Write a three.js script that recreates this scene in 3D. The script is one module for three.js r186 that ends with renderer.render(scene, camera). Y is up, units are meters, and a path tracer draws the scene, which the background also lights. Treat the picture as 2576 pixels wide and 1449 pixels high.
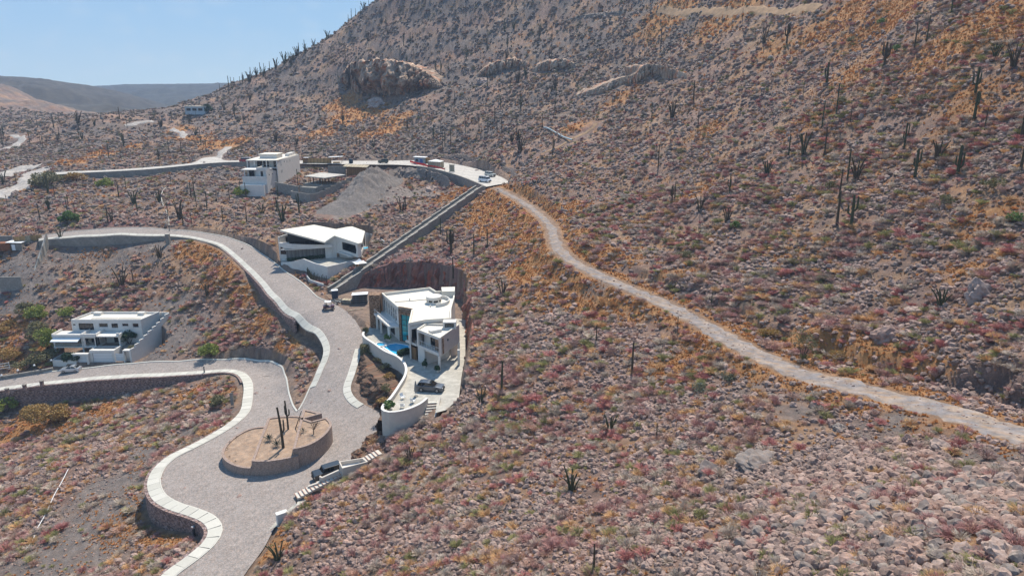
import * as THREE from 'three';
import { mergeGeometries, mergeVertices, toCreasedNormals } from 'three/addons/utils/BufferGeometryUtils.js';
import { TessellateModifier } from 'three/addons/modifiers/TessellateModifier.js';
import { RoundedBoxGeometry } from 'three/addons/geometries/RoundedBoxGeometry.js';
import { createNoise2D, createNoise3D } from 'simplex-noise';

// ------------------------------------------------------------------ camera, sky, sun, exposure
const scene = new THREE.Scene();
const PITCH = 15.8 * Math.PI / 180, EYE = 70, FOC = 1749;
const camera = new THREE.PerspectiveCamera(45, 1024 / 575, 1, 6000);
camera.position.set(0, EYE, 0);
camera.rotation.set(-PITCH, 0, 0);
scene.add(camera);
const renderer = new THREE.WebGLRenderer({ antialias: true });
renderer.setSize(1024, 575);
renderer.toneMapping = THREE.LinearToneMapping;
renderer.toneMappingExposure = 1.34;
renderer.shadowMap.enabled = true;

function rng(seed) { let s = seed >>> 0; return () => { s = (s + 0x6D2B79F5) >>> 0; let t = s; t = Math.imul(t ^ (t >>> 15), t | 1); t ^= t + Math.imul(t ^ (t >>> 7), t | 61); return ((t ^ (t >>> 14)) >>> 0) / 4294967296; }; }
const n2 = createNoise2D(rng(11)), n2b = createNoise2D(rng(12)), n3 = createNoise3D(rng(13));
const fbm = (x, y, o = 4) => { let a = 0, s = 1, f = 1, t = 0; for (let i = 0; i < o; i++) { a += s * n2(x * f + i * 17.3, y * f - i * 9.1); t += s; s *= .5; f *= 2.03; } return a / t; };
const clamp = (v, a = 0, b = 1) => Math.min(b, Math.max(a, v));
const smooth = (a, b, v) => { const t = clamp((v - a) / (b - a)); return t * t * (3 - 2 * t); };
const mix = (a, b, t) => a + (b - a) * t;

{ // clear desert sky: deep blue overhead, pale toward the horizon, a few thin streaks of cirrus low down
  const w = 1024, h = 512, d = new Float32Array(w * h * 4);
  const stops = [[-90, .22, .17, .14], [-1.5, .33, .33, .33], [0, .52, .67, .73], [2, .45, .62, .73], [4.5, .34, .55, .73], [8, .26, .47, .70], [20, .20, .38, .62], [50, .13, .27, .52], [90, .10, .23, .47]];
  for (let j = 0; j < h; j++) {
    const el = ((j + .5) / h - .5) * 180;
    let k = 0; while (k < stops.length - 2 && el > stops[k + 1][0]) k++;
    const t = clamp((el - stops[k][0]) / (stops[k + 1][0] - stops[k][0]));
    for (let i = 0; i < w; i++) {
      const az = i / w * Math.PI * 2, o = (j * w + i) * 4;
      let c = 0;
      if (el > 0 && el < 14) {
        const v = fbm(Math.cos(az) * 9 + 3, Math.sin(az) * 9 + el * 1.6, 4) + .5 * fbm(Math.cos(az) * 30, Math.sin(az) * 30 + el * 3, 3);
        c = smooth(.12, .75, v) * smooth(0, 1, el) * (1 - smooth(5, 14, el)) * .34;
      }
      for (let q = 0; q < 3; q++) d[o + q] = mix(mix(stops[k][q + 1], stops[k + 1][q + 1], t), [.63, .71, .75][q], c);
      d[o + 3] = 1;
    }
  }
  const sky = new THREE.DataTexture(d, w, h, THREE.RGBAFormat, THREE.FloatType);
  sky.mapping = THREE.EquirectangularReflectionMapping; sky.magFilter = THREE.LinearFilter; sky.minFilter = THREE.LinearFilter; sky.wrapS = THREE.RepeatWrapping; sky.needsUpdate = true;
  scene.background = sky; scene.environment = sky;
}
const SUN_EL = 56 * Math.PI / 180, SUN_AZ = 13 * Math.PI / 180;   // ahead of the camera and slightly to the right
const sun = new THREE.DirectionalLight(new THREE.Color(1, .93, .82), 5.0);
sun.position.set(Math.sin(SUN_AZ) * Math.cos(SUN_EL) * 500, Math.sin(SUN_EL) * 500 + 30, -Math.cos(SUN_AZ) * Math.cos(SUN_EL) * 500 - 150);
sun.target.position.set(0, 30, -150); scene.add(sun, sun.target);
sun.castShadow = true; sun.shadow.mapSize.set(4096, 4096);
Object.assign(sun.shadow.camera, { left: -300, right: 300, top: 300, bottom: -300, near: 10, far: 1200 });
scene.fog = new THREE.FogExp2(new THREE.Color(.55, .72, 1), .00021);

// ------------------------------------------------------------------ surveying helpers: a sight line from the drone meets a level plane / a distance
const CP = Math.cos(PITCH), SP = Math.sin(PITCH);
const V3 = (x, y, z) => new THREE.Vector3(x, y, z);
const D = (px, py, d) => { const u = (px - 1288) / FOC, v = (py - 724.5) / FOC; return V3(u * d, EYE - d * (v * CP + SP), -d * (CP - v * SP)); };
const W = (px, py, y) => { const v = (py - 724.5) / FOC; return D(px, py, (EYE - y) / (v * CP + SP)); };

// ------------------------------------------------------------------ naming and grouping
const used = new Map();
function numbered(name) { const n = used.get(name) || 0; used.set(name, n + 1); return n ? name + '_' + String(n).padStart(3, '0') : name; }
function tag(o, label, category, group) { o.userData.label = label; o.userData.category = category; if (group) o.userData.group = group; return o; }
function thing(name, label, category, pos, turn = 0, group) {
  const g = new THREE.Group(); g.name = numbered(name); if (pos) g.position.copy(pos); g.rotation.y = turn; scene.add(g); return tag(g, label, category, group);
}
function mesh(name, geo, material, parent) {
  const m = new THREE.Mesh(Array.isArray(geo) ? join(geo) : geo, material); m.castShadow = m.receiveShadow = true;
  if (parent) { m.name = name; parent.add(m); } else { m.name = numbered(name); scene.add(m); }
  return m;
}
function structure(name, geo, material, parent) { const m = mesh(name, geo, material, parent); if (!parent) m.userData.kind = 'structure'; return m; }
function clean(g) { g = g.index ? g.toNonIndexed() : g; for (const k of Object.keys(g.attributes)) if (!['position', 'normal', 'uv'].includes(k)) g.deleteAttribute(k); if (!g.attributes.normal) g.computeVertexNormals(); if (!g.attributes.uv) boxUV(g); return g; }
function join(list) { return list.length === 1 ? list[0] : mergeGeometries(list.map(clean)); }
function boxUV(g, s = 1) { // uv in metres by the way each face points
  if (g.index) { const u = g.toNonIndexed(); g.copy(u); g.setIndex(null); }
  if (!g.attributes.normal) g.computeVertexNormals();
  const p = g.attributes.position, uv = new Float32Array(p.count * 2), a = V3(), b = V3(), c = V3(), n = V3();
  for (let i = 0; i < p.count; i += 3) {
    a.fromBufferAttribute(p, i); b.fromBufferAttribute(p, i + 1); c.fromBufferAttribute(p, i + 2);
    n.copy(b).sub(a).cross(V3().copy(c).sub(a)); const ax = Math.abs(n.x), ay = Math.abs(n.y), az = Math.abs(n.z);
    [a, b, c].forEach((q, k) => {
      let u, v; if (ay >= ax && ay >= az) { u = q.x; v = q.z; } else { const l = Math.hypot(n.x, n.z) || 1; u = (q.x * -n.z + q.z * n.x) / l; v = q.y; }
      uv[(i + k) * 2] = u * s; uv[(i + k) * 2 + 1] = v * s;
    });
  }
  g.setAttribute('uv', new THREE.BufferAttribute(uv, 2)); return g;
}

// ------------------------------------------------------------------ textures (grain, stone, slabs) and materials
function dataTex(n, fn, srgb = true) {
  const d = new Uint8Array(n * n * 4);
  for (let j = 0; j < n; j++) for (let i = 0; i < n; i++) { const c = fn(i / n, j / n, i, j), o = (j * n + i) * 4; d[o] = clamp(c[0]) * 255; d[o + 1] = clamp(c[1]) * 255; d[o + 2] = clamp(c[2]) * 255; d[o + 3] = 255; }
  const t = new THREE.DataTexture(d, n, n); t.wrapS = t.wrapT = THREE.RepeatWrapping; t.magFilter = THREE.LinearFilter; t.minFilter = THREE.LinearMipmapLinearFilter; t.generateMipmaps = true; if (srgb) t.colorSpace = THREE.SRGBColorSpace; t.needsUpdate = true; return t;
}
// tileable noise: 3-D noise on a torus-like path is costly, so value noise on a wrapped lattice
function tileNoise(seed, cells) { const r = rng(seed), g = new Float32Array(cells * cells).map(() => r()); return (u, v) => { const x = u * cells, y = v * cells, i = Math.floor(x), j = Math.floor(y), fx = x - i, fy = y - j, sx = fx * fx * (3 - 2 * fx), sy = fy * fy * (3 - 2 * fy), at = (a, b) => g[((b % cells + cells) % cells) * cells + (a % cells + cells) % cells]; return mix(mix(at(i, j), at(i + 1, j), sx), mix(at(i, j + 1), at(i + 1, j + 1), sx), sy); }; }
function tileVoronoi(seed, cells) { // returns [edge distance, cell id 0..1]
  const r = rng(seed), px = new Float32Array(cells * cells).map(() => r()), py = new Float32Array(cells * cells).map(() => r()), id = new Float32Array(cells * cells).map(() => r());
  return (u, v) => { const x = u * cells, y = v * cells, i = Math.floor(x), j = Math.floor(y); let d1 = 9, d2 = 9, c = 0; for (let b = -1; b <= 1; b++) for (let a = -1; a <= 1; a++) { const k = ((j + b + cells) % cells) * cells + (i + a + cells) % cells, dx = i + a + .15 + .7 * px[k] - x, dy = j + b + .15 + .7 * py[k] - y, dd = Math.hypot(dx, dy); if (dd < d1) { d2 = d1; d1 = dd; c = id[k]; } else if (dd < d2) d2 = dd; } return [d2 - d1, c]; };
}
const tn = [8, 16, 32, 64, 128].map((c, i) => tileNoise(100 + i, c));
const tfbm = (u, v) => tn[0](u, v) * .34 + tn[1](u, v) * .26 + tn[2](u, v) * .18 + tn[3](u, v) * .13 + tn[4](u, v) * .09;
const speck = tileNoise(200, 256), speck2 = tileNoise(201, 512);
const TX = {};
TX.plaster = dataTex(512, (u, v) => { const a = .93 + .10 * (tfbm(u, v) - .5) + .05 * (speck(u, v) - .5); return [a, a * .995, a * .985]; });
TX.concrete = dataTex(512, (u, v) => { const a = .84 + .34 * (tfbm(u, v) - .5) + .14 * (speck(u, v) - .5); return [a, a * .99, a * .97]; });
TX.soil = dataTex(1024, (u, v) => { const a = .80 + .42 * (tfbm(u, v) - .5) + .30 * (speck2(u, v) - .5) + .25 * (speck(u, v) - .5), b = tn[2](v, u) - .5; return [a + .05 * b, a, a - .05 * b]; });
{ const vo = tileVoronoi(31, 40);
  TX.cobble = dataTex(1024, (u, v) => { const [e, c] = vo(u, v), j = smooth(.03, .20, e), a = (.72 + .16 * c + .14 * (speck2(u, v) - .5) + .22 * (tfbm(u, v) - .5)) * mix(.80, 1, j), w = c * 7 % 1; return [a * (1 + .05 * (w - .4)), a * .985, a * (.97 - .04 * (w - .5))]; });
  TX.cobbleBump = dataTex(1024, (u, v) => { const [e] = vo(u, v), j = smooth(.0, .3, e); return [j, j, j]; }, false); }
{ const vo = tileVoronoi(37, 14);
  TX.rubble = dataTex(1024, (u, v) => { const [e, c] = vo(u, v), j = smooth(.03, .11, e), w = c * 13 % 1, a = (.55 + .45 * c + .25 * (speck(u, v) - .5)); const s = [a, a * (.86 + .1 * w), a * (.78 + .2 * w)]; return s.map((q, i) => mix([.66, .62, .58][i], q, j)); });
  TX.rubbleBump = dataTex(512, (u, v) => { const [e] = vo(u, v), j = smooth(.0, .25, e); return [j, j, j]; }, false); }
{ const vo = tileVoronoi(41, 26); TX.fieldstone = dataTex(1024, (u, v) => { const [e, c] = vo(u, v), j = smooth(.04, .16, e), w = c * 13 % 1, a = .80 + .22 * (c - .5) + .16 * (speck(u, v) - .5) + .2 * (tfbm(u, v) - .5); return [a, a * (.95 + .05 * w), a * (.90 + .1 * w)].map((q, i) => mix([.84, .80, .76][i], q, j)); }); }
TX.cliff = dataTex(1024, (u, v) => { const st = tn[2](u, v * .18), st2 = tn[3](u + .3, v * .1), o = smooth(.55, .8, tn[1](u + .4, v * .35)) * .6, g = smooth(.6, .85, tn[2](u * 1 + .7, v * .25)) * .5, a = .72 + .34 * (st - .5) + .22 * (st2 - .5) + .3 * (tfbm(u, v) - .5) + .12 * (speck(u, v) - .5); return [a * (1 + .12 * o - .12 * g), a * (.93 - .16 * o - .05 * g), a * (.86 - .26 * o + .02 * g)]; });
TX.boards = dataTex(512, (u, v) => { const k = Math.floor(u * 8), f = u * 8 - k, a = .82 + .2 * ((k * 37 % 11) / 11 - .5) + .2 * (tn[4](u, v * .1) - .5) + .12 * (tn[2](u * 3, v * .3) - .5); const j = f < .05 ? .55 : 1; return [a * j, a * j, a * j]; });
TX.streak = dataTex(512, (u, v) => { const a = .86 + .30 * (tn[3](u, v * .12) - .5) + .20 * (tn[1](u, v) - .5) + .14 * (speck(u, v) - .5); return [a, a * .98, a * .95]; });
function rep(t, m) { const c = t.clone(); c.repeat.set(1 / m, 1 / m); c.needsUpdate = true; return c; }
const texCache = {};
function tex(name, metres) { const k = name + metres; return texCache[k] ||= rep(TX[name], metres); }
function M(r, g, b, o = {}) { const { t, s = 4, bump, bs = .02, ...rest } = o; const m = new THREE.MeshStandardMaterial({ roughness: .9, ...rest }); m.color.setRGB(r, g, b); if (t) m.map = tex(t, s); if (bump) { m.bumpMap = tex(bump, s); m.bumpScale = bs; } return m; }
const MT = {
  white: M(.74, .71, .665, { t: 'plaster', s: 5, roughness: .8 }),
  roofWhite: M(.80, .745, .645, { t: 'plaster', s: 9, roughness: .85 }),
  cream: M(.66, .59, .51, { t: 'plaster', s: 5 }),
  pinkish: M(.60, .51, .46, { t: 'plaster', s: 5 }),
  concrete: M(.36, .33, .295, { t: 'concrete', s: 5 }),
  paleConcrete: M(.60, .57, .51, { t: 'concrete', s: 6 }),
  roadConcrete: M(.66, .62, .57, { t: 'concrete', s: 8 }),
  slab: M(.60, .575, .505, { t: 'plaster', s: 3 }), slab2: M(.55, .525, .46, { t: 'plaster', s: 3 }), slab3: M(.64, .61, .54, { t: 'plaster', s: 4 }),
  cobble: M(.52, .46, .42, { t: 'cobble', s: 6.5, bump: 'cobbleBump', bs: .02 }),
  rubble: M(.42, .34, .31, { t: 'rubble', s: 3.2, bump: 'rubbleBump', bs: .04 }),
  stoneClad: M(.45, .33, .22, { t: 'rubble', s: 3, bump: 'rubbleBump', bs: .04 }),
  block: M(.38, .36, .33, { t: 'concrete', s: 3 }),
  sandSoil: M(.50, .34, .23, { t: 'soil', s: 6 }),
  glass: new THREE.MeshPhysicalMaterial({ color: 0x0b1216, roughness: .06, metalness: 0, specularIntensity: 1 }),
  tealGlass: new THREE.MeshPhysicalMaterial({ roughness: .08, metalness: .15 }),
  frame: M(.06, .06, .06, { roughness: .5 }), frameWhite: M(.7, .69, .67, { roughness: .5 }),
  dark: M(.03, .03, .03, { roughness: .7 }), tyre: M(.018, .018, .018, { roughness: .85 }), rim: M(.35, .35, .36, { roughness: .35, metalness: .8 }),
  wood: M(.36, .20, .09, { t: 'boards', s: 1.6 }), ply: M(.58, .36, .15, { t: 'boards', s: 4 }), pale: M(.60, .50, .34, { t: 'boards', s: 3 }),
  greyBoards: M(.34, .33, .31, { t: 'boards', s: 3 }),
  metal: M(.45, .46, .47, { roughness: .4, metalness: .7 }), steelWhite: M(.75, .75, .74, { roughness: .5 }),
  water: new THREE.MeshPhysicalMaterial({ roughness: .05, metalness: 0 }),
  poolTile: M(.06, .44, .70, { t: 'plaster', s: 2, roughness: .4 }), terracotta: M(.45, .22, .15, { t: 'plaster', s: 1 }),
  cactus: M(.085, .095, .045, { t: 'streak', s: .6 }), cactusDry: M(.11, .085, .05, { t: 'streak', s: .6 }), woodDead: M(.14, .09, .065, { t: 'streak', s: .6 }),
};
MT.tealGlass.color.setRGB(.02, .30, .33); MT.water.color.setRGB(.05, .42, .66);
// ------------------------------------------------------------------ smooth surfaces through surveyed points
function surface(pts, c, lambda) { // multiquadric through [x, y, z]
  const n = pts.length, N = n + 3, A = [], b = new Float64Array(N), k = (x, z) => Math.sqrt(x * x + z * z + c * c);
  for (let i = 0; i < N; i++) A.push(new Float64Array(N));
  for (let i = 0; i < n; i++) { for (let j = 0; j < n; j++) A[i][j] = k(pts[i].x - pts[j].x, pts[i].z - pts[j].z) - (i === j ? lambda : 0); A[i][n] = A[n][i] = 1; A[i][n + 1] = A[n + 1][i] = pts[i].x / 100; A[i][n + 2] = A[n + 2][i] = pts[i].z / 100; b[i] = pts[i].y; }
  for (let i = 0; i < N; i++) { let p = i; for (let r = i + 1; r < N; r++) if (Math.abs(A[r][i]) > Math.abs(A[p][i])) p = r; [A[i], A[p]] = [A[p], A[i]]; [b[i], b[p]] = [b[p], b[i]]; for (let r = i + 1; r < N; r++) { const f = A[r][i] / A[i][i]; if (f) { for (let q = i; q < N; q++) A[r][q] -= f * A[i][q]; b[r] -= f * b[i]; } } }
  const w = new Float64Array(N); for (let i = N - 1; i >= 0; i--) { let s = b[i]; for (let q = i + 1; q < N; q++) s -= A[i][q] * w[q]; w[i] = s / A[i][i]; }
  const X = pts.map(p => p.x), Z = pts.map(p => p.z), cc = c * c;
  return (x, z) => { let s = w[n] + w[n + 1] * x / 100 + w[n + 2] * z / 100; for (let i = 0; i < n; i++) { const dx = x - X[i], dz = z - Z[i]; s += w[i] * Math.sqrt(dx * dx + dz * dz + cc); } return s; };
}
// the cobbled street, both arms and the turning loop: outline as surveyed
const streetOuter = [[350, 1530, 13], [405, 1449, 13], [470, 1400, 13], [510, 1365, 13], [521, 1338, 13], [505, 1315, 12.8], [470, 1300, 12.6], [420, 1283, 12.5], [385, 1262, 12.4], [370, 1235, 12.3], [370, 1210, 12.2], [385, 1180, 12.1], [420, 1150, 12], [480, 1120, 11.8], [560, 1075, 11.3], [598, 1042, 11], [609, 1005, 10.5], [609, 962, 9.9], [592, 942, 9.4], [560, 937, 9.1], [446, 945, 8.1], [340, 950, 7.1], [232, 957, 6.0], [109, 969, 4.8], [0, 983, 3.8], [-150, 1005, 2.4]].map(a => W(...a));
const streetFar = [[-150, 965, 2.5], [0, 951, 4.0], [133, 934, 5.1], [225, 925, 6.1], [335, 914, 7.2], [447, 909, 8.2], [560, 905, 9.2], [650, 908, 9.8], [700, 918, 10.2], [718, 945, 10.7], [728, 990, 11.6], [738, 1020, 12.3], [748, 1035, 12.7]].map(a => W(...a));
const upperOuter = [[748, 1035, 12.6], [760, 1012, 13.2], [775, 980, 14], [795, 935, 15.3], [812, 890, 16.6], [808, 865, 17.2], [790, 838, 18], [740, 800, 19], [690, 757, 20.3], [655, 717, 21.6], [630, 690, 22.7], [590, 652, 24.6], [545, 617, 26.8], [480, 600, 27.9], [420, 594, 28.5], [300, 591, 29.1], [200, 596, 28.6], [125, 602, 27.8], [95, 606, 27.5]].map(a => W(...a));
const upperFar = [[95, 594, 27.6], [125, 590, 27.9], [220, 579, 28.9], [300, 574, 29.5], [420, 578, 29.1], [520, 587, 28.3], [600, 607, 26.8], [660, 640, 25], [720, 685, 22.7], [770, 720, 21.3], [800, 748, 20.5], [840, 765, 20], [880, 790, 19.2], [905, 815, 18.5], [915, 842, 17.9], [912, 870, 17.4], [905, 900, 16.8], [893, 940, 16.2], [882, 975, 15.6], [888, 995, 15.3], [905, 1012, 15.1], [935, 1028, 14.9], [968, 1048, 14.8], [955, 1085, 14.5], [930, 1130, 14.2], [885, 1175, 13.9], [840, 1212, 13.7], [790, 1245, 13.5], [745, 1275, 13.4], [705, 1305, 13.3], [662, 1380, 13.2], [612, 1449, 13.1], [570, 1530, 13]].map(a => W(...a));
function curve(pts, step = 1.2, closed = false) { const c = new THREE.CatmullRomCurve3(pts, closed, 'centripetal'), n = Math.max(2, Math.ceil(c.getLength() / step)), o = c.getSpacedPoints(n); return o; }
const cOuter = curve(streetOuter), cFar = curve(streetFar), cUpOuter = curve(upperOuter), cUpFar = curve(upperFar);
const streetPoly = [...cOuter, ...cFar, ...cUpOuter.slice(1), ...cUpFar];
const streetY = surface([...streetOuter, ...streetFar, ...upperOuter.slice(1), ...upperFar], 2, .3);

const trackLine = curve([[1250, 474, 38.9], [1300, 500, 37.5], [1345, 530, 36.6], [1385, 570, 36], [1396, 605, 35.6], [1420, 642, 35], [1480, 680, 34.5], [1560, 718, 34], [1650, 755, 33.8], [1720, 790, 33.8], [1800, 835, 34], [1900, 890, 34.4], [2000, 935, 35], [2120, 968, 35.7], [2250, 1002, 36.5], [2400, 1042, 37.4], [2576, 1100, 38.6], [2780, 1165, 39.8]].map(a => W(...a)), 1.5);
// upper concrete road: far edge and near edge
const hillNear = curve([[1222, 470, 39.3], [1205, 462, 39.3], [1150, 441, 39.6], [1090, 425, 39.9], [1040, 417, 40], [1000, 414.5, 40], [940, 414, 40], [860, 413, 40], [760, 412, 40], [690, 410, 40], [620, 409, 40], [545, 411, 39.8], [450, 420, 39.2], [380, 427, 38.6], [300, 432, 38], [180, 438, 37.3], [90, 446, 36.8]].map(a => W(...a)), 2);
const hillFar = curve([[1283, 459, 39.2], [1262, 446, 39.5], [1200, 425, 39.8], [1120, 409, 40.1], [1060, 404, 40.2], [1000, 404, 40.2], [940, 404.5, 40.2], [860, 404.5, 40.2], [760, 404, 40.2], [690, 403, 40.2], [620, 402.5, 40.2], [575, 404, 40.2], [553, 399, 40.1], [541, 394, 40.2], [515, 396, 40.2], [480, 410, 39.6], [440, 415, 39.2], [380, 420, 38.7], [300, 426, 38.1], [180, 431, 37.4], [90, 436, 37]].map(a => W(...a)), 2);
const hillPoly = [...hillNear, ...hillFar.slice().reverse()];
const hillY = surface([...hillNear.filter((_, i) => i % 6 === 0), ...hillFar.filter((_, i) => i % 6 === 0)], 3, .3);

// terrace of the pool house, the empty lot, building pads
const z1 = (a, b, y) => W(858.7 + a * .3081, 669.8 + b * .3081, y), z2 = (a, b, y) => W(669.8 + a * .1659, 532.4 + b * .1659, y), z3 = (a, b, y) => W(a * .2015, 755.7 + b * .2015, 4.16 + .9405 * y), z4 = (a, b, y) => W(583.9 + a * .13334, 377.8 + b * .13334, y), z5 = (a, b, y) => W(944.6 + a * .14, 377.8 + b * .14, y), z6 = (a, b, y) => W(515.2 + a * .3183, 987.5 + b * .3183, y), z8 = (a, b, y) => W(a * .17334, 549.6 + b * .17334, y);
const P2 = (x, z, y = 0) => V3(x, y, z);
const terraceEdge = [P2(-31.4, -141), P2(-31, -137.2), P2(-27.6, -132), P2(-24.8, -128), P2(-22, -125.2), P2(-20.2, -122), P2(-19.3, -118.8), P2(-19.1, -115.5), P2(-19.4, -112), P2(-20.1, -106.3), P2(-20.8, -103.4), P2(-20.6, -101.9), P2(-19.4, -101.2), P2(-17.2, -102), P2(-15.2, -104.2), P2(-14.3, -106.4)];
const padH1 = [...terraceEdge, P2(-12.6, -107.2), P2(-12.4, -102.6), P2(-10.8, -103.6), P2(-9.0, -108), P2(-9.2, -116.4), P2(-9.2, -128), P2(-10.6, -150), P2(-18, -153.5), P2(-31.4, -150)];
const padLot = [W(826, 752, 20), W(868, 786, 19.8), W(900, 812, 19.5), W(918, 842, 19.5), P2(-31.4, -150), P2(-18, -153.5), P2(-11.5, -150), P2(-11.5, -160), P2(-13.5, -168), P2(-18.5, -175), P2(-24, -178), P2(-30, -179), P2(-39, -179.2), P2(-41.2, -177.6), P2(-45.2, -170.6)];
const padH2 = [P2(-64.1, -187.8), P2(-60.3, -185), P2(-56.8, -184.6), P2(-53.5, -182.6), P2(-49.6, -180.7), P2(-46.3, -184.7), P2(-43.7, -188.2), z2(1500, 640, 24.4), D(930, 575, 214), D(790, 567, 216), D(702, 590, 204)].map(p => P2(p.x, p.z));
const padH4 = [z3(700, 800, 2.4), z3(1115, 812, 2.4), z3(1640, 780, 3.2)].concat([D(400, 800, 172), D(385, 790, 181), D(200, 790, 181), D(155, 830, 173)]).map(p => P2(p.x, p.z));
const padIsland = [];
const padRock = [...terraceEdge.slice(1, 11).map(p => P2(p.x - .1, p.z)), ...[[966, 1046, 14.8], [935, 1027, 14.9], [906, 1010, 15.1], [890, 994, 15.3], [884, 975, 15.6], [895, 940, 16.2], [907, 900, 16.8], [914, 870, 17.4]].map(a => { const p = W(...a); return P2(p.x + .3, p.z); })];
const PADS = [[padRock, (x, z) => Math.min(streetY(x, z), 17.5), .3], [padH1, 20, 1.8], [padLot, 19.7, .1], [padH2, 24.1, 1.2], [padH4, 6.6, .2]];

const GP = []; const add = (...l) => { for (const a of l) GP.push(D(...a)); };
// ground points: sight line and distance, survey of the slopes
add([375, 1320, 103], [500, 1350, 96], [0, 1449, 95], [200, 1400, 97], [340, 1449, 88], [0, 1300, 116], [200, 1300, 109], [200, 1200, 123], [0, 1150, 140], [100, 1060, 155], [30, 1042, 160], [300, 1022, 155], [300, 986, 163], [180, 1000, 162], [480, 982, 151], [560, 1000, 143], [500, 1060, 135], [420, 1050, 143], [300, 1130, 132], [330, 1240, 111], [-200, 1300, 130], [-250, 1100, 165], [-200, 1500, 100]);
add([450, 885, 169], [500, 800, 181], [600, 850, 167], [690, 770, 168], [640, 800, 174], [590, 710, 185], [540, 680, 192], [400, 700, 193], [300, 640, 202], [300, 601, 208.5], [420, 601, 207], [480, 612, 203], [200, 609, 207], [120, 760, 189], [60, 850, 178], [20, 900, 172], [0, 700, 200], [50, 660, 199], [30, 625, 204], [60, 640, 202], [20, 660, 199], [130, 640, 204], [110, 700, 196], [-120, 800, 190], [-150, 650, 212], [740, 870, 158], [700, 860, 163], [760, 920, 148], [735, 960, 146]);
add([300, 540, 222], [300, 500, 250], [300, 450, 292], [500, 520, 231], [600, 560, 218], [150, 480, 265], [150, 550, 228], [60, 560, 226], [20, 500, 250], [-150, 520, 250], [450, 450, 276], [550, 470, 262], [650, 600, 202], [690, 630, 194], [700, 540, 225], [620, 500, 250], [800, 545, 222], [900, 555, 219], [700, 470, 262], [850, 470, 262], [960, 470, 250], [960, 520, 236], [1000, 560, 218], [1080, 520, 232], [1060, 483, 270], [1010, 479, 272], [1100, 477, 262], [1040, 494, 256], [1110, 490, 246], [1150, 480, 240], [975, 452, 252], [950, 438, 264], [985, 490, 246], [1020, 505, 244], [900, 440, 270], [1180, 500, 228]);
add([1180, 545, 214], [1250, 520, 214], [1230, 600, 194], [1120, 600, 203], [1060, 640, 196], [1150, 650, 188], [1180, 900, 125], [1185, 820, 140], [1180, 750, 156], [1165, 690, 172], [1300, 800, 140], [1300, 700, 160], [1340, 620, 172], [1420, 700, 143], [1500, 760, 133], [1500, 860, 117], [1500, 950, 105], [1300, 1000, 107], [1200, 1000, 111], [1180, 1060, 106], [1200, 1100, 103], [1100, 1100, 104], [1040, 1090, 107], [1000, 1150, 104], [1000, 1300, 87], [800, 1350, 86], [760, 1280, 92], [720, 1449, 82], [900, 1210, 98], [1000, 1449, 73], [1300, 1449, 63], [1300, 1200, 86], [1600, 1449, 55], [1600, 1200, 76], [1600, 1050, 92], [1750, 900, 103], [1900, 1449, 49], [1900, 1200, 67], [1900, 1000, 85], [2250, 1449, 43.5], [2250, 1200, 59.5], [2250, 1060, 74], [2576, 1449, 39.5], [2576, 1230, 54], [640, 1600, 74], [1288, 1800, 48], [1900, 1800, 39], [2576, 1800, 31], [2900, 1449, 34], [2900, 1200, 50]);
add([2576, 960, 74.5], [2400, 905, 84], [2200, 845, 95], [1950, 790, 112], [1750, 715, 132], [1600, 655, 150], [1450, 550, 183], [1400, 500, 198], [1340, 450, 222], [2576, 700, 88], [2576, 400, 110], [2576, 150, 132], [2576, 0, 148], [2200, 600, 118], [2200, 350, 150], [2200, 100, 195], [2200, 0, 215], [1900, 650, 130], [1900, 550, 146], [1900, 350, 186], [1900, 150, 240], [1900, 0, 285], [1600, 480, 196], [1600, 300, 260], [1600, 150, 325], [1600, 0, 375], [1300, 380, 272], [1300, 250, 342], [1300, 120, 405], [1300, 0, 445], [1150, 390, 275], [1000, 385, 312], [1000, 280, 382], [1000, 150, 440], [1000, 40, 480], [945, 0, 490], [800, 112, 480], [720, 166, 475], [640, 200, 480], [560, 214, 520], [900, 60, 486], [850, 375, 330], [700, 370, 335], [2900, 400, 100], [2900, 0, 130], [2900, 900, 72]);
add([2576, -250, 180], [2000, -250, 330], [1500, -250, 470], [1150, -250, 540], [1500, -600, 620], [800, 210, 580], [640, 260, 600], [900, 150, 600], [1000, 100, 640]);
add([600, 330, 385], [700, 300, 400], [800, 250, 430], [750, 340, 365], [497, 289, 450], [430, 320, 430], [300, 345, 390], [300, 385, 340], [250, 292, 430], [180, 310, 425], [360, 300, 440], [560, 370, 345], [450, 375, 345], [400, 400, 318], [200, 400, 325], [100, 405, 330], [100, 352, 400], [0, 400, 335], [0, 460, 280], [60, 470, 272], [0, 300, 520], [100, 252, 620], [150, 285, 600], [0, 207, 700], [-300, 150, 740], [300, 286, 560], [430, 288, 560], [520, 255, 520], [400, 296, 690], [200, 302, 690], [300, 302, 800], [450, 300, 800], [620, 290, 800], [150, 302, 800], [0, 285, 800], [-200, 270, 800], [800, 240, 800], [-200, 420, 320], [-200, 330, 440]);
GP.push(W(800, 706, 21.0), W(832, 716, 20.6), W(770, 696, 21.8), W(742, 690, 22.2), W(905, 900, 16.9), W(925, 930, 16.8), W(940, 970, 16.2), W(900, 960, 16.0), W(950, 1010, 15.6), W(935, 1005, 15.3), V3(-20.6, 17.8, -100.8), V3(-18.5, 17.8, -100), V3(-16.4, 18, -101), V3(-21.8, 16.6, -99), V3(-23.4, 14.8, -97), V3(-13.5, 17.6, -100.6), V3(-15, 16.8, -98.6));
GP.push(...trackLine.filter((_, i) => i % 9 === 0));
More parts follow.
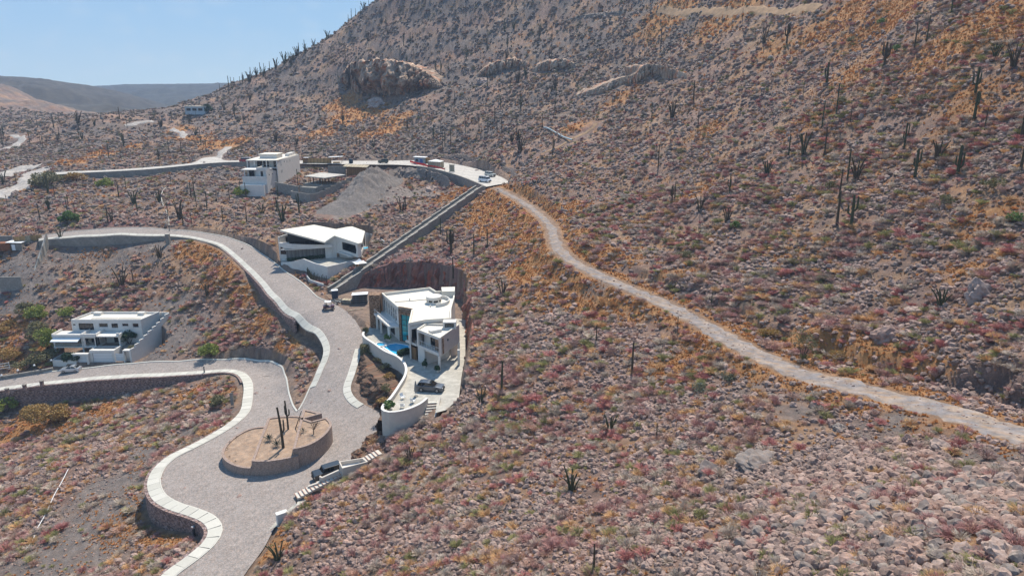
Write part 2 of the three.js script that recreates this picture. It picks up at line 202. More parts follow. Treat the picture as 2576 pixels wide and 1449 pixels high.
for (const [c, y, dy] of [[streetOuter, 0, -3], [streetFar, 0, .1], [upperOuter, 0, -2], [upperFar, 0, .2]]) c.forEach((p, i) => { if (i % 2 === 0 && c !== streetOuter && c !== upperOuter) GP.push(V3(p.x, p.y + dy, p.z)); });
hillFar.filter((_, i) => i % 12 === 0).forEach(p => GP.push(p)); hillNear.filter((_, i) => i % 12 === 6).forEach(p => GP.push(V3(p.x, p.y - 2.2, p.z + 2)));
add([740, 515, 244], [790, 512, 244], [830, 505, 248]);
GP.push(V3(-49.4, 21.4, -179.4), V3(-53.6, 21.7, -181.2), V3(-57, 22.1, -183.2), V3(-60.6, 22.5, -183.6), V3(-47, 21.9, -181.4), V3(-52, 21.2, -178.8), V3(-90.3, 8.4, -159), V3(-89, 10.6, -164), V3(-87.8, 12.8, -170), V3(-86.6, 14.2, -175));
add([1000, 648, 187], [950, 680, 185], [1050, 655, 185], [1100, 665, 182], [1142, 690, 172]);
const baseY = surface(GP, 5, 5);

function inPoly(poly, x, z) { let c = false; for (let i = 0, j = poly.length - 1; i < poly.length; j = i++) { const a = poly[i], b = poly[j]; if ((a.z > z) !== (b.z > z) && x < (b.x - a.x) * (z - a.z) / (b.z - a.z) + a.x) c = !c; } return c; }
function near(line, x, z, closed) { // distance to a polyline and the height on it
  let best = 1e9, y = 0; for (let i = 0; i < line.length - (closed ? 0 : 1); i++) { const a = line[i], b = line[(i + 1) % line.length], dx = b.x - a.x, dz = b.z - a.z, t = clamp(((x - a.x) * dx + (z - a.z) * dz) / (dx * dx + dz * dz || 1)), d = (a.x + dx * t - x) ** 2 + (a.z + dz * t - z) ** 2; if (d < best) { best = d; y = mix(a.y, b.y, t); } } return [Math.sqrt(best), y];
}
const box = poly => { const xs = poly.map(p => p.x), zs = poly.map(p => p.z); return [Math.min(...xs) - 12, Math.max(...xs) + 12, Math.min(...zs) - 12, Math.max(...zs) + 12]; };
const inBox = (b, x, z) => x > b[0] && x < b[1] && z > b[2] && z < b[3];
const bStreet = box(streetPoly), bHill = box(hillPoly), bTrack = box(trackLine), bPads = PADS.map(p => box(p[0]));

function nearTrack(x, z) { let best = 1e9, y = 0, u = 0, s = 0; const L = trackLine; for (let i = 0; i < L.length - 1; i++) { const a = L[i], b = L[i + 1], dx = b.x - a.x, dz = b.z - a.z, t = clamp(((x - a.x) * dx + (z - a.z) * dz) / (dx * dx + dz * dz)), d = (a.x + dx * t - x) ** 2 + (a.z + dz * t - z) ** 2; if (d < best) { best = d; y = mix(a.y, b.y, t); u = (i + t) / (L.length - 1); s = -(dx * (z - a.z) - dz * (x - a.x)); } } return [Math.sqrt(best), y, u, s]; }
const stepLine = [z6(735, 830, 13.5), z6(1370, 490, 16.5)];
const stairLine = [V3(-46.4, 20.4, -171.5), V3(-10.9, 39.0, -232)];
function ground(x, z) { // returns [height, how bare 0..1]
  let y = baseY(x, z), bare = 0;
  const far = Math.hypot(x, z);
  let amp = clamp(far / 260, .25, 1.6), flat = 1;
  if (inBox(bTrack, x, z)) { const [d, ty, u, s] = nearTrack(x, z); if (d < 26) { if (s > 0) { const o = mix(2.4, 7, smooth(.25, .85, u)) + 1.1 * n2(x / 6, z / 6) + .5 * n2b(x / 2.5, z / 2.5), bank = (1.5 + 1.3 * n2b(x / 11, z / 11)) * smooth(.22, .4, u), e = smooth(o - .5, o + 2.6, d); y = mix(ty + .05 * d, y + .7 * bank * (1 - smooth(o + 2.6, o + 16, d)), e); } else y = mix(y, ty, 1 - smooth(2.2, 6, d)); flat = Math.min(flat, smooth(2, 8, d)); bare = Math.max(bare, 1 - smooth(1.6, 2.8, d)); } }
  let cut = null;
  { for (const sl of [stairLine, stepLine]) { const [d, ty] = near(sl, x, z); if (d < 4) { y = Math.min(y, mix(ty - .5, y, smooth(1.6, 3.6, d))); flat = Math.min(flat, smooth(1.5, 4, d)); bare = Math.max(bare, 1 - smooth(1.4, 2, d)); } } }
  const lay = (poly, b, ry, drop) => {
    if (!inBox(b, x, z)) return; const ins = inPoly(poly, x, z), [d] = near(poly, x, z, true);
    flat = Math.min(flat, ins ? 0 : smooth(.5, 6, d));
    if (ins) { bare = 1; cut = d < 1.1 ? Math.min(ry() - drop, y - .15) : ry() - drop; }
    else if (d < .8) { bare = Math.max(bare, .9); if (cut === null) cut = Math.min(y, ry() - .08); }
    else bare = Math.max(bare, 1 - smooth(.6, 1.6, d));
  };
  lay(streetPoly, bStreet, () => streetY(x, z), .3);
  lay(hillPoly, bHill, () => hillY(x, z), .3);
  PADS.forEach(([p, py, dr], i) => lay(p, bPads[i], () => typeof py === 'function' ? py(x, z) : py, dr));
  y += flat * (fbm(x / 34 + 5, z / 34, 4) * 1.5 * amp + fbm(x / 9, z / 9 + 40, 3) * .45 * Math.min(amp, 1));
  if (cut !== null) y = cut;
  return [y, bare];
}
function axis(...seg) { const o = []; for (const [a, b, s] of seg) { const n = Math.round(Math.abs(b - a) / s); for (let i = 0; i < n; i++) o.push(a + (b - a) * i / n); } o.push(seg.at(-1)[1]); return o; }
const AX = axis([-560, -160, 4], [-160, 72, .75], [72, 150, 1.5], [150, 480, 4]), AZ = axis([30, -28, 2], [-28, -214, .75], [-214, -330, 1.4], [-330, -800, 3.6]);
const NX = AX.length, NZ = AZ.length, TY = new Float32Array(NX * NZ), TB = new Float32Array(NX * NZ);
for (let j = 0; j < NZ; j++) for (let i = 0; i < NX; i++) { const [y, b] = ground(AX[i], AZ[j]); TY[j * NX + i] = y; TB[j * NX + i] = b; }
function find(A, v, up) { let a = 0, b = A.length - 2; while (a < b) { const m = (a + b + 1) >> 1; if (up ? A[m] <= v : A[m] >= v) a = m; else b = m - 1; } return a; }
function at(arr, x, z) { const i = find(AX, x, true), j = find(AZ, z, false), u = clamp((x - AX[i]) / (AX[i + 1] - AX[i])), v = clamp((z - AZ[j]) / (AZ[j + 1] - AZ[j])), k = j * NX + i; return mix(mix(arr[k], arr[k + 1], u), mix(arr[k + NX], arr[k + NX + 1], u), v); }
const clearings = [];
const H = (x, z) => at(TY, x, z), bareAt = (x, z) => { let b = at(TB, x, z); for (const [l, w, bb] of clearings) if (b < 1 && inBox(bb, x, z)) { const [d] = near(l, x, z); if (d < w) b = 1; } return b; };
function G(px, py) { let a = 25, hit = null; for (let d = 25; d < 760; d *= 1.006) { const p = D(px, py, d); if (p.y < H(p.x, p.z)) { let lo = a, hi = d; for (let k = 0; k < 12; k++) { const m = (lo + hi) / 2, q = D(px, py, m); if (q.y < H(q.x, q.z)) hi = m; else lo = m; } hit = D(px, py, hi); break; } a = d; } return hit; }

// where the dry orange grass, pale gravel and red cut earth lie: surveyed patches [px, py, radius in metres, strength]
const patches = (list) => list.map(([px, py, r, s = 1]) => { const p = G(px, py); return p && [p.x, p.z, r, s]; }).filter(Boolean);
const orange = patches([[1260, 500, 11], [1230, 540, 10, .9], [1320, 550, 10], [1345, 580, 8], [1370, 610, 7], [1380, 660, 8], [1430, 700, 8], [1490, 730, 7], [1560, 750, 6], [1640, 770, 5, .9], [1300, 610, 9, .8], [1360, 640, 9], [1230, 580, 7, .6], [1150, 485, 9], [1120, 500, 7, .8], [1180, 470, 6, .7], [1420, 530, 7], [1440, 600, 6, .7], [1500, 640, 6, .8], [1560, 660, 6, .6], [1450, 670, 5], [1530, 705, 5], [1620, 745, 5], [1700, 690, 5, .5], [1850, 830, 5, .6], [1700, 930, 5, .9], [1740, 900, 4, .8], [1420, 740, 7, .6], [1350, 720, 7, .5], [2000, 870, 5, .7], [2090, 900, 5, .8], [2200, 890, 4, .6], [2300, 940, 5, .6], [2150, 1020, 4, .6], [2330, 1070, 4, .5], [2480, 1090, 3, .5], [900, 290, 18], [860, 260, 14, .8], [960, 330, 14, .8], [800, 330, 14, .6], [1000, 300, 12, .7], [1440, 320, 9, .7], [1560, 250, 12, .5], [1700, 20, 20, .8], [1850, 25, 20, .8], [2100, 60, 16, .7], [2250, 30, 16, .8], [2400, 110, 12, .7], [2500, 60, 12, .8], [2450, 250, 10, .5], [1950, 120, 14, .5], [2150, 180, 12, .5], [1780, 330, 9, .5], [2050, 300, 9, .5], [2350, 400, 8, .4], [2480, 540, 6, .5], [2420, 680, 4, .5], [480, 350, 14, .8], [450, 330, 12, .7], [560, 360, 12], [590, 355, 10], [250, 385, 10, .7], [190, 408, 10, .7], [230, 395, 8, .6], [330, 370, 9, .7], [100, 1070, 8, .7], [200, 1050, 7, .9], [40, 1080, 7, .7], [280, 1030, 6, .9], [480, 990, 6, .6], [540, 1000, 5, .6], [350, 1290, 5, .9], [400, 1350, 4, .9], [440, 1350, 4, .8], [300, 1340, 5, .6], [160, 1230, 6, .4], [520, 640, 7, .8], [470, 625, 6, .7], [560, 690, 7, .7], [620, 740, 6, .8], [660, 800, 6, .8], [600, 650, 5, .6], [740, 850, 6, .6], [40, 820, 7, .6], [90, 880, 7, .5], [20, 870, 6, .7], [240, 630, 8, .5], [1000, 1060, 3, .7], [950, 1060, 3, .8], [650, 1400, 4, .9], [640, 1360, 3, .8], [690, 1380, 3, .5], [1150, 690, 5, .6], [1170, 730, 4, .6], [2230, 400, 6, .4], [1990, 640, 7, .4], [1760, 480, 8, .5], [2100, 430, 7, .4]]);
const gravel = patches([[1000, 470, 13], [960, 500, 11], [880, 520, 8, .8], [930, 450, 8], [1040, 487, 10], [1080, 510, 6, .6], [860, 545, 6, .6], [420, 790, 10, .7], [440, 840, 10, .8], [400, 880, 8, .7], [300, 640, 12, .6], [200, 640, 10, .6], [120, 660, 7, .7], [400, 620, 10, .6], [80, 720, 8, .8], [30, 690, 12, .8], [40, 760, 6, .8], [280, 1230, 8, .8], [220, 1310, 9, .8], [330, 1180, 6, .6], [150, 1400, 10, .7], [350, 1140, 5, .7], [480, 1080, 5, .5], [560, 1040, 4, .7], [230, 1400, 9, .6], [330, 1270, 5, .7], [1850, 1000, 7, .4], [2000, 1010, 7, .5], [2250, 1080, 6, .6], [2500, 1150, 5, .6], [2400, 1140, 5, .4], [720, 990, 4, .5], [750, 940, 4, .4], [1500, 730, 5, .5], [1600, 800, 6, .4]]);
const redEarth = patches([[250, 565, 9, .8], [200, 570, 7, .6], [330, 568, 8, .7], [960, 1080, 4, .8], [1030, 1085, 4, .8], [1000, 1100, 4, .6], [950, 700, 9], [1050, 690, 9], [1120, 690, 8], [1000, 650, 8], [60, 270, 60, .3], [130, 280, 40, .2], [1480, 320, 7, .4], [200, 400, 20, .3], [600, 395, 10, .4], [300, 425, 14, .4]]);
function weight(list, x, z) { let w = 0; for (const [a, b, r, s] of list) { const dx = x - a, dz = z - b; if (Math.abs(dx) < r * 2.2 && Math.abs(dz) < r * 2.2) w = Math.max(w, s * Math.exp(-(dx * dx + dz * dz) / (r * r))); } return w; }
const verge = (x, z) => { if (!inBox(bTrack, x, z)) return 0; const [d] = near(trackLine, x, z); return d > 1.4 && d < 9 ? .55 * (1 - smooth(3, 8, d)) : 0; };
const orangeAt = (x, z) => smooth(.22, .55, Math.max(weight(orange, x, z), verge(x, z)) + .30 * fbm(x / 5 + 9, z / 5, 3)), gravelAt = (x, z) => smooth(.28, .6, weight(gravel, x, z) + .26 * fbm(x / 6 - 4, z / 6, 3)), redAt = (x, z) => smooth(.25, .65, weight(redEarth, x, z) + .2 * fbm(x / 7, z / 7 + 31, 3));
{
  const pos = new Float32Array(NX * NZ * 3), uv = new Float32Array(NX * NZ * 2), col = new Float32Array(NX * NZ * 3), idx = [];
  const base1 = [.38, .235, .17], base2 = [.29, .185, .145], tan = [.49, .305, .18], stone = [.19, .158, .14], worn = [.36, .255, .19], org = [.55, .265, .095], grv = [.30, .24, .205], red = [.29, .14, .12];
  const trk = [.30, .245, .215];
  for (let j = 0; j < NZ; j++) for (let i = 0; i < NX; i++) {
    const k = j * NX + i, x = AX[i], z = AZ[j];
    pos[k * 3] = x; pos[k * 3 + 1] = TY[k]; pos[k * 3 + 2] = z; uv[k * 2] = x / 7; uv[k * 2 + 1] = z / 7;
    const m = smooth(-.5, .5, fbm(x / 14, z / 14 + 7, 4)), t = smooth(-.05, .5, fbm(x / 22 + 50, z / 22, 4)) * .8, o = Math.max(orangeAt(x, z), .6 * smooth(.1, .5, fbm(x / 8 + 70, z / 8 - 20, 4)) * mix(.5, 1, smooth(-20, 20, x))), g = gravelAt(x, z), r = redAt(x, z), f = .9 + .25 * n2b(x * .9, z * .9), b = TB[k] * .8, mt = .8 * Math.max(smooth(-260, -330, z) * smooth(190, 60, x), smooth(-215, -250, z) * smooth(-50, -80, x)) * smooth(-.5, .2, fbm(x / 40, z / 40 + 3, 3));
    for (let q = 0; q < 3; q++) { let c = mix(base2[q], base1[q], m); c = mix(c, tan[q], t); c = mix(c, stone[q], mt); c = mix(c, org[q], o); c = mix(c, red[q], r); c = mix(c, grv[q], g); c = mix(c, worn[q], b); col[k * 3 + q] = c * f; }
    if (i < NX - 1 && j < NZ - 1) idx.push(k, k + 1, k + NX, k + 1, k + NX + 1, k + NX);
  }
  const g = new THREE.BufferGeometry(); g.setAttribute('position', new THREE.BufferAttribute(pos, 3)); g.setAttribute('uv', new THREE.BufferAttribute(uv, 2)); g.setAttribute('color', new THREE.BufferAttribute(col, 3)); g.setIndex(idx); g.computeVertexNormals();
  const m = new THREE.MeshStandardMaterial({ vertexColors: true, roughness: .98, map: TX.soil, bumpMap: TX.soil, bumpScale: .12 }); m.color.setRGB(1.25, 1.25, 1.25);
  structure('hillside_terrain', g, m);
}
console.log('terrain', NX, NZ);

// ------------------------------------------------------------------ far hills
function farHill(name, ridge, d0, d1, foot, col) { // ridge: [px, py] at distance d; a slope that comes down toward the valley
  const n = 220, m = 60, pos = [], cl = [], uv = [], idx = [], c = new THREE.CatmullRomCurve3(ridge.map(([px, py, d]) => D(px, py, d)));
  for (let j = 0; j <= m; j++) for (let i = 0; i <= n; i++) {
    const p = c.getPoint(i / n), t = j / m, l = Math.hypot(p.x, p.z), s = t < .25 ? 1 + (.25 - t) * .6 : 1 - (t - .25) / .75 * (1 - d1 / d0), x = p.x * s, z = p.z * s;
    const drop = t < .25 ? ((.25 - t) / .25) ** 2 * 60 : ((t - .25) / .75) ** 1.15 * (p.y - foot), gul = t > .25 ? Math.abs(n2(x / 170 + z / 500, 3.3)) * 26 * Math.sin(Math.PI * (t - .25) / .75) : 0;
    const y = p.y - drop - gul + fbm(x / 90, z / 90, 4) * 7 * (t > .27 ? 1 : .25);
    pos.push(x, y, z); uv.push(x / 40, z / 40); const f = .85 + .3 * n2b(x / 20, z / 20) + .25 * fbm(x / 60, z / 60, 3); cl.push(col[0] * f, col[1] * f, col[2] * f);
  }
  for (let j = 0; j < m; j++) for (let i = 0; i < n; i++) { const k = j * (n + 1) + i; idx.push(k, k + n + 1, k + 1, k + 1, k + n + 1, k + n + 2); }
  const g = new THREE.BufferGeometry(); g.setAttribute('position', new THREE.Float32BufferAttribute(pos, 3)); g.setAttribute('uv', new THREE.Float32BufferAttribute(uv, 2)); g.setAttribute('color', new THREE.Float32BufferAttribute(cl, 3)); g.setIndex(idx); g.computeVertexNormals();
  structure(name, g, new THREE.MeshStandardMaterial({ vertexColors: true, roughness: 1, map: TX.soil }));
}
farHill('distant_hill', [[-500, 150, 1300], [-250, 178, 1300], [0, 190, 1250], [90, 197, 1250], [200, 212, 1300], [330, 238, 1350], [480, 285, 1400], [600, 320, 1450], [800, 360, 1500]], 1300, 640, 34, [.10, .085, .065]);
farHill('distant_plateau', [[-100, 236, 2300], [120, 226, 2300], [245, 216, 2200], [330, 212, 2150], [560, 209, 2150], [800, 200, 2200], [1100, 190, 2300], [1400, 190, 2400]], 2200, 1200, 20, [.085, .08, .06]);
// ------------------------------------------------------------------ paved street
function sheet(poly, yOf, lift, maxEdge = 2.2) {
  const sh = new THREE.Shape(poly.map(p => new THREE.Vector2(p.x, -p.z))); let g = new THREE.ShapeGeometry(sh); g = g.toNonIndexed(); g.deleteAttribute('normal'); g.deleteAttribute('uv');
  g = new TessellateModifier(maxEdge, 9).modify(g); const p = g.attributes.position, uv = new Float32Array(p.count * 2);
  for (let i = 0; i < p.count; i++) { const x = p.getX(i), z = -p.getY(i); p.setXYZ(i, x, yOf(x, z) + lift, z); uv[i * 2] = x; uv[i * 2 + 1] = z; }
  g.setAttribute('uv', new THREE.BufferAttribute(uv, 2)); g = mergeVertices(g); g.computeVertexNormals(); return g;
}
structure('cobbled_street', sheet(streetPoly, streetY, 0), MT.cobble);
structure('concrete_hill_road', sheet(hillPoly, hillY, 0, 4), MT.roadConcrete);

// a wall or band that follows a line: section between two offsets, top and bottom heights by function
function sideOf(line, i, closed) { const n = line.length, a = line[closed ? (i - 1 + n) % n : Math.max(0, i - 1)], b = line[closed ? (i + 1) % n : Math.min(n - 1, i + 1)], l = Math.hypot(b.x - a.x, b.z - a.z) || 1; return [-(b.z - a.z) / l, (b.x - a.x) / l]; }
function band(line, o0, o1, top, bot, closed = false) { // o0,o1 metres to the side; closed box section
  const pos = [], uvs = [], run = [0]; for (let i = 1; i <= line.length; i++) { const a = line[i - 1], b = line[i % line.length]; run.push(run[i - 1] + Math.hypot(b.x - a.x, b.z - a.z)); }
  const n = line.length, ring = i => { const p = line[i], [sx, sz] = sideOf(line, i, closed), A = [p.x + sx * o0, p.z + sz * o0], B = [p.x + sx * o1, p.z + sz * o1], t0 = top(A[0], A[1], i, p), t1 = top(B[0], B[1], i, p), b0 = bot(A[0], A[1], i, p), b1 = bot(B[0], B[1], i, p); return [[A[0], t0, A[1]], [B[0], t1, B[1]], [B[0], b1, B[1]], [A[0], b0, A[1]]]; };
  const quad = (a, b, c, d, ua = 0, ub = 0, side = true) => { pos.push(...a, ...b, ...c, ...a, ...c, ...d); const w = Math.abs(o1 - o0), V = (p, k) => side ? p[1] : k * w; uvs.push(ua, V(a, 0), ub, V(b, 0), ub, V(c, 1), ua, V(a, 0), ub, V(c, 1), ua, V(d, 1)); };
  const m = closed ? n : n - 1; for (let i = 0; i < m; i++) { const r = ring(i), s = ring((i + 1) % n); for (let k = 0; k < 4; k++) quad(r[k], s[k], s[(k + 1) % 4], r[(k + 1) % 4], run[i], run[i + 1], k % 2 === 1); }
  if (!closed) { const r = ring(0), s = ring(n - 1); quad(r[0], r[1], r[2], r[3]); quad(s[3], s[2], s[1], s[0]); }
  if (o1 < o0) { for (let i = 0; i < pos.length; i += 9) for (let q = 0; q < 3; q++) { const t = pos[i + 3 + q]; pos[i + 3 + q] = pos[i + 6 + q]; pos[i + 6 + q] = t; if (q < 2) { const j = i / 9 * 6, h = uvs[j + 2 + q]; uvs[j + 2 + q] = uvs[j + 4 + q]; uvs[j + 4 + q] = h; } } }
  const g = new THREE.BufferGeometry(); g.setAttribute('position', new THREE.Float32BufferAttribute(pos, 3)); g.setAttribute('uv', new THREE.Float32BufferAttribute(uvs, 2)); g.computeVertexNormals(); return g;
}
const sign = (line, poly) => { const i = line.length >> 1, [sx, sz] = sideOf(line, i), p = line[i]; return inPoly(poly, p.x + sx * .5, p.z + sz * .5) ? 1 : -1; };   // which side is the street
function sidewalk(line, width, poly, yOf, step, parentName) {
  const s = sign(line, poly), c = new THREE.CatmullRomCurve3(line), n = Math.round(c.getLength() / step), walk = structure(parentName, band(curve(line, 1.2), s * (width + .02), s * (width + .17), (x, z) => yOf(x, z) + .12, (x, z) => yOf(x, z) - .2), MT.slab3);
  const pts = c.getSpacedPoints(n * 4), mats = [MT.slab, MT.slab2, MT.slab3, MT.slab];
  for (let i = 0; i < n; i++) { const seg = pts.slice(i * 4, i * 4 + 5).map(p => p.clone()); const a = seg[0], b = seg[4]; a.lerp(seg[1], .08); b.lerp(seg[3], .08); const r = (i * 7919 % 13) / 13; mesh('slab', band(seg, s * .02, s * width, (x, z) => yOf(x, z) + .135 + r * .012, (x, z) => yOf(x, z) - .15), mats[(i * 5 + (i >> 2)) % 4], walk); }
  return walk;
}
sidewalk(cOuter, 1.75, streetPoly, streetY, 1.9, 'street_sidewalk');
sidewalk(cUpOuter.slice(6), 1.25, streetPoly, streetY, 2.2, 'upper_street_sidewalk');
const kerb = (name, line, poly, yOf, w = .22, mat = MT.slab3) => { const s = sign(line, poly); return structure(name, band(line, 0, s * w, (x, z) => yOf(x, z) + .12, (x, z) => yOf(x, z) - .3), mat); };
kerb('street_kerb', cFar, streetPoly, streetY, .3); kerb('street_kerb', cUpFar.slice(0, Math.round(cUpFar.length * .53)), streetPoly, streetY, .25);
{ const seg = cUpFar.slice(Math.round(cUpFar.length * .655), Math.round(cUpFar.length * .765)); sidewalk(seg, 1.3, streetPoly, streetY, 2.0, 'terrace_sidewalk'); }
kerb('street_kerb', cUpOuter.slice(0, 8), streetPoly, streetY, .3);
// retaining walls below the outer edges
function retaining(name, line, poly, yOf, label, mat, thick = .45, top = .1) {
  const s = sign(line, poly), g = band(line, -s * thick, -s * .0, (x, z) => yOf(x, z) + top, (x, z) => Math.min(yOf(x, z) - .8, H(x, z) - 1.2, H(x - 1, z) - 1, H(x, z + 1) - 1)); return tag(mesh(name, g, mat), label, 'retaining wall');
}
const part = (l, a, b) => l.slice(Math.floor(l.length * a), Math.ceil(l.length * b));
const iLoop = (() => { let b = 0, m = 1e9; cOuter.forEach((p, i) => { const d = p.distanceTo(streetOuter[14]); if (d < m) { m = d; b = i; } }); return b; })();
const iBend = (() => { let b = 0, m = 1e9; cOuter.forEach((p, i) => { const d = p.distanceTo(streetOuter[17]); if (d < m) { m = d; b = i; } }); return b; })();
retaining('stone_retaining_wall', cOuter.slice(0, iLoop + 1), streetPoly, streetY, 'curved stone retaining wall under the turning loop, widest part of the street', MT.rubble);
retaining('stone_retaining_wall', cOuter.slice(iBend), streetPoly, streetY, 'long stone retaining wall below the street with the parked silver car', MT.rubble);
retaining('stone_retaining_wall', part(cUpOuter, .26, .62), streetPoly, streetY, 'stone retaining wall along the climbing street above the dry slope', MT.rubble);
retaining('concrete_retaining_wall', part(cUpOuter, .60, 1), streetPoly, streetY, 'grey concrete retaining wall under the level upper street', MT.concrete, .4);
retaining('concrete_retaining_wall', part(hillNear, .58, 1), hillPoly, hillY, 'long brown concrete retaining wall under the hill road beyond the houses', MT.concrete, .5, .35);
retaining('concrete_retaining_wall', part(hillNear, 0, .3), hillPoly, hillY, 'dark curved retaining wall of the hill road above the excavation pit', MT.concrete, .5, .2);

// dirt track along the spur, and farther dirt roads
function ribbon(line, half, lift, seed) {
  const pos = [], uv = [], idx = [], m = 8; let run = 0;
  line.forEach((p, i) => { const [sx, sz] = sideOf(line, i); if (i) run += p.distanceTo(line[i - 1]); for (let k = 0; k <= m; k++) { const e = k / m * 2 - 1, w = (typeof half === 'function' ? half(i / (line.length - 1)) : half) * (1 + .35 * n2(run / 5, seed + Math.sign(e) * 7) + .2 * n2(run / 1.7, seed + Math.sign(e) * 3)), x = p.x + sx * e * w, z = p.z + sz * e * w; pos.push(x, H(x, z) + lift * (1 - Math.abs(e) ** 6) - (Math.abs(e) === 1 ? .25 : 0), z); uv.push(x, z); } });
  for (let i = 0; i < line.length - 1; i++) for (let k = 0; k < m; k++) { const a = i * (m + 1) + k; idx.push(a, a + 1, a + m + 1, a + 1, a + m + 2, a + m + 1); }
  const g = new THREE.BufferGeometry(); g.setAttribute('position', new THREE.Float32BufferAttribute(pos, 3)); g.setAttribute('uv', new THREE.Float32BufferAttribute(uv, 2)); g.setIndex(idx); g.computeVertexNormals(); return g;
}
MT.track = M(.34, .265, .225, { t: 'soil', s: 7, side: THREE.DoubleSide, roughness: 1 }); MT.paleTrack = M(.62, .55, .48, { t: 'soil', s: 9, side: THREE.DoubleSide, roughness: 1 }); MT.sandTrack = M(.50, .31, .17, { t: 'soil', s: 9, side: THREE.DoubleSide, roughness: 1 });
{ const g = ribbon(curve(trackLine, .8), t => mix(1.1, 2.9, t ** 1.6), .07, 1), p = g.attributes.position, c = new Float32Array(p.count * 3); for (let i = 0; i < p.count; i++) { const x = p.getX(i), z = p.getZ(i), t = smooth(-.35, .35, fbm(x / 3, z / 3, 4)), e = smooth(.1, .5, fbm(x / 1.3 + 40, z / 1.3, 3)); for (let q = 0; q < 3; q++) c[i * 3 + q] = mix(mix([.30, .265, .255][q], [.385, .305, .25][q], t), [.47, .285, .14][q], e * .6); } g.setAttribute('color', new THREE.BufferAttribute(c, 3)); const m = MT.track.clone(); m.color.setRGB(1.15, 1.15, 1.15); m.vertexColors = true; structure('dirt_track', g, m); }
const ribbon0 = ribbon; 
const groundLine = (list, step) => { const l = curve(list.map(a => G(...a)).filter(Boolean), step); clearings.push([l, list.length > 4 ? 1.5 : 3.5, box(l)]); return l; };
structure('dirt_road', ribbon(groundLine([[541, 402], [552, 388], [562, 378], [574, 370]], 2), 2.2, .25, 2), MT.paleTrack);
structure('dirt_road', ribbon(groundLine([[432, 324], [455, 333], [461, 342], [448, 349]], 2), 2.0, .3, 3), MT.paleTrack);
structure('dirt_road', ribbon(groundLine([[312, 316], [332, 313], [355, 307], [385, 306]], 2), 1.8, .3, 4), MT.paleTrack);
structure('dirt_road', ribbon(groundLine([[0, 447], [45, 425], [95, 420]], 2), 5, .3, 5), MT.paleTrack);
structure('dirt_road', ribbon(groundLine([[92, 428], [75, 450], [45, 475], [-20, 500]], 2), 6, .3, 6), MT.paleTrack);
structure('dirt_road', ribbon(groundLine([[5, 378], [40, 365], [54, 350], [35, 340]], 2), 2.4, .3, 7), MT.paleTrack);
structure('footpath', ribbon(groundLine([[1360, 388], [1440, 350], [1490, 322], [1500, 310]], 2), 1.0, .15, 8), MT.sandTrack);
structure('dirt_road', ribbon(groundLine([[1660, 22], [1750, 27], [1850, 30], [1950, 30], [2060, 22]], 3), 2.5, .3, 9), MT.sandTrack);
// ------------------------------------------------------------------ foliage kit
const leafMat = (r, g, b) => { const m = new THREE.MeshPhysicalMaterial({ roughness: .9, side: THREE.DoubleSide, transmission: .25, thickness: 0 }); m.color.setRGB(r, g, b); return m; };
MT.leafDark = leafMat(.035, .075, .022); MT.leafGreen = leafMat(.10, .17, .03); MT.leafLime = leafMat(.24, .27, .04); MT.leafOlive = leafMat(.17, .15, .06); MT.leafGold = leafMat(.36, .22, .06); MT.leafGrey = leafMat(.15, .16, .10);
MT.glassRail = new THREE.MeshPhysicalMaterial({ color: 0xdfe8ea, transmission: .85, roughness: .05, thickness: 0 });
function leafCloud(n, place, size, r) { // n leaf faces, place() gives a point
  const pos = new Float32Array(n * 18); let o = 0; const a = V3(), u = V3(), v = V3();
  for (let i = 0; i < n; i++) { place(a); const s = size * (.6 + r() * .8); u.set(r() - .5, r() - .5, r() - .5).normalize(); v.set(r() - .5, r() - .5, r() - .5).cross(u).normalize().multiplyScalar(s * .55); u.multiplyScalar(s); const P = [[-.5, 0], [0, -.5], [.5, 0], [-.5, 0], [.5, 0], [0, .5]]; for (const [p, q] of P) { pos[o++] = a.x + u.x * p * 2 * .5 + v.x * q * 2; pos[o++] = a.y + u.y * p + v.y * q * 2; pos[o++] = a.z + u.z * p + v.z * q * 2; } }
  const g = new THREE.BufferGeometry(); g.setAttribute('position', new THREE.BufferAttribute(pos, 3)); g.computeVertexNormals(); g.setAttribute('uv', new THREE.BufferAttribute(new Float32Array(n * 12), 2)); return g;
}
function hedgeGeo(line, w, h, seed) { const c = new THREE.CatmullRomCurve3(line), r = rng(seed), p = V3(); return leafCloud(1600, a => { c.getPoint(r(), p); a.set(p.x + (r() - .5) * w, p.y + Math.pow(r(), .8) * h, p.z + (r() - .5) * w); }, .22, r); }
function crownGeo(n, rx, ry, size, seed, y0 = 0) { // clumpy crown round the origin, standing y0 above the ground
  const r = rng(seed), cl = []; for (let k = 0; k < 9; k++) { const t = r() * 6.283, e = Math.acos(1 - 1.5 * r()); cl.push([Math.cos(t) * Math.sin(e) * rx * .62, Math.cos(e) * ry * .6, Math.sin(t) * Math.sin(e) * rx * .62, .32 + r() * .25]); }
  return leafCloud(n, a => { const c = cl[Math.floor(r() * 9)], t = r() * 6.283, e = Math.acos(1 - 2 * r()), q = Math.cbrt(r() * .8 + .2) * c[3]; a.set(c[0] + Math.cos(t) * Math.sin(e) * q * rx, y0 + ry * .75 + c[1] + Math.cos(e) * q * ry, c[2] + Math.sin(t) * Math.sin(e) * q * rx); if (a.y < .05) a.y = .05 + r() * .2; }, size, r);
}
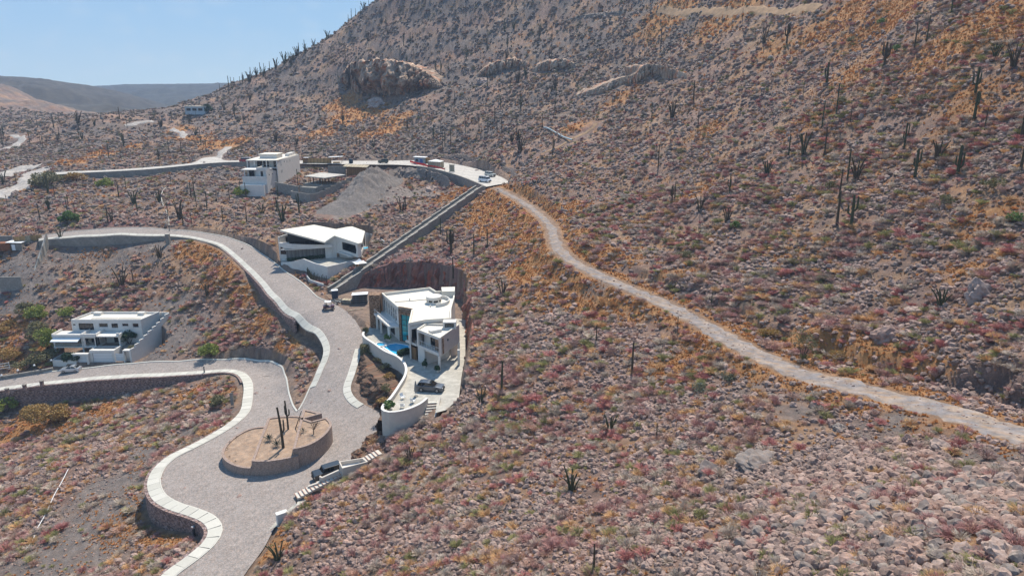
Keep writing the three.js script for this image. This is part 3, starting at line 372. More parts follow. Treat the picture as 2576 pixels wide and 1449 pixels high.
function twigs(n, spread, h, rad, seed, forks = 2) { // leafless shrub: forking tapered twigs from one root
  const r = rng(seed), list = [];
  const blade = (a, b, w0, w1) => { const d = b.clone().sub(a), l = d.length(); if (l < 1e-4) return; const g = new THREE.CylinderGeometry(w1, w0, l, 3, 1, true).translate(0, l / 2, 0); g.applyQuaternion(new THREE.Quaternion().setFromUnitVectors(V3(0, 1, 0), d.normalize())); list.push(g.translate(a.x, a.y, a.z)); };
  for (let i = 0; i < n; i++) { const t = r() * 6.283, e = Math.pow(r(), .6) * spread, m = V3(Math.cos(t) * e * .45, h * (.3 + r() * .25), Math.sin(t) * e * .45), s = V3(Math.cos(t) * e * .08, -.05, Math.sin(t) * e * .08); blade(s, m, rad, rad * .75); for (let k = 0; k < forks; k++) { const q = V3(m.x + Math.cos(t + r() * 2 - 1) * e * .5, m.y + h * (.15 + r() * .5) * (1 - e / spread * .45), m.z + Math.sin(t + r() * 2 - 1) * e * .5); blade(m, q, rad * .75, rad * .3); } }
  return join(list);
}
// ------------------------------------------------------------------ building kit
const bx = (w, h, d, x = 0, y = 0, z = 0) => new THREE.BoxGeometry(w, h, d).translate(x, y, z);
const rbx = (w, h, d, r, x = 0, y = 0, z = 0) => new RoundedBoxGeometry(w, h, d, 2, r).translate(x, y, z);
const span = (x0, x1, y0, y1, z0, z1) => boxUV(bx(x1 - x0, y1 - y0, Math.abs(z1 - z0), (x0 + x1) / 2, (y0 + y1) / 2, (z0 + z1) / 2));
function settle(g, pos) { g.position.copy(pos); for (const c of g.children) c.position.sub(pos); return g; }
function prism(poly, y0, y1) { const sh = new THREE.Shape(poly.map(p => new THREE.Vector2(p.x, -p.z))), g = new THREE.ExtrudeGeometry(sh, { depth: y1 - y0, bevelEnabled: false }); g.rotateX(-Math.PI / 2); g.translate(0, y0, 0); return boxUV(g); }
function flatTop(poly, y, holes = []) { const sh = new THREE.Shape(poly.map(p => new THREE.Vector2(p.x, -p.z))); for (const h of holes) sh.holes.push(new THREE.Path(h.map(p => new THREE.Vector2(p.x, -p.z)))); const g = new THREE.ShapeGeometry(sh); g.rotateX(-Math.PI / 2); g.translate(0, y, 0); return boxUV(g.toNonIndexed()); }
// a wall from p0 to p1 with real openings [s0, y0, s1, y1, options]; centre c tells which way is inside
function wall(g, p0, p1, y0, y1, th, openings, mat, c, name = 'wall') {
  const L = Math.hypot(p1.x - p0.x, p1.z - p0.z), ex = V3((p1.x - p0.x) / L, 0, (p1.z - p0.z) / L), inn = V3(-ex.z, 0, ex.x); if (inn.x * (c.x - p0.x) + inn.z * (c.z - p0.z) < 0) inn.negate();
  const top = typeof y1 === 'number' ? [y1, y1] : y1, sh = new THREE.Shape([new THREE.Vector2(0, y0), new THREE.Vector2(L, y0), new THREE.Vector2(L, top[1]), new THREE.Vector2(0, top[0])]);
  for (const o of openings) sh.holes.push(new THREE.Path(o.poly ? o.poly.map(q => new THREE.Vector2(...q)) : [[o[0], o[1]], [o[0], o[3]], [o[2], o[3]], [o[2], o[1]]].map(q => new THREE.Vector2(...q))));
  const geo = new THREE.ExtrudeGeometry(sh, { depth: th, bevelEnabled: false }), m4 = new THREE.Matrix4().makeBasis(ex, V3(0, 1, 0), inn).setPosition(p0.x, 0, p0.z);
  if (m4.determinant() < 0) { const p = geo.attributes.position, q = geo.index; geo.applyMatrix4(m4); const a = p.array; for (let i = 0; i < a.length; i += 9) for (let k = 0; k < 3; k++) { const t = a[i + 3 + k]; a[i + 3 + k] = a[i + 6 + k]; a[i + 6 + k] = t; } geo.computeVertexNormals(); } else geo.applyMatrix4(m4);
  mesh(name, boxUV(geo), mat, g);
  const put = (gg) => { gg.applyMatrix4(new THREE.Matrix4().makeBasis(ex, V3(0, 1, 0), V3().crossVectors(ex, V3(0, 1, 0))).setPosition(p0.x, 0, p0.z)); return gg; };
  const sgn = V3().crossVectors(ex, V3(0, 1, 0)).dot(inn) > 0 ? 1 : -1;
  for (const o of openings) {
    if (o.poly) { const s2 = new THREE.Shape(o.poly.map(q => new THREE.Vector2(...q))), pg = put(new THREE.ShapeGeometry(s2).translate(0, 0, sgn * th * .7)); mesh('window', boxUV(pg.toNonIndexed()), o.mat || MT.glass, g); continue; }
    const [s0, b0, s1, b1, op = {}] = o; if (op.open) continue;
    const f = op.f || .07, w = s1 - s0, h = b1 - b0, zc = sgn * th * .6, n = op.n || 1, rows = op.rows || 1, bars = [bx(w, f, .08, (s0 + s1) / 2, b0 + f / 2, zc), bx(w, f, .08, (s0 + s1) / 2, b1 - f / 2, zc), bx(f, h - 2 * f, .08, s0 + f / 2, (b0 + b1) / 2, zc), bx(f, h - 2 * f, .08, s1 - f / 2, (b0 + b1) / 2, zc)];
    for (let k = 1; k < n; k++) bars.push(bx(f, h - 2 * f, .075, s0 + w * k / n, (b0 + b1) / 2, zc)); for (let k = 1; k < rows; k++) bars.push(bx(w - 2 * f, f, .07, (s0 + s1) / 2, b0 + h * k / rows, zc));
    const wm = mesh(op.name || 'window', join(bars.map(put)), op.frame || MT.frame, g);
    for (let k = 0; k < n; k++) for (let r = 0; r < rows; r++) mesh('pane', put(bx(w / n - f, h / rows - f, .02, s0 + w * (k + .5) / n, b0 + h * (r + .5) / rows, zc + sgn * .03)), op.mat || MT.glass, wm);
  }
}
const centre = poly => { const c = V3(0, 0, 0); for (const p of poly) c.add(p); return c.divideScalar(poly.length); };
function parapet(g, poly, y, h, t, mat, name = 'parapet') { const area = poly.reduce((s, p, i) => { const q = poly[(i + 1) % poly.length]; return s + p.x * q.z - q.x * p.z; }, 0), sgn = area > 0 ? 1 : -1; mesh(name, mitre(poly, sgn * t, y, y + h), mat, g); }
function mitre(poly, t, y0, y1) { // a closed rim: poly is its outer line
  const n = poly.length, inner = poly.map((p, i) => { const a = poly[(i - 1 + n) % n], b = poly[(i + 1) % n], d1 = V3(p.x - a.x, 0, p.z - a.z).normalize(), d2 = V3(b.x - p.x, 0, b.z - p.z).normalize(), n1 = V3(-d1.z, 0, d1.x), n2_ = V3(-d2.z, 0, d2.x), m = n1.clone().add(n2_).normalize(), k = clamp(1 / Math.max(.3, m.dot(n1)), 1, 2.5); return V3(p.x + m.x * t * k, 0, p.z + m.z * t * k); });
  const pos = [], quad = (a, b, c, d) => pos.push(...a, ...b, ...c, ...a, ...c, ...d);
  for (let i = 0; i < n; i++) { const j = (i + 1) % n, o = poly[i], o2 = poly[j], q = inner[i], q2 = inner[j]; quad([o.x, y0, o.z], [o2.x, y0, o2.z], [o2.x, y1, o2.z], [o.x, y1, o.z]); quad([q.x, y1, q.z], [q2.x, y1, q2.z], [q2.x, y0, q2.z], [q.x, y0, q.z]); quad([o.x, y1, o.z], [o2.x, y1, o2.z], [q2.x, y1, q2.z], [q.x, y1, q.z]); }
  const g = new THREE.BufferGeometry(); g.setAttribute('position', new THREE.Float32BufferAttribute(pos, 3)); g.computeVertexNormals(); return boxUV(g);
}
const tubeGeo = (pts, r, seg = 6, n = null) => new THREE.TubeGeometry(new THREE.CatmullRomCurve3(pts), n || Math.max(2, pts.length * 3), r, seg, false);
const stick = (a, b, r, r2 = r, seg = 6) => { const d = b.clone().sub(a), l = d.length(), g = new THREE.CylinderGeometry(r2, r, l, seg).translate(0, l / 2, 0); g.applyQuaternion(new THREE.Quaternion().setFromUnitVectors(V3(0, 1, 0), d.normalize())); return g.translate(a.x, a.y, a.z); };

// ------------------------------------------------------------------ the pool house on its terrace
{
  const Y = 20, g = thing('pool_house', 'large white flat-roofed house with teal glass stairwell above the swimming pool', 'house');
  const a = P2(-28.7, -146.5), b = P2(-18.6, -151.2), c1 = P2(-16.8, -148), c2 = P2(-12.8, -148.6), d1 = P2(-12.4, -143.5), e1 = P2(-12.4, -135.3), e2 = P2(-11.9, -129), f = P2(-16.8, -128), gg = P2(-19.8, -125.9), h = P2(-20.4, -134.5), i1 = P2(-23.4, -136.1);
  const main = [a, b, c1, c2, d1, e1, e2, f, gg, h, i1], cc = P2(-19, -139), top = 27.1;
  // left front: two storeys of glazing behind the balcony
  const La = Math.hypot(i1.x - a.x, i1.z - a.z), op = [];
  for (let k = 0; k < 6; k++) op.push([.9 + k * 1.62, 23.7, .9 + k * 1.62 + 1.35, 26.4, { rows: 2, f: .09, frame: MT.frameWhite }]);
  op.push([1.2, 20.1, 4.6, 22.8, { n: 3 }], [5.4, 20.1, 8.6, 22.8, { n: 3 }]);
  wall(g, a, i1, Y, top, .35, op, MT.white, cc, 'facade');
  wall(g, a, b, Y, top, .3, [], MT.white, cc); wall(g, b, c1, Y, top, .3, [], MT.pinkish, cc); wall(g, c1, c2, Y, top, .3, [], MT.pinkish, cc); wall(g, c2, d1, Y, top, .3, [], MT.pinkish, cc); wall(g, d1, e1, Y, top, .3, [], MT.pinkish, cc); wall(g, e1, e2, Y, top, .3, [[2, 24.6, 3.2, 25.8]], MT.pinkish, cc); wall(g, e2, f, 26, top, .3, [], MT.white, cc);
  // stone curve with the tall teal glazing
  const Ls = Math.hypot(h.x - i1.x, h.z - i1.z);
  wall(g, i1, h, Y, 27.5, .4, [[.55, 20.1, Ls - .35, 25.9, { n: 2, rows: 5, f: .07, frame: MT.frame, mat: MT.tealGlass, name: 'stair_window' }]], MT.stoneClad, cc, 'stone_wall');
  const Lh = Math.hypot(gg.x - h.x, gg.z - h.z);
  wall(g, h, gg, Y, top, .3, [[3.6, 23.5, 6.6, 26.0, { n: 2 }], [4.2, 20.05, 7.8, 22.9, { n: 3 }]], MT.white, cc); wall(g, gg, f, 23.2, top, .3, [[.6, 23.6, 2.9, 26, { n: 2 }]], MT.white, cc);
  mesh('roof', prism(main, 26.55, 26.8), MT.roofWhite, g); parapet(g, main, 27.1, .32, .28, MT.roofWhite);
  mesh('floor', prism(main.map(p => P2(mix(p.x, cc.x, .06), mix(p.z, cc.z, .06))), 23.1, 23.4), MT.concrete, g);
  const beam = z1(585, 470, 26.8);
  const drum = (() => { const p = z1(755, 296, 26.8); const low = new THREE.CylinderGeometry(1.55, 1.55, .35, 40, 1, true).translate(p.x, 26.98, p.z), cap = new THREE.CylinderGeometry(1.68, 1.62, .65, 40).translate(p.x, 27.95, p.z); const dm = mesh('round_skylight', boxUV(low), MT.white, g); mesh('skylight_cap', boxUV(cap), MT.white, dm); mesh('glass_band', new THREE.CylinderGeometry(1.48, 1.48, .5, 40, 1, true).translate(p.x, 27.4, p.z), MT.glass, dm); for (let k = 0; k < 8; k++) mesh('mullion', bx(.28, .48, .1, 0, 27.4, 1.53).rotateY(k / 8 * 6.283).translate(p.x, 0, p.z), MT.white, dm); return p; })();
  { const ring = []; for (let k = 0; k <= 20; k++) { const t = -1.45 + k / 20 * 2.9; ring.push(V3(drum.x + 3.3 * Math.cos(t) * .9 + .4, 0, drum.z + 3.3 * Math.sin(t))); } mesh('curved_parapet', band(ring, 0, .22, () => 27.5, () => 26.7), MT.white, g); }
  mesh('roof_tower', [prism([P2(-15.7, -148.4), P2(-12.7, -148.7), P2(-12.5, -145.2), P2(-15.2, -145)], 26.8, 28.2)], MT.roofWhite, g);
  mesh('stone_pier', span(-31.1, -28.75, Y - .2, 27.5, -147, -144.4), MT.stoneClad, g);
  // balcony with slab, columns and railing
  const ex = V3(i1.x - a.x, 0, i1.z - a.z).normalize(), out = V3(-ex.z, 0, ex.x); if (out.x * (cc.x - a.x) + out.z * (cc.z - a.z) > 0) out.negate();
  const B = (s, o) => P2(a.x + ex.x * s + out.x * o, a.z + ex.z * s + out.z * o), bal = [B(.2, 0), B(.2, 2.3), B(La - .5, 2.1), B(La + .3, .1)];
  mesh('balcony', prism(bal, 23.05, 23.45), MT.white, g);
  for (const s of [2.2, 5.0, La - 1.0]) mesh('column', span(B(s, 1.9).x - .24, B(s, 1.9).x + .24, Y, 23.05, B(s, 1.9).z - .24, B(s, 1.9).z + .24), MT.white, g);
  { const rl = mesh('railing', [stick(V3(B(.3, 2.2).x, 24.4, B(.3, 2.2).z), V3(B(La - .5, 2).x, 24.4, B(La - .5, 2).z), .035), stick(V3(B(La - .5, 2).x, 24.4, B(La - .5, 2).z), V3(B(La + .2, .2).x, 24.4, B(La + .2, .2).z), .035)], MT.frameWhite, g); for (let k = 0; k <= 10; k++) { const p = B(.3 + (La - .8) * k / 10, 2.2 - .02 * k); mesh('baluster', stick(V3(p.x, 23.45, p.z), V3(p.x, 24.4, p.z), .03), MT.frameWhite, rl); } }
  // front box over the carport
  const A = P2(-18.1, -124.6), Bb = P2(-13.2, -119.6), C = P2(-10.2, -127.4), F = P2(-16.8, -128), bc = P2(-14.4, -124.4), box4 = [A, Bb, C, F], LA = Math.hypot(Bb.x - A.x, Bb.z - A.z), LC = Math.hypot(C.x - Bb.x, C.z - Bb.z);
  wall(g, A, Bb, 23.1, 26.5, .3, [[.35, 23.55, LA - .35, 26.15, { open: true }]], MT.white, bc, 'loggia_frame');
  wall(g, Bb, C, 23.1, 26.5, .3, [[3.0, 24.9, 3.7, 25.4]], MT.pinkish, bc); wall(g, C, F, 23.1, 26.5, .3, [], MT.pinkish, bc); wall(g, A, F, 23.1, 26.5, .3, [], MT.white, bc);
  const e4 = V3((Bb.x - A.x) / LA, 0, (Bb.z - A.z) / LA), nIn = V3(e4.z, 0, -e4.x); if (nIn.x * (bc.x - A.x) + nIn.z * (bc.z - A.z) < 0) nIn.negate();
  const Q = (s, o) => P2(A.x + e4.x * s + nIn.x * o, A.z + e4.z * s + nIn.z * o);
  wall(g, Q(.3, 1.5), Q(LA - 2.6, 1.5), 23.3, 26.3, .2, [[1.9, 23.4, 3.6, 25.9, { n: 2 }]], MT.white, bc, 'recessed_wall'); wall(g, Q(LA - 2.6, .9), Q(LA - .2, .9), 23.3, 26.3, .2, [], MT.stoneClad, bc, 'stone_panel');
  mesh('loggia_floor', prism(box4.map(p => P2(mix(p.x, bc.x, .05), mix(p.z, bc.z, .05))), 22.85, 23.35), MT.white, g);
  mesh('box_roof', prism(box4.map(p => P2(mix(p.x, bc.x, .03), mix(p.z, bc.z, .03))), 26.1, 26.32), MT.roofWhite, g); parapet(g, box4, 26.5, .18, .25, MT.roofWhite);
  { const r2 = mesh('loggia_railing', stick(V3(Q(.5, .12).x, 24.5, Q(.5, .12).z), V3(Q(LA - .4, .12).x, 24.5, Q(LA - .4, .12).z), .03), MT.frameWhite, g); for (let k = 0; k <= 8; k++) { const p = Q(.5 + (LA - .9) * k / 8, .12); mesh('baluster', stick(V3(p.x, 23.5, p.z), V3(p.x, 24.5, p.z), .025), MT.frameWhite, r2); } }
  // chimney housing with louvres and a roof hatch
  { const p = P2(-11.9, -126.3), ch = mesh('vent_housing', [span(p.x - 1.3, p.x + 1.2, 26.3, 26.6, p.z - .9, p.z + .9), span(p.x - 1.3, p.x - .95, 26.6, 27.5, p.z - .9, p.z + .9), span(p.x + .85, p.x + 1.2, 26.6, 27.5, p.z - .9, p.z + .9), span(p.x - 1.3, p.x + 1.2, 27.5, 27.75, p.z - .9, p.z + .9), span(p.x - .95, p.x + .85, 26.6, 27.5, p.z - .9, p.z - .2)], MT.white, g); for (let k = 0; k < 3; k++) mesh('vent_pipe', new THREE.CylinderGeometry(.2, .2, .6, 12).translate(p.x - .55 + k * .5, 26.9, p.z + .3), MT.concrete, ch);
    const q = z1(765, 535, 26.4); mesh('roof_hatch', boxUV(bx(2.3, .55, 1.0).rotateY(.55).translate(q.x, 26.6, q.z)), MT.white, g); }
  // ground floor under the box: side wall, corner column, dark garage back wall
  const w1 = Q(0, .1), w2 = Q(2.3, .1); wall(g, w1, w2, Y, 23.1, .35, [], MT.white, bc, 'carport_wall'); wall(g, w2, Q(2.3, 6), Y, 23.1, .3, [], MT.white, V3(-18, 0, -126));
  for (const p of [P2(-13.45, -119.9), P2(-10.1, -123), P2(-10.4, -127.2)]) mesh('column', span(p.x - .22, p.x + .22, Y, 23.1, p.z - .22, p.z + .22), MT.white, g);
  wall(g, Q(2.6, 6.2), P2(-10.6, -128.6), Y, 23.1, .25, [], MT.pinkish, bc, 'garage_wall');
  mesh('entrance_canopy', prism([P2(-20.8, -127.5), P2(-18.3, -125), P2(-17.2, -126.6), P2(-19.8, -129)], 23.0, 23.3), MT.white, g);
  mesh('entrance_door', boxUV(bx(1.5, 2.5, .12).rotateY(-.7).translate(-19.0, 21.25, -125.9)), MT.wood, g);
  { const gb = mesh('glass_balcony', prism([P2(-20.6, -127.6), P2(-18.6, -125.4), P2(-18.1, -125.9), P2(-20.0, -128.1)], 23.3, 23.45), MT.white, g); mesh('glass_panel', boxUV(bx(2.8, 1, .03).rotateY(-.83).translate(-19.55, 23.95, -126.45)), MT.glass, gb); }
  for (const [x, z] of [[-26.5, -143.5], [-22, -143], [-17, -138]]) mesh('roof_vent', new THREE.CylinderGeometry(.13, .13, .5, 10).translate(x, 27.0, z), MT.white, g);
  { const pipe = mesh('roof_conduit', tubeGeo([V3(-25, 26.86, -141.6), V3(-22, 26.86, -142.2), V3(-19, 26.86, -143.2), V3(-16.6, 26.86, -143.6)], .06), MT.concrete, g); }
  settle(g, V3(-19, Y, -137));

  // deck, pool and terrace wall
  const pool = [[345, 662], [395, 640], [445, 632], [500, 640], [546, 652], [548, 690], [500, 706], [452, 724], [425, 712], [390, 690]].map(q => z1(...q, 20)), tub = [];
  for (let k = 0; k < 20; k++) { const t = k / 20 * 6.283; tub.push(z1(322 + 36 * Math.cos(t), 643 + 14 * Math.sin(t), 20)); }
  structure('concrete_driveway', flatTop(padH1, 20.0, [pool, tub]), MT.paleConcrete);
  const pg = thing('swimming_pool', 'turquoise swimming pool set into the pale deck beside the white house', 'swimming pool');
  mesh('basin', [flatTop(pool, 18.7), mitre(pool, .01, 18.6, 20)], MT.poolTile, pg); mesh('water', flatTop(pool, 19.86), MT.water, pg); mesh('coping', mitre(pool, pool.reduce((s, p, i) => { const q = pool[(i + 1) % pool.length]; return s + p.x * q.z - q.x * p.z; }, 0) > 0 ? -.32 : .32, 19.95, 20.05), MT.steelWhite, pg); settle(pg, V3(-23.5, 18.7, -131));
  const tg = thing('hot_tub', 'small round hot tub with pale rim beside the turquoise pool', 'hot tub'); mesh('rim', mitre(tub, tub.reduce((s, p, i) => { const q = tub[(i + 1) % tub.length]; return s + p.x * q.z - q.x * p.z; }, 0) > 0 ? -.3 : .3, 19.9, 20.2), MT.white, tg); mesh('water', flatTop(tub, 20.0), MT.water, tg); mesh('basin', flatTop(tub, 19.2), MT.poolTile, tg); settle(tg, V3(-26.5, 19.5, -134));
  const edge = curve(terraceEdge, .8), sE = sign(edge, padH1), tw = tag(mesh('terrace_wall', band(edge, -sE * .32, sE * .02, (x, z) => 20.85, (x, z, i) => z > -107.5 ? Math.min(15, H(x, z) - 1) : 18.1), MT.cream), 'curved cream terrace wall round the pool deck and parking area', 'wall');
  mesh('coping', band(edge, -sE * .38, sE * .08, () => 20.95, () => 20.86), MT.white, tw);
}
// ------------------------------------------------------------------ the angular house
{
  const g = thing('angular_house', 'white house with sharply folded roof and slanted dark windows beside the concrete stairway', 'house');
  const tip = V3(-63.8, 33.4, -187.8), bl = V3(-59.3, 31.6, -205.2), vb = V3(-52.5, 30.5, -204), b3 = V3(-49.5, 30.8, -206.1), b4 = V3(-48.1, 30.9, -206.1), br = V3(-42.8, 30.9, -198.9), fr = V3(-41.5, 29.8, -188.2), fr2 = V3(-42.3, 29.8, -187.0), pf = V3(-50.3, 30.7, -193.3), vf = V3(-52.3, 29.6, -189.8);
  const faces = [[tip, vf, bl], [vf, vb, bl], [vf, pf, vb], [pf, b3, vb], [pf, br, b4], [pf, b4, b3], [pf, fr2, br], [fr2, fr, br]], pos = [], T = .42, dn = p => V3(p.x, p.y - T, p.z), rim = [tip, vf, pf, fr2, fr, br, b4, b3, vb, bl];
  const tri = (a, b, c) => pos.push(a.x, a.y, a.z, b.x, b.y, b.z, c.x, c.y, c.z);
  for (const [a, b, c] of faces) { tri(a, b, c); tri(dn(a), dn(c), dn(b)); } rim.forEach((p, i) => { const q = rim[(i + 1) % rim.length]; tri(dn(p), dn(q), q); tri(dn(p), q, p); });
  const rg = new THREE.BufferGeometry(); rg.setAttribute('position', new THREE.Float32BufferAttribute(pos, 3)); rg.computeVertexNormals(); mesh('folded_roof', boxUV(rg), MT.roofWhite, g);
  const c = P2(-55, -198), gL = P2(-63.2, -189.7), gR = P2(-53.3, -194.4), y0 = 24.2;
  wall(g, gL, gR, y0, 27.4, .25, [], MT.greyBoards, c, 'boarded_wall'); wall(g, P2(-65.3, -190.1), P2(-62.4, -190.2), 22.6, 29.4, .3, [{ poly: [[.35, 26.0], [2.7, 25.9], [.5, 28.6]] }], MT.white, c, 'side_fin'); wall(g, P2(-65.3, -190.1), P2(-61, -204), 23, 31, .3, [[3, 28.6, 9, 30.4, { n: 4 }]], MT.white, c);
  wall(g, gR, P2(-51.0, -193.6), y0, 27.2, .2, [], MT.greyBoards, c, 'entrance_wall');
  { const ln = [V3(-64.6, 0, -188.6), V3(-61, 0, -188.6), V3(-57, 0, -190.4), V3(-51.0, 0, -192.4)], tt = [29.7, 29.3, 28.75, 28.3], bb = [28.6, 27.9, 27.5, 27.55]; mesh('fascia', band(ln, -.2, .25, (x, z, i) => tt[i], (x, z, i) => bb[i]), MT.white, g); mesh('floor_slab', prism([P2(-64.4, -188.8), P2(-61, -188.8), P2(-57, -190.6), P2(-51.2, -192.6), P2(-52, -200), P2(-61, -203)], 27.45, 27.7), MT.white, g); }
  wall(g, P2(-62.8, -190.8), P2(-52.2, -194.6), 27.7, [32.2, 29.4], .12, [[.4, 27.9, 9.9, 29.4, { n: 7, f: .06 }]], MT.dark, c, 'window_wall');
  mesh('column', new THREE.CylinderGeometry(.14, .14, 3.3, 12).translate(-51.2, 25.9, -192.9), MT.white, g);
  wall(g, P2(-53.1, -192.7), P2(-50.1, -193.6), y0, [29.5, 30.2], .3, [], MT.white, c, 'gable_wall');
  const cw = P2(-46, -196), wL = P2(-50.1, -193.6), wF = P2(-42.7, -187.7), wR = P2(-42.0, -188.6), wB = P2(-43.4, -198.6), LW = Math.hypot(wF.x - wL.x, wF.z - wL.z);
  wall(g, wL, wF, 25.9, [30.2, 29.4], .3, [{ poly: [[2.6, 27.0], [LW - .9, 26.5], [LW - .55, 27.6], [LW - .9, 29.0], [2.6, 29.2]] }], MT.white, cw, 'wing_front'); wall(g, wF, wR, 25.9, 29.4, .2, [], MT.white, cw); wall(g, wR, wB, 25.9, [29.4, 30.4], .3, [[2, 26.6, 8.5, 28.8, { n: 3 }]], MT.white, cw); wall(g, wB, P2(-49, -204.5), y0, 30.4, .3, [], MT.white, cw);
  mesh('wing_floor', prism([wL, wF, wR, wB, P2(-49, -204)], 25.65, 25.9), MT.white, g); mesh('wing_base', prism([P2(-49.6, -194.4), P2(-45.2, -192.4), P2(-43.8, -196.6), P2(-46, -200)], y0, 25.65), MT.white, g);
  { const sl = [V3(-49.0, 0, -192.6), V3(-44.6, 0, -188.6)]; mesh('ledge', band(sl, -.1, .5, (x, z, i) => [26.3, 25.95][i], (x, z, i) => [25.9, 25.6][i]), MT.white, g); }
  settle(g, V3(-54, 24, -196));
  structure('courtyard_paving', flatTop(padH2, 24.22), MT.paleConcrete);
  const hedge = tag(mesh('clipped_hedge', hedgeGeo([V3(-62.9, 24.2, -188.9), V3(-58, 24.2, -191.2), V3(-53.6, 24.2, -193.3)], .8, 1.0, 5), MT.leafDark), 'low dark clipped hedge along the grey boarded wall of the angular house', 'hedge');
  const bw = [P2(-64.2, -187.7), P2(-62.3, -186.2), P2(-60.3, -184.7), P2(-56.8, -184.4), P2(-53.5, -182.4), P2(-49.5, -180.4), P2(-46.2, -184.6), P2(-43.5, -188.2), P2(-40.6, -191.6)], bt = [24.3, 24.7, 25.2, 26.1, 25.4, 24.9, 24.9, 25.0, 25.3];
  tag(mesh('boundary_wall', band(bw, -.15, .15, (x, z, i) => bt[i], (x, z) => Math.min(H(x, z), H(x, z + 1.2)) - 1), MT.white), 'tall white angled garden wall below the angular house, above the row of small cacti', 'wall');
  const lw = [z2(590, 955, 22.2), z2(660, 1045, 21.7), z2(760, 1080, 21.5), z2(865, 1112, 21.3)];
  tag(mesh('planter_wall', band(lw, -.15, .15, (x, z, i, p) => p.y + .3, (x, z) => H(x, z) - 1), MT.white), 'low white planter wall in front of the row of small columnar cacti', 'wall');
  // pool deck at the back
  const pd = thing('swimming_pool', 'narrow blue swimming pool behind the angular house, next to the stairway', 'swimming pool'), pp = [z2(1452, 570, 25.9), z2(1455, 540, 25.9), z2(1600, 522, 25.9), z2(1680, 525, 25.9), z2(1610, 556, 25.9)];
  mesh('water', flatTop(pp, 25.86), MT.water, pd); mesh('basin', flatTop(pp, 25.2), MT.poolTile, pd); mesh('rim', [mitre(pp, .25, 24.2, 25.95)], MT.white, pd); settle(pd, V3(-42.5, 24.2, -200));
  const gw = [D(917, 583, 210), D(931, 588, 214), D(950, 597, 208), D(966, 606, 204)]; tag(mesh('garden_wall', band(gw, -.12, .12, (x, z, i, p) => p.y, (x, z) => H(x, z) - 1), MT.white), 'white garden wall behind the narrow pool of the angular house', 'wall');
  const pnl = D(937.5, 602, 210); const pn = mesh('wall_panel', bx(1.3, 1.5, .06).rotateY(-.7).translate(pnl.x, pnl.y, pnl.z), M(.11, .09, .20)); tag(pn, 'square purple panel on the white garden wall near the narrow pool', 'panel');
}
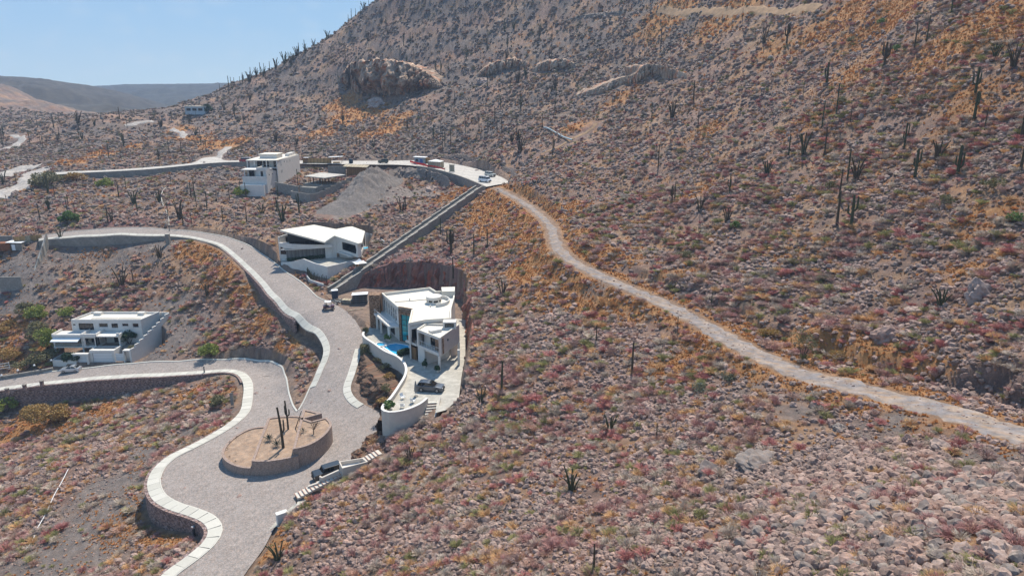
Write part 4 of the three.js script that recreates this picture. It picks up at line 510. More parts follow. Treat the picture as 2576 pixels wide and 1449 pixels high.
// ------------------------------------------------------------------ house beside the lower street (its front faces the drone squarely)
{
  const O = V3(-117.6, 0, -175.7), g = thing('terraced_house', 'white two-storey terraced house with garage beside the silver car', 'house', V3(O.x * .9405, 4.16, O.z * .9405)); g.scale.setScalar(.9405);
  const c = P2(9, -3), L = 18.6, p = (x, z) => P2(x, z), glz = { frame: MT.frameWhite };
  wall(g, p(0, 0), p(L, 0), 8.3, 11.3, .3, [[1.8, 8.6, 5.8, 10.5, { n: 3 }], [7.2, 9.35, 9.6, 10.5, glz], [10.6, 9.2, 12.3, 10.45, { n: 2 }], [13.5, 9.7, 15.1, 10.4, { n: 2 }], [16.2, 9.3, 17.8, 10.45, glz], [.3, 9.9, 1.0, 10.3]], MT.white, c, 'upper_facade');
  wall(g, p(L, 0), p(L + 1.6, -7), 5, 11.3, .3, [], MT.white, c); wall(g, p(0, 0), p(1.6, -7), 6, 11.3, .3, [], MT.white, c); wall(g, p(1.6, -7), p(L + 1.6, -7), 6, 11.3, .3, [], MT.white, c);
  const rp = [p(0, 0), p(L, 0), p(L + 1.6, -7), p(1.6, -7)]; mesh('roof', prism(rp.map(q => P2(mix(q.x, 10, .02), mix(q.z, -3.5, .04))), 10.75, 11.0), MT.roofWhite, g); parapet(g, rp, 11.3, .25, .3, MT.white);
  { const panels = [[4.6, 11.6], [11.8, 17.8]]; for (const [x0, x1] of panels) mesh('roof_panel', bx(x1 - x0, .05, 1.2).rotateX(.2).translate((x0 + x1) / 2, 11.25, -1.3), MT.paleConcrete, g); mesh('roof_hatch', span(3, 5, 11, 11.8, -6.4, -5.2), MT.white, g); mesh('roof_hatch', span(15, 16.8, 11, 11.8, -6.4, -5.2), MT.white, g); }
  // lower storey, forward of the upper one
  mesh('terrace_slab', span(-3.0, 14.2, 8.0, 8.3, -.2, 4.0), MT.white, g);
  const pr = [[-3.0, -.2, -3.0, 4.0, 8.9], [-3.0, 4.0, 4.6, 4.0, 8.75], [4.6, 4.0, 8.4, 4.0, 8.9], [8.4, 4.0, 8.4, -.2, 8.9], [4.6, 4.0, 4.6, 0, 8.9], [13.6, 3.4, 14.2, 3.4, 9.0]]; for (const [x0, z0, x1, z1_, t] of pr) mesh('parapet', band([p(x0, z0), p(x1, z1_)], -.14, .14, () => t, () => 8.0), MT.white, g);
  wall(g, p(-3, .2), p(4.6, .2), 5.4, 8, .25, [[.6, 5.5, 2.6, 7.7, { n: 2 }], [3.4, 5.5, 6.9, 7.7, { n: 3 }]], MT.white, c, 'loggia_back_wall');
  for (const x of [-2.85, 4.55]) mesh('column', span(x - .18, x + .18, 2.4, 8, 3.6, 3.95), MT.white, g);
  mesh('terrace_floor', span(-3.1, 8.6, 5.1, 5.4, -.2, 4.1), MT.white, g);
  { const aw = mesh('awning', boxUV(bx(7.2, .06, 2.2).rotateX(.28).translate(.9, 7.7, 4.6)), MT.steelWhite, g); mesh('awning_edge', bx(7.2, .22, .05).translate(.9, 7.28, 5.66), MT.steelWhite, aw); }
  { const rl = mesh('glass_railing', bx(7.0, .95, .03).translate(.9, 5.9, 4.0), MT.glassRail, g); mesh('handrail', bx(7.1, .05, .06).translate(.9, 6.4, 4.0), MT.frame, rl); }
  wall(g, p(4.75, 3.9), p(8.4, 3.9), 5.4, 8.3, .3, [[.6, 5.5, 3.1, 7.7, { open: true }]], MT.white, c, 'entrance_frame'); wall(g, p(4.6, 1.2), p(8.4, 1.2), 5.4, 8, .2, [[.7, 5.5, 1.5, 7.5, {}]], MT.cream, c, 'entrance_wall'); wall(g, p(8.4, 3.9), p(8.4, 0), 5.1, 8, .3, [[.4, 5.4, 1.5, 7.6, {}]], MT.white, P2(6, 0));
  wall(g, p(8.7, .1), p(14.2, .1), 5.0, 8.3, .25, [[2.0, 5.1, 4.9, 7.4, { n: 2 }]], MT.white, c, 'lower_facade'); mesh('side_wall', span(13.9, 14.25, 4.6, 8.6, .2, 3.4), MT.white, g); wall(g, p(14.2, .1), p(L, .1), 4.8, 8.3, .25, [], MT.white, c, 'lower_facade');
  mesh('patio', span(8.6, 19, 4.7, 5.0, .2, 3.9), MT.concrete, g);
  // garage row on the street
  wall(g, p(8.2, 7.4), p(14.6, 7.4), 2.2, 5.6, .3, [[.7, 2.3, 5.8, 4.9, { open: true }]], MT.white, P2(11, 5), 'garage_front'); mesh('garage_roof', span(8.25, 14.55, 5.25, 5.45, 3.7, 7.15), MT.white, g); mesh('garage_side', span(8.2, 8.5, 2.2, 5.6, 3.7, 7.1), MT.white, g); mesh('garage_side', span(14.3, 14.6, 2.2, 5.6, 3.7, 7.1), MT.white, g); mesh('garage_rib', span(8.6, 14.2, 5.45, 5.7, 5.2, 5.5), MT.concrete, g);
  const slats = (name, x0, x1, y0, y1, n, z, m) => { const d = mesh(name, span(x0, x1, y0, y1, z - .1, z - .06), MT.metal, g); for (let k = 0; k < n; k++) mesh('slat', span(x0 + .05, x1 - .05, y0 + (y1 - y0) * (k + .12) / n, y0 + (y1 - y0) * (k + .78) / n, z - .06, z), m, d); };
  slats('garage_door', 8.95, 13.95, 2.3, 4.85, 6, 7.3, MT.steelWhite);
  mesh('gate_wall', [span(3.9, 8.19, 4.5, 4.95, 7.2, 8.2), span(7.7, 8.19, 2.0, 4.5, 7.2, 8.2), span(3.9, 4.9, 2.0, 4.5, 7.2, 8.2)], MT.white, g); slats('gate', 5.0, 7.6, 2.1, 4.4, 6, 7.6, MT.steelWhite);
  slats('fence_gate', 14.7, 17.0, 2.6, 4.7, 5, 7.3, MT.steelWhite);
  mesh('gate_pillar', [span(17.1, 17.45, 2.5, 5.5, 6.6, 7.9), span(18.75, 19.2, 2.5, 5.5, 6.6, 7.9), span(17.1, 19.2, 5.5, 5.8, 6.6, 7.9)], MT.white, g); slats('door', 17.5, 18.7, 2.7, 5.3, 7, 7.5, MT.metal);
  { const k4 = q => q.scale(.9405, .9405, .9405).translate(0, 4.16, 0); tag(mesh('front_wall', [k4(span(-118.9, -113.7, .2, 3.2, -167.9, -167.6)), k4(span(-118.9, -118.6, .2, 3.4, -173, -167.9))], MT.white), 'low white front wall behind the silver parked car', 'wall'); }
  { const sw = thing('stepped_wall', 'white garden wall climbing the slope in steps beside the terraced house', 'wall'), A = P2(-98.5 * .9405, -168 * .9405), B = P2(-95.0 * .9405, -183 * .9405), n = 9; for (let k = 0; k < n; k++) { const a = A.clone().lerp(B, k / n), b = A.clone().lerp(B, (k + 1) / n), t = 9.9 + k * .58; mesh('wall_segment', band([a, b], -.16, .16, () => t, (x, z) => Math.min(H(x, z), H(x + 1, z)) - 1.2), MT.white, sw); } mesh('wall_segment', band([B, P2(-98.6 * .9405, -183.3 * .9405)], -.16, .16, () => 14.7, (x, z) => H(x, z) - 1), MT.white, sw); settle(sw, V3(-91, 8, -165)); }
}
// ------------------------------------------------------------------ tall white house in shade and the building site next to it
{
  const g = thing('stepped_house', 'tall white house stepping up the hillside, next to the building site', 'house', V3(-93.5, 34, -262)), o = V3(93.5, 0, 262);
  const p = (x, z) => P2(x + 93.5, z + 262), c = p(-93, -268), Y = -34;
  const w = (a, b, y0, y1, op, m = MT.white, n = 'wall', cc = c) => wall(g, a, b, y0 + Y, typeof y1 === 'number' ? y1 + Y : y1.map(q => q + Y), .3, op.map(q => q.poly ? { poly: q.poly.map(r => [r[0], r[1] + Y]) } : [q[0], q[1] + Y, q[2], q[3] + Y, q[4]]), m, cc, n);
  const sp = (x0, x1, y0, y1, z0, z1_, m, n) => mesh(n, span(x0 + 93.5, x1 + 93.5, y0 + Y, y1 + Y, z0 + 262, z1_ + 262), m, g);
  sp(-98.6, -89.9, 31, 37.3, -258, -252, MT.white, 'plinth'); sp(-98.4, -89.5, 31, 39.4, -262, -254.6, MT.white, 'terrace_base');
  mesh('terrace_parapet', band([p(-98.3, -262), p(-98.3, -254.6), p(-89.6, -254.6), p(-89.6, -258)], -.12, .12, () => 40.2 + Y, () => 39.2 + Y), MT.white, g);
  w(p(-98.2, -259.4), p(-89.6, -259.4), 39.4, 42.4, [[.6, 39.5, 2.6, 42, { n: 2 }], [4.6, 39.5, 5.7, 41.8, {}]]); for (const x of [-98, -93.7]) sp(x - .15, x + .15, 39.4, 42.3, -256.4, -256.1, MT.white, 'column'); sp(-99.2, -93.2, 42.2, 42.5, -263, -255.8, MT.white, 'canopy');
  w(p(-93.6, -256.3), p(-89.5, -256.3), 39.4, [42.6, 42.6], [[1.4, 39.5, 2.3, 41.8, {}]]); w(p(-89.5, -254.7), p(-88.8, -266), 31, [42.6, 41], [[2.2, 40.2, 2.9, 40.8], [5, 40.2, 5.7, 40.8]], MT.white, 'side_wall');
  sp(-93.5, -89.6, 42.2, 42.5, -263, -256.3, MT.white, 'terrace_roof'); mesh('terrace_parapet', band([p(-93.5, -263), p(-93.5, -256.2), p(-89.5, -256.2), p(-89.2, -260.5)], -.12, .12, (x, z, i) => [43.2, 43.2, 43.2, 41.9][i] + Y, () => 42.2 + Y), MT.white, g);
  w(p(-99.6, -266.5), p(-88.2, -266.5), 42.3, 45.1, [[2.7, 42.4, 4.8, 44.6, { n: 2 }], [5.1, 42.4, 7.3, 44.6, { n: 2 }], [9.0, 42.4, 11.2, 44.7, { n: 2 }]], MT.white, 'upper_facade'); for (const x of [-99.4, -96.7, -92.2]) sp(x - .15, x + .15, 42.4, 45, -263.6, -263.3, MT.white, 'column'); sp(-99.8, -88.0, 44.95, 45.25, -289, -263.2, MT.roofWhite, 'roof');
  sp(-99.4, -88.2, 42.1, 42.4, -266.5, -263.4, MT.white, 'balcony');
  w(p(-88.2, -263.4), p(-87.4, -289), 31, 45.0, [[3, 42.6, 3.5, 44.3], [4.1, 42.6, 4.6, 44.3], [7.5, 43.6, 8.3, 44.2], [10.5, 43.2, 11.1, 44.1], [14, 43.2, 14.6, 44.1], [3.5, 40, 4, 41.2], [4.5, 40, 5, 41.2]], MT.white, 'side_wall'); w(p(-99.6, -266.5), p(-99, -289), 34, 45, []); w(p(-99, -289), p(-87.4, -289), 36, 45, []);
  sp(-96.5, -90, 45.25, 46.7, -276, -269, MT.white, 'roof_room'); sp(-96.8, -89.7, 46.7, 46.95, -276.3, -268.7, MT.roofWhite, 'roof_room_slab'); sp(-90, -88.4, 45.25, 46.3, -287, -279, MT.white, 'roof_tank_housing');

  const s = thing('building_site_house', 'half-built concrete house with a roof slab on props, next to the stepped white house', 'building site', V3(-70, 36, -258)); const q = (x, z) => P2(x + 70, z + 258), U = -36;
  mesh('roof_slab', prism([q(-77.2, -259.6), q(-68, -253.4), q(-62.8, -263.6), q(-74, -271)], 39.5 + U, 39.8 + U), MT.roadConcrete, s);
  const rr = rng(5); for (let i = 0; i < 7; i++) for (let j = 0; j < 6; j++) { const u = (i + .3 + rr() * .4) / 7, v = (j + .3 + rr() * .4) / 6, a = q(-77, -259.4).lerp(q(-68, -253.8), u), b = q(-74, -270.6).lerp(q(-63, -263.4), u), pp = a.lerp(b, v); mesh('prop', stick(V3(pp.x, 37 + U, pp.z), V3(pp.x + rr() * .2, 39.5 + U, pp.z + rr() * .2), .07), MT.wood, s); }
  mesh('floor_slab', prism([q(-78, -260), q(-68.6, -252.6), q(-62, -263.6), q(-74, -272)], 33 + U, 37 + U), MT.block, s);
  mesh('block_wall', band([q(-78.2, -255.4), q(-70.4, -249.6), q(-68.6, -251.8)], -.15, .15, (x, z, i) => [37, 36.7, 37.4][i] + U, () => 32 + U), MT.concrete, s);
  mesh('wall_box', [prism([q(-76.8, -251.8), q(-70.6, -249.2), q(-69.4, -251.6), q(-75.6, -254.2)], 31 + U, 36.7 + U)], MT.block, s);
  mesh('front_wall', band([q(-78.4, -248.4), q(-78.4, -246), q(-70.7, -242.7), q(-68.6, -246.8)], -.15, .15, (x, z, i) => [36, 36, 35.4, 35.3][i] + U, (x, z) => H(x - 70, z - 258) - 1 + U), MT.block, s);
  for (let k = 0; k < 6; k++) { const a = q(-68.6, -246.8).lerp(q(-60.3, -263.5), k / 6), b = q(-68.6, -246.8).lerp(q(-60.3, -263.5), (k + 1) / 6), t = 35.7 + k * .62; mesh('stepped_wall', band([a, b], -.15, .15, () => t + U, (x, z) => H(x - 70, z - 258) - 1 + U), MT.block, s); }
  mesh('side_wall', band([q(-87.4, -257), q(-78.2, -254.3)], -.18, .18, (x, z, i) => [37.9, 36.6][i] + U, (x, z) => H(x - 70, z - 258) - 1 + U), MT.block, s);
  mesh('rear_wall', band([q(-73.6, -280), q(-66.5, -280)], -.2, .2, () => 41.3 + U, () => 37 + U), MT.concrete, s);
  { const sc = mesh('timber_shed', span(-65.5 + 70, -58.4 + 70, 37.6 + U, 41 + U, -281 + 258, -277 + 258), MT.wood, s); mesh('shed_roof', boxUV(bx(9.6, .12, 5.4).rotateX(.08).rotateZ(-.04).translate(-62 + 70, 41.5 + U, -279 + 258)), MT.pale, sc); }
}
// ------------------------------------------------------------------ concrete stairway between the hill road and the street
{
  const g = thing('concrete_stairway', 'long straight concrete stairway with stepped side walls climbing to the hill road', 'stairway');
  const bot = V3(-46.4, 20.4, -171.5), top = V3(-10.9, 39.0, -232), dir = top.clone().sub(bot), n = 14, side = V3(-dir.z, 0, dir.x).normalize().multiplyScalar(-1), W2 = 2.5;
  const cen = t => bot.clone().addScaledVector(dir, t);
  const floor = []; for (let k = 0; k <= 60; k++) floor.push(cen(k / 60));
  mesh('stair_flight', band(floor, -W2 / 2, W2 / 2, (x, z, i) => floor[i].y + .05 + (i % 2) * .12, (x, z, i) => floor[i].y - 1.2), MT.concrete, g);
  for (const sgn of [-1, 1]) for (let k = 0; k < n; k++) { const a = cen(k / n), b = cen((k + 1) / n), off = sgn * W2 / 2, t0 = a.y + 1.0, t1 = b.y + .75; const s = side; const A = V3(a.x + s.x * off, 0, a.z + s.z * off), B = V3(b.x + s.x * off, 0, b.z + s.z * off); const wsg = mesh('side_wall', band([A, B], -.14, .14, (x, z, i) => i ? t1 : t0, (x, z) => Math.min(H(x, z), H(x + 1.2, z + 1), H(x - 1, z - .5), a.y) - 1.0), (k + sgn) % 3 ? MT.concrete : MT.block, g); mesh('coping', band([A, B], -.17, .17, (x, z, i) => (i ? t1 : t0) + .06, (x, z, i) => (i ? t1 : t0) + .003), MT.paleConcrete, wsg); }
  settle(g, V3(-30, 28, -200));
  const st = z2(1410, 765, 25.6); const tent = thing('shade_sail', 'small white peaked shade canopy over the concrete stairway', 'canopy', V3(st.x, st.y - 1.4, st.z), .5);
  const tp = [], rN = 10; for (let j = 0; j < rN; j++) for (let i = 0; i < rN; i++) { const f = (u, v) => { const x = u * 2 - 1, z = v * 2 - 1, r = Math.max(Math.abs(x), Math.abs(z)); return [x * 1.7 * (1 - .12 * (1 - z * z)), 1.3 + 1.1 * Math.pow(1 - r, 1.8), z * 1.7 * (1 - .12 * (1 - x * x))]; }; const a = f(i / rN, j / rN), b = f((i + 1) / rN, j / rN), c = f((i + 1) / rN, (j + 1) / rN), d = f(i / rN, (j + 1) / rN); tp.push(...a, ...c, ...b, ...a, ...d, ...c); }
  const tg = new THREE.BufferGeometry(); tg.setAttribute('position', new THREE.Float32BufferAttribute(tp, 3)); tg.computeVertexNormals(); const clothM = MT.steelWhite.clone(); clothM.side = THREE.DoubleSide; mesh('cloth', boxUV(tg), clothM, tent); for (const [x, z] of [[-1.6, -1.6], [1.6, -1.6], [-1.6, 1.6], [1.6, 1.6]]) mesh('pole', stick(V3(x, -.8, z), V3(x, 1.35, z), .04), MT.metal, tent);
}
// ------------------------------------------------------------------ rock faces: a loft from an upper line to a lower line, with bulges and an undercut
function rockFace(topLine, botLine, n, m, bulge, under, seed, backLip = 2, amp = .8) {
  const T = new THREE.CatmullRomCurve3(topLine), B = new THREE.CatmullRomCurve3(botLine), pos = [], uv = [], idx = [];
  for (let i = 0; i <= n; i++) {
    const u = i / n, t = T.getPoint(u), b = B.getPoint(u), dir = V3(t.x - b.x, 0, t.z - b.z); if (dir.length() < .3) dir.set(-b.x, 0, -b.z).negate(); dir.normalize();
    const fade = Math.min(1, Math.min(u, 1 - u) * 7), h = t.y - b.y;
    for (let j = 0; j <= m; j++) {
      const v = j / m; let p;
      if (v < .14) { p = t.clone().addScaledVector(dir, backLip * (1 - v / .14)); p.y += -.6 * (1 - v / .14) + fade * n3(p.x / 4 + seed, 0, p.z / 4) * .12 * Math.min(h, 14); } else { const w = (v - .14) / .86; p = t.clone().lerp(b, w); const ov = Math.sin(Math.PI * w), prof = bulge * Math.sin(Math.PI * Math.min(1, w * 1.6)) - under * smooth(.5, .85, w) * (1 - smooth(.9, 1, w)); const k = clamp(h / 8, .3, 2.4); p.addScaledVector(dir, -prof * fade * Math.min(k, 1.4)); const q = k, nn = n3(p.x / (5 * q) + seed, p.y / (9 * q), p.z / (5 * q)) * 1.0 - Math.abs(n3(p.x / (2.6 * q), p.y / (9 * q) + seed, p.z / (2.6 * q))) * 1.1 + n3(p.x / (1.1 * q), p.y / (1.6 * q), p.z / (1.1 * q) + seed) * .4 + n3(p.x / .9, p.y / .9, p.z / .9 + seed) * .12 + (smooth(-.12, .12, n3(p.x / (3.6 * q) + 7, p.y / (7 * q), p.z / (3.6 * q) + seed)) - .5) * .9 + (smooth(-.1, .1, n3(p.x / (6 * q), p.y / (2.4 * q) + seed, p.z / (6 * q))) - .5) * .5; p.addScaledVector(dir, -nn * fade * k * amp * (.5 + .5 * ov)); p.y += n3(p.x / 3, p.y / 3, p.z / 3) * .35 * k * fade; }
      pos.push(p.x, p.y, p.z); uv.push((p.x + p.z) , p.y);
    }
  }
  for (let i = 0; i < n; i++) for (let j = 0; j < m; j++) { const a = i * (m + 1) + j; idx.push(a, a + 1, a + m + 1, a + 1, a + m + 2, a + m + 1); }
  const g = new THREE.BufferGeometry(); g.setAttribute('position', new THREE.Float32BufferAttribute(pos, 3)); g.setAttribute('uv', new THREE.Float32BufferAttribute(uv, 2)); g.setIndex(idx); g.computeVertexNormals(); return g;
}
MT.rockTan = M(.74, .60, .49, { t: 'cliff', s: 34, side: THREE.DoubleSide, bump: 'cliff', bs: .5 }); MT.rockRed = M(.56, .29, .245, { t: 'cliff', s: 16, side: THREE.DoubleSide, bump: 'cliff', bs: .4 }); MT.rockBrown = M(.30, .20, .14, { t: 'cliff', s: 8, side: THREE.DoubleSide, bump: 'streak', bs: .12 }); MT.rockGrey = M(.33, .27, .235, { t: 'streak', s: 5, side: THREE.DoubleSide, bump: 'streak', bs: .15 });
const onG = (l, dy = 0) => l.map(([px, py, d]) => { const p = d ? D(px, py, d) : G(px, py); p.y += dy; return p; });
function cliff(name, label, top, bot, mat, o = {}) { // the foot lies on the slope, the brow stands nearly above it and runs back into the slope
  const b = onG(bot), B = new THREE.CatmullRomCurve3(b), n = top.length, t = top.map(([px, py], i) => { const q = B.getPoint(i / (n - 1)), d = -q.z * CP - (q.y - EYE) * SP, g = G(px, py), dg = g ? -g.z * CP - (g.y - EYE) * SP : d + 20; return D(px, py, Math.min(dg, d + (o.lean ?? 3))); });
  b.forEach(p => { p.y -= 1; }); return tag(mesh(name, rockFace(t, b, Math.round(o.n || 90), o.m || 26, o.bulge ?? .6, o.under ?? 1.6, o.seed || 1, o.lip ?? 14, o.amp ?? 1.2), mat), label, 'cliff'); }
cliff('rock_cliff', 'big tan weathered cliff with a shaded hollow on the mountainside', [[848, 196], [868, 176], [885, 158], [940, 150], [990, 153], [1040, 168], [1090, 194], [1112, 214]], [[842, 205], [870, 225], [890, 245], [930, 262], [985, 264], [1030, 245], [1080, 232], [1116, 224]], MT.rockTan, { under: 4, bulge: 1.2, seed: 2, n: 200, m: 70, lip: 30, amp: 1.5 });
cliff('rock_cliff', 'low tan rock ledge right of the big cliff on the mountainside', [[1195, 190], [1230, 162], [1290, 145], [1330, 155]], [[1195, 200], [1235, 193], [1290, 178], [1332, 168]], MT.rockTan, { seed: 5, under: 1.5, lip: 16 });
cliff('rock_cliff', 'pale tan rock ledge with a small cave, farther up the mountain', [[1340, 174], [1370, 154], [1420, 148], [1450, 158], [1500, 162]], [[1340, 185], [1375, 184], [1425, 178], [1455, 172], [1502, 168]], MT.rockTan, { seed: 6, under: 2.2, lip: 16 });
cliff('rock_cliff', 'long sloping rock rib rising to a jagged crest on the mountain', [[1430, 245], [1490, 224], [1560, 195], [1600, 184], [1618, 163], [1650, 161], [1680, 168], [1728, 184]], [[1430, 252], [1500, 240], [1565, 215], [1605, 214], [1630, 202], [1660, 192], [1690, 200], [1732, 202]], MT.rockTan, { seed: 8, under: 2.6, n: 150, m: 40, lip: 18 });
cliff('rock_cliff', 'dark rock ledge high on the mountain near the top of the picture', [[1400, 60], [1450, 40], [1520, 30], [1570, 24]], [[1400, 68], [1450, 56], [1520, 46], [1570, 38]], MT.rockGrey, { seed: 9, under: 1.2, lip: 14 });
// cut faces behind the empty lot and under the pool terrace
{ const f = (name, label, t, b, mat, o = {}) => tag(mesh(name, rockFace(t, b, o.n || 70, o.m || 24, o.bulge ?? .3, o.under ?? .2, o.seed || 3, o.lip ?? 2.5, o.amp ?? .9), mat), label, 'rock face');
  const base = [V3(-41.4, 19.6, -177.4), V3(-38.6, 19.6, -178.6), V3(-34, 19.6, -178.6), V3(-29, 19.6, -178.4), V3(-23.6, 19.6, -177), V3(-18, 19.6, -173.8), V3(-13.2, 19.6, -166.5), V3(-11.6, 19.6, -159), V3(-11.2, 19.6, -151), V3(-9.9, 19.6, -140), V3(-9.0, 19.6, -130)];
  const offs = [[-.2, -1], [0, -1.3], [.1, -1.4], [.2, -1.4], [.6, -1.4], [1.1, -1.1], [1.4, -.3], [1.4, -.1], [1.3, 0], [1, 0], [.8, 0]];
  const topl = base.map((p, i) => { const x = p.x + offs[i][0] * 1.3, z = p.z + offs[i][1] * 1.3; return V3(x, Math.max(H(x, z), 20.2) + .15, z); });
  f('cut_rock_face', 'reddish cut rock face behind the empty lot and the pool house', topl, base, MT.rockRed, { n: 150, m: 30, lip: 2.5 });
  const eb = terraceEdge.slice(1, 11), eRoad = p => { let best = null, m = 1e9; for (const r of cUpFar) { const d = (r.x - p.x) ** 2 + (r.z - p.z) ** 2; if (d < m) { m = d; best = r; } } return best; }, ot = eb.map((p, i) => { const r = eRoad(p); return V3(mix(p.x, r.x, .66), 18.1 + .5 * n2(i, 5), mix(p.z, r.z, .66)); }), ob = eb.map((p, i) => { const q = near(cUpFar, p.x, p.z); let best = null, m = 1e9; for (const r of cUpFar) { const d = (r.x - p.x) ** 2 + (r.z - p.z) ** 2; if (d < m) { m = d; best = r; } } const b2 = best.clone().lerp(V3(p.x, best.y, p.z), .08); b2.y = streetY(best.x, best.z) - .2; return b2; });
  f('terrace_rock_face', 'brown rough rock face below the pool terrace wall', ot, ob, MT.rockBrown, { n: 110, m: 30, bulge: .5, under: .3, seed: 12, lip: 4.6, amp: 1.6 });
  // pit below the hill road
  const pt = [[978, 428, 280], [1010, 421, 284], [1060, 425, 280], [1095, 433, 271], [1128, 446, 257]].map(a => D(...a)), pb = [[978, 468, 274], [1010, 479, 277], [1060, 484, 275], [1095, 482, 266], [1132, 466, 253]].map(a => D(...a));
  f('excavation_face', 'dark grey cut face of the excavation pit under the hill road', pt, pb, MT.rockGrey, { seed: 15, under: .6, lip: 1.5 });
}
{ // dark cut slope above the hill road
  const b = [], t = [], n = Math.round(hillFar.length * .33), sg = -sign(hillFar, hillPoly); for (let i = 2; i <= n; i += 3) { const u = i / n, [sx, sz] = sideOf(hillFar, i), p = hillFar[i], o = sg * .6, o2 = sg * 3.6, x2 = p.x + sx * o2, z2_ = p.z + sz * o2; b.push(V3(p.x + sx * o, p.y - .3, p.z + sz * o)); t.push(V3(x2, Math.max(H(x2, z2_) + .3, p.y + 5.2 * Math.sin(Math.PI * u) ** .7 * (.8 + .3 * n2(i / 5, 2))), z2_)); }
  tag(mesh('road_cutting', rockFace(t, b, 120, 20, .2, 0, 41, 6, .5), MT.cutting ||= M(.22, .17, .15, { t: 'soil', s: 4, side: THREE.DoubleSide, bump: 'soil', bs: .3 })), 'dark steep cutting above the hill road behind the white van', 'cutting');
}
{ // tongue of excavated gravel spilling from the pit
  const A = G(978, 446), B = G(850, 540), L = A.distanceTo(B), ex = V3(B.x - A.x, 0, B.z - A.z).normalize(), ez = V3(-ex.z, 0, ex.x), n = 70, m = 36, pos = [], uv = [], idx = [];
  for (let i = 0; i <= n; i++) for (let j = 0; j <= m; j++) { const u = i / n, v = j / m * 2 - 1, w = mix(8, 10, u) * (1 + .25 * n2(u * 3, v > 0 ? 1 : 5)), s = -2 + u * (L + 4), x = A.x + ex.x * s + ez.x * v * w, z = A.z + ex.z * s + ez.z * v * w, e = Math.sin(Math.PI * Math.min(1, u * 1.8 < .5 ? u * 1.8 : .5 + (u - .277) * .69)); const h = Math.max(0, (1 - Math.abs(v)) * 1.25) * e * 3.4 + (fbm(x / 6, z / 6, 4) * 1.9 + fbm(x / 1.8, z / 1.8, 2) * .5) * (1 - v * v) * e; pos.push(x, H(x, z) - .5 + Math.max(h, 0) + (Math.abs(v) < .98 && u > .01 && u < .99 ? .35 : -.3), z); uv.push(x, z); }
  for (let i = 0; i < n; i++) for (let j = 0; j < m; j++) { const a = i * (m + 1) + j; idx.push(a, a + m + 1, a + 1, a + 1, a + m + 1, a + m + 2); }
  const g = new THREE.BufferGeometry(); g.setAttribute('position', new THREE.Float32BufferAttribute(pos, 3)); g.setAttribute('uv', new THREE.Float32BufferAttribute(uv, 2)); g.setIndex(idx); g.computeVertexNormals(); tag(mesh('gravel_heap', g, M(.40, .34, .30, { t: 'soil', s: 5, side: THREE.DoubleSide, bump: 'soil', bs: .25 })), 'long heap of grey excavated gravel spilling down below the hill road', 'gravel heap'); clearings.push([[A, B], 7.5, box([A, B])]);
}
// ------------------------------------------------------------------ planter island in the turning loop
{
  const g = thing('island_planter', 'oval stone planter in three raised beds in the turning loop', 'planter'), yb = 11.5;
  const sx = (p, d) => { p.x += d; return p; }; const low = [[357, 600], [320, 597], [270, 590], [225, 575], [190, 560], [155, 535], [135, 510], [128, 480], [138, 445], [175, 395], [240, 340], [320, 295], [400, 272], [442, 266]].map((q, i) => sx(z6(...q, 14.3), i === 0 || i > 12 ? .9 : 0)), mid = [[365, 542], [430, 545], [500, 544], [600, 530], [690, 502], [745, 188], [690, 183], [600, 186], [495, 200]].map((q, i) => sx(z6(...q, 15.6), i === 4 || i === 5 ? .9 : 0)), hi = [[690, 448], [750, 436], [800, 422], [850, 402], [900, 372], [950, 332], [985, 290], [1001, 258], [995, 230], [960, 195], [840, 226], [778, 205], [922, 165], [850, 146], [775, 130]].map(q => z6(...q, 16.7));
  const lowC = curve(low, .8), hiC = [...curve(hi.slice(0, 10), .8), ...hi.slice(10)];
  for (const [pl, y, m] of [[lowC, 14.3], [mid, 15.6], [hiC, 16.7]]) { const ar = pl.reduce((s, p, i) => { const q = pl[(i + 1) % pl.length]; return s + p.x * q.z - q.x * p.z; }, 0); mesh('stone_wall', mitre(pl, ar > 0 ? .42 : -.42, yb, y), MT.planterStone ||= M(.47, .365, .315, { t: 'fieldstone', s: 4 }), g); mesh('soil', flatTop(pl.map(p => P2(p.x, p.z)), y - .16), MT.sandSoil, g); }
  settle(g, V3(-34, 12, -105));
}
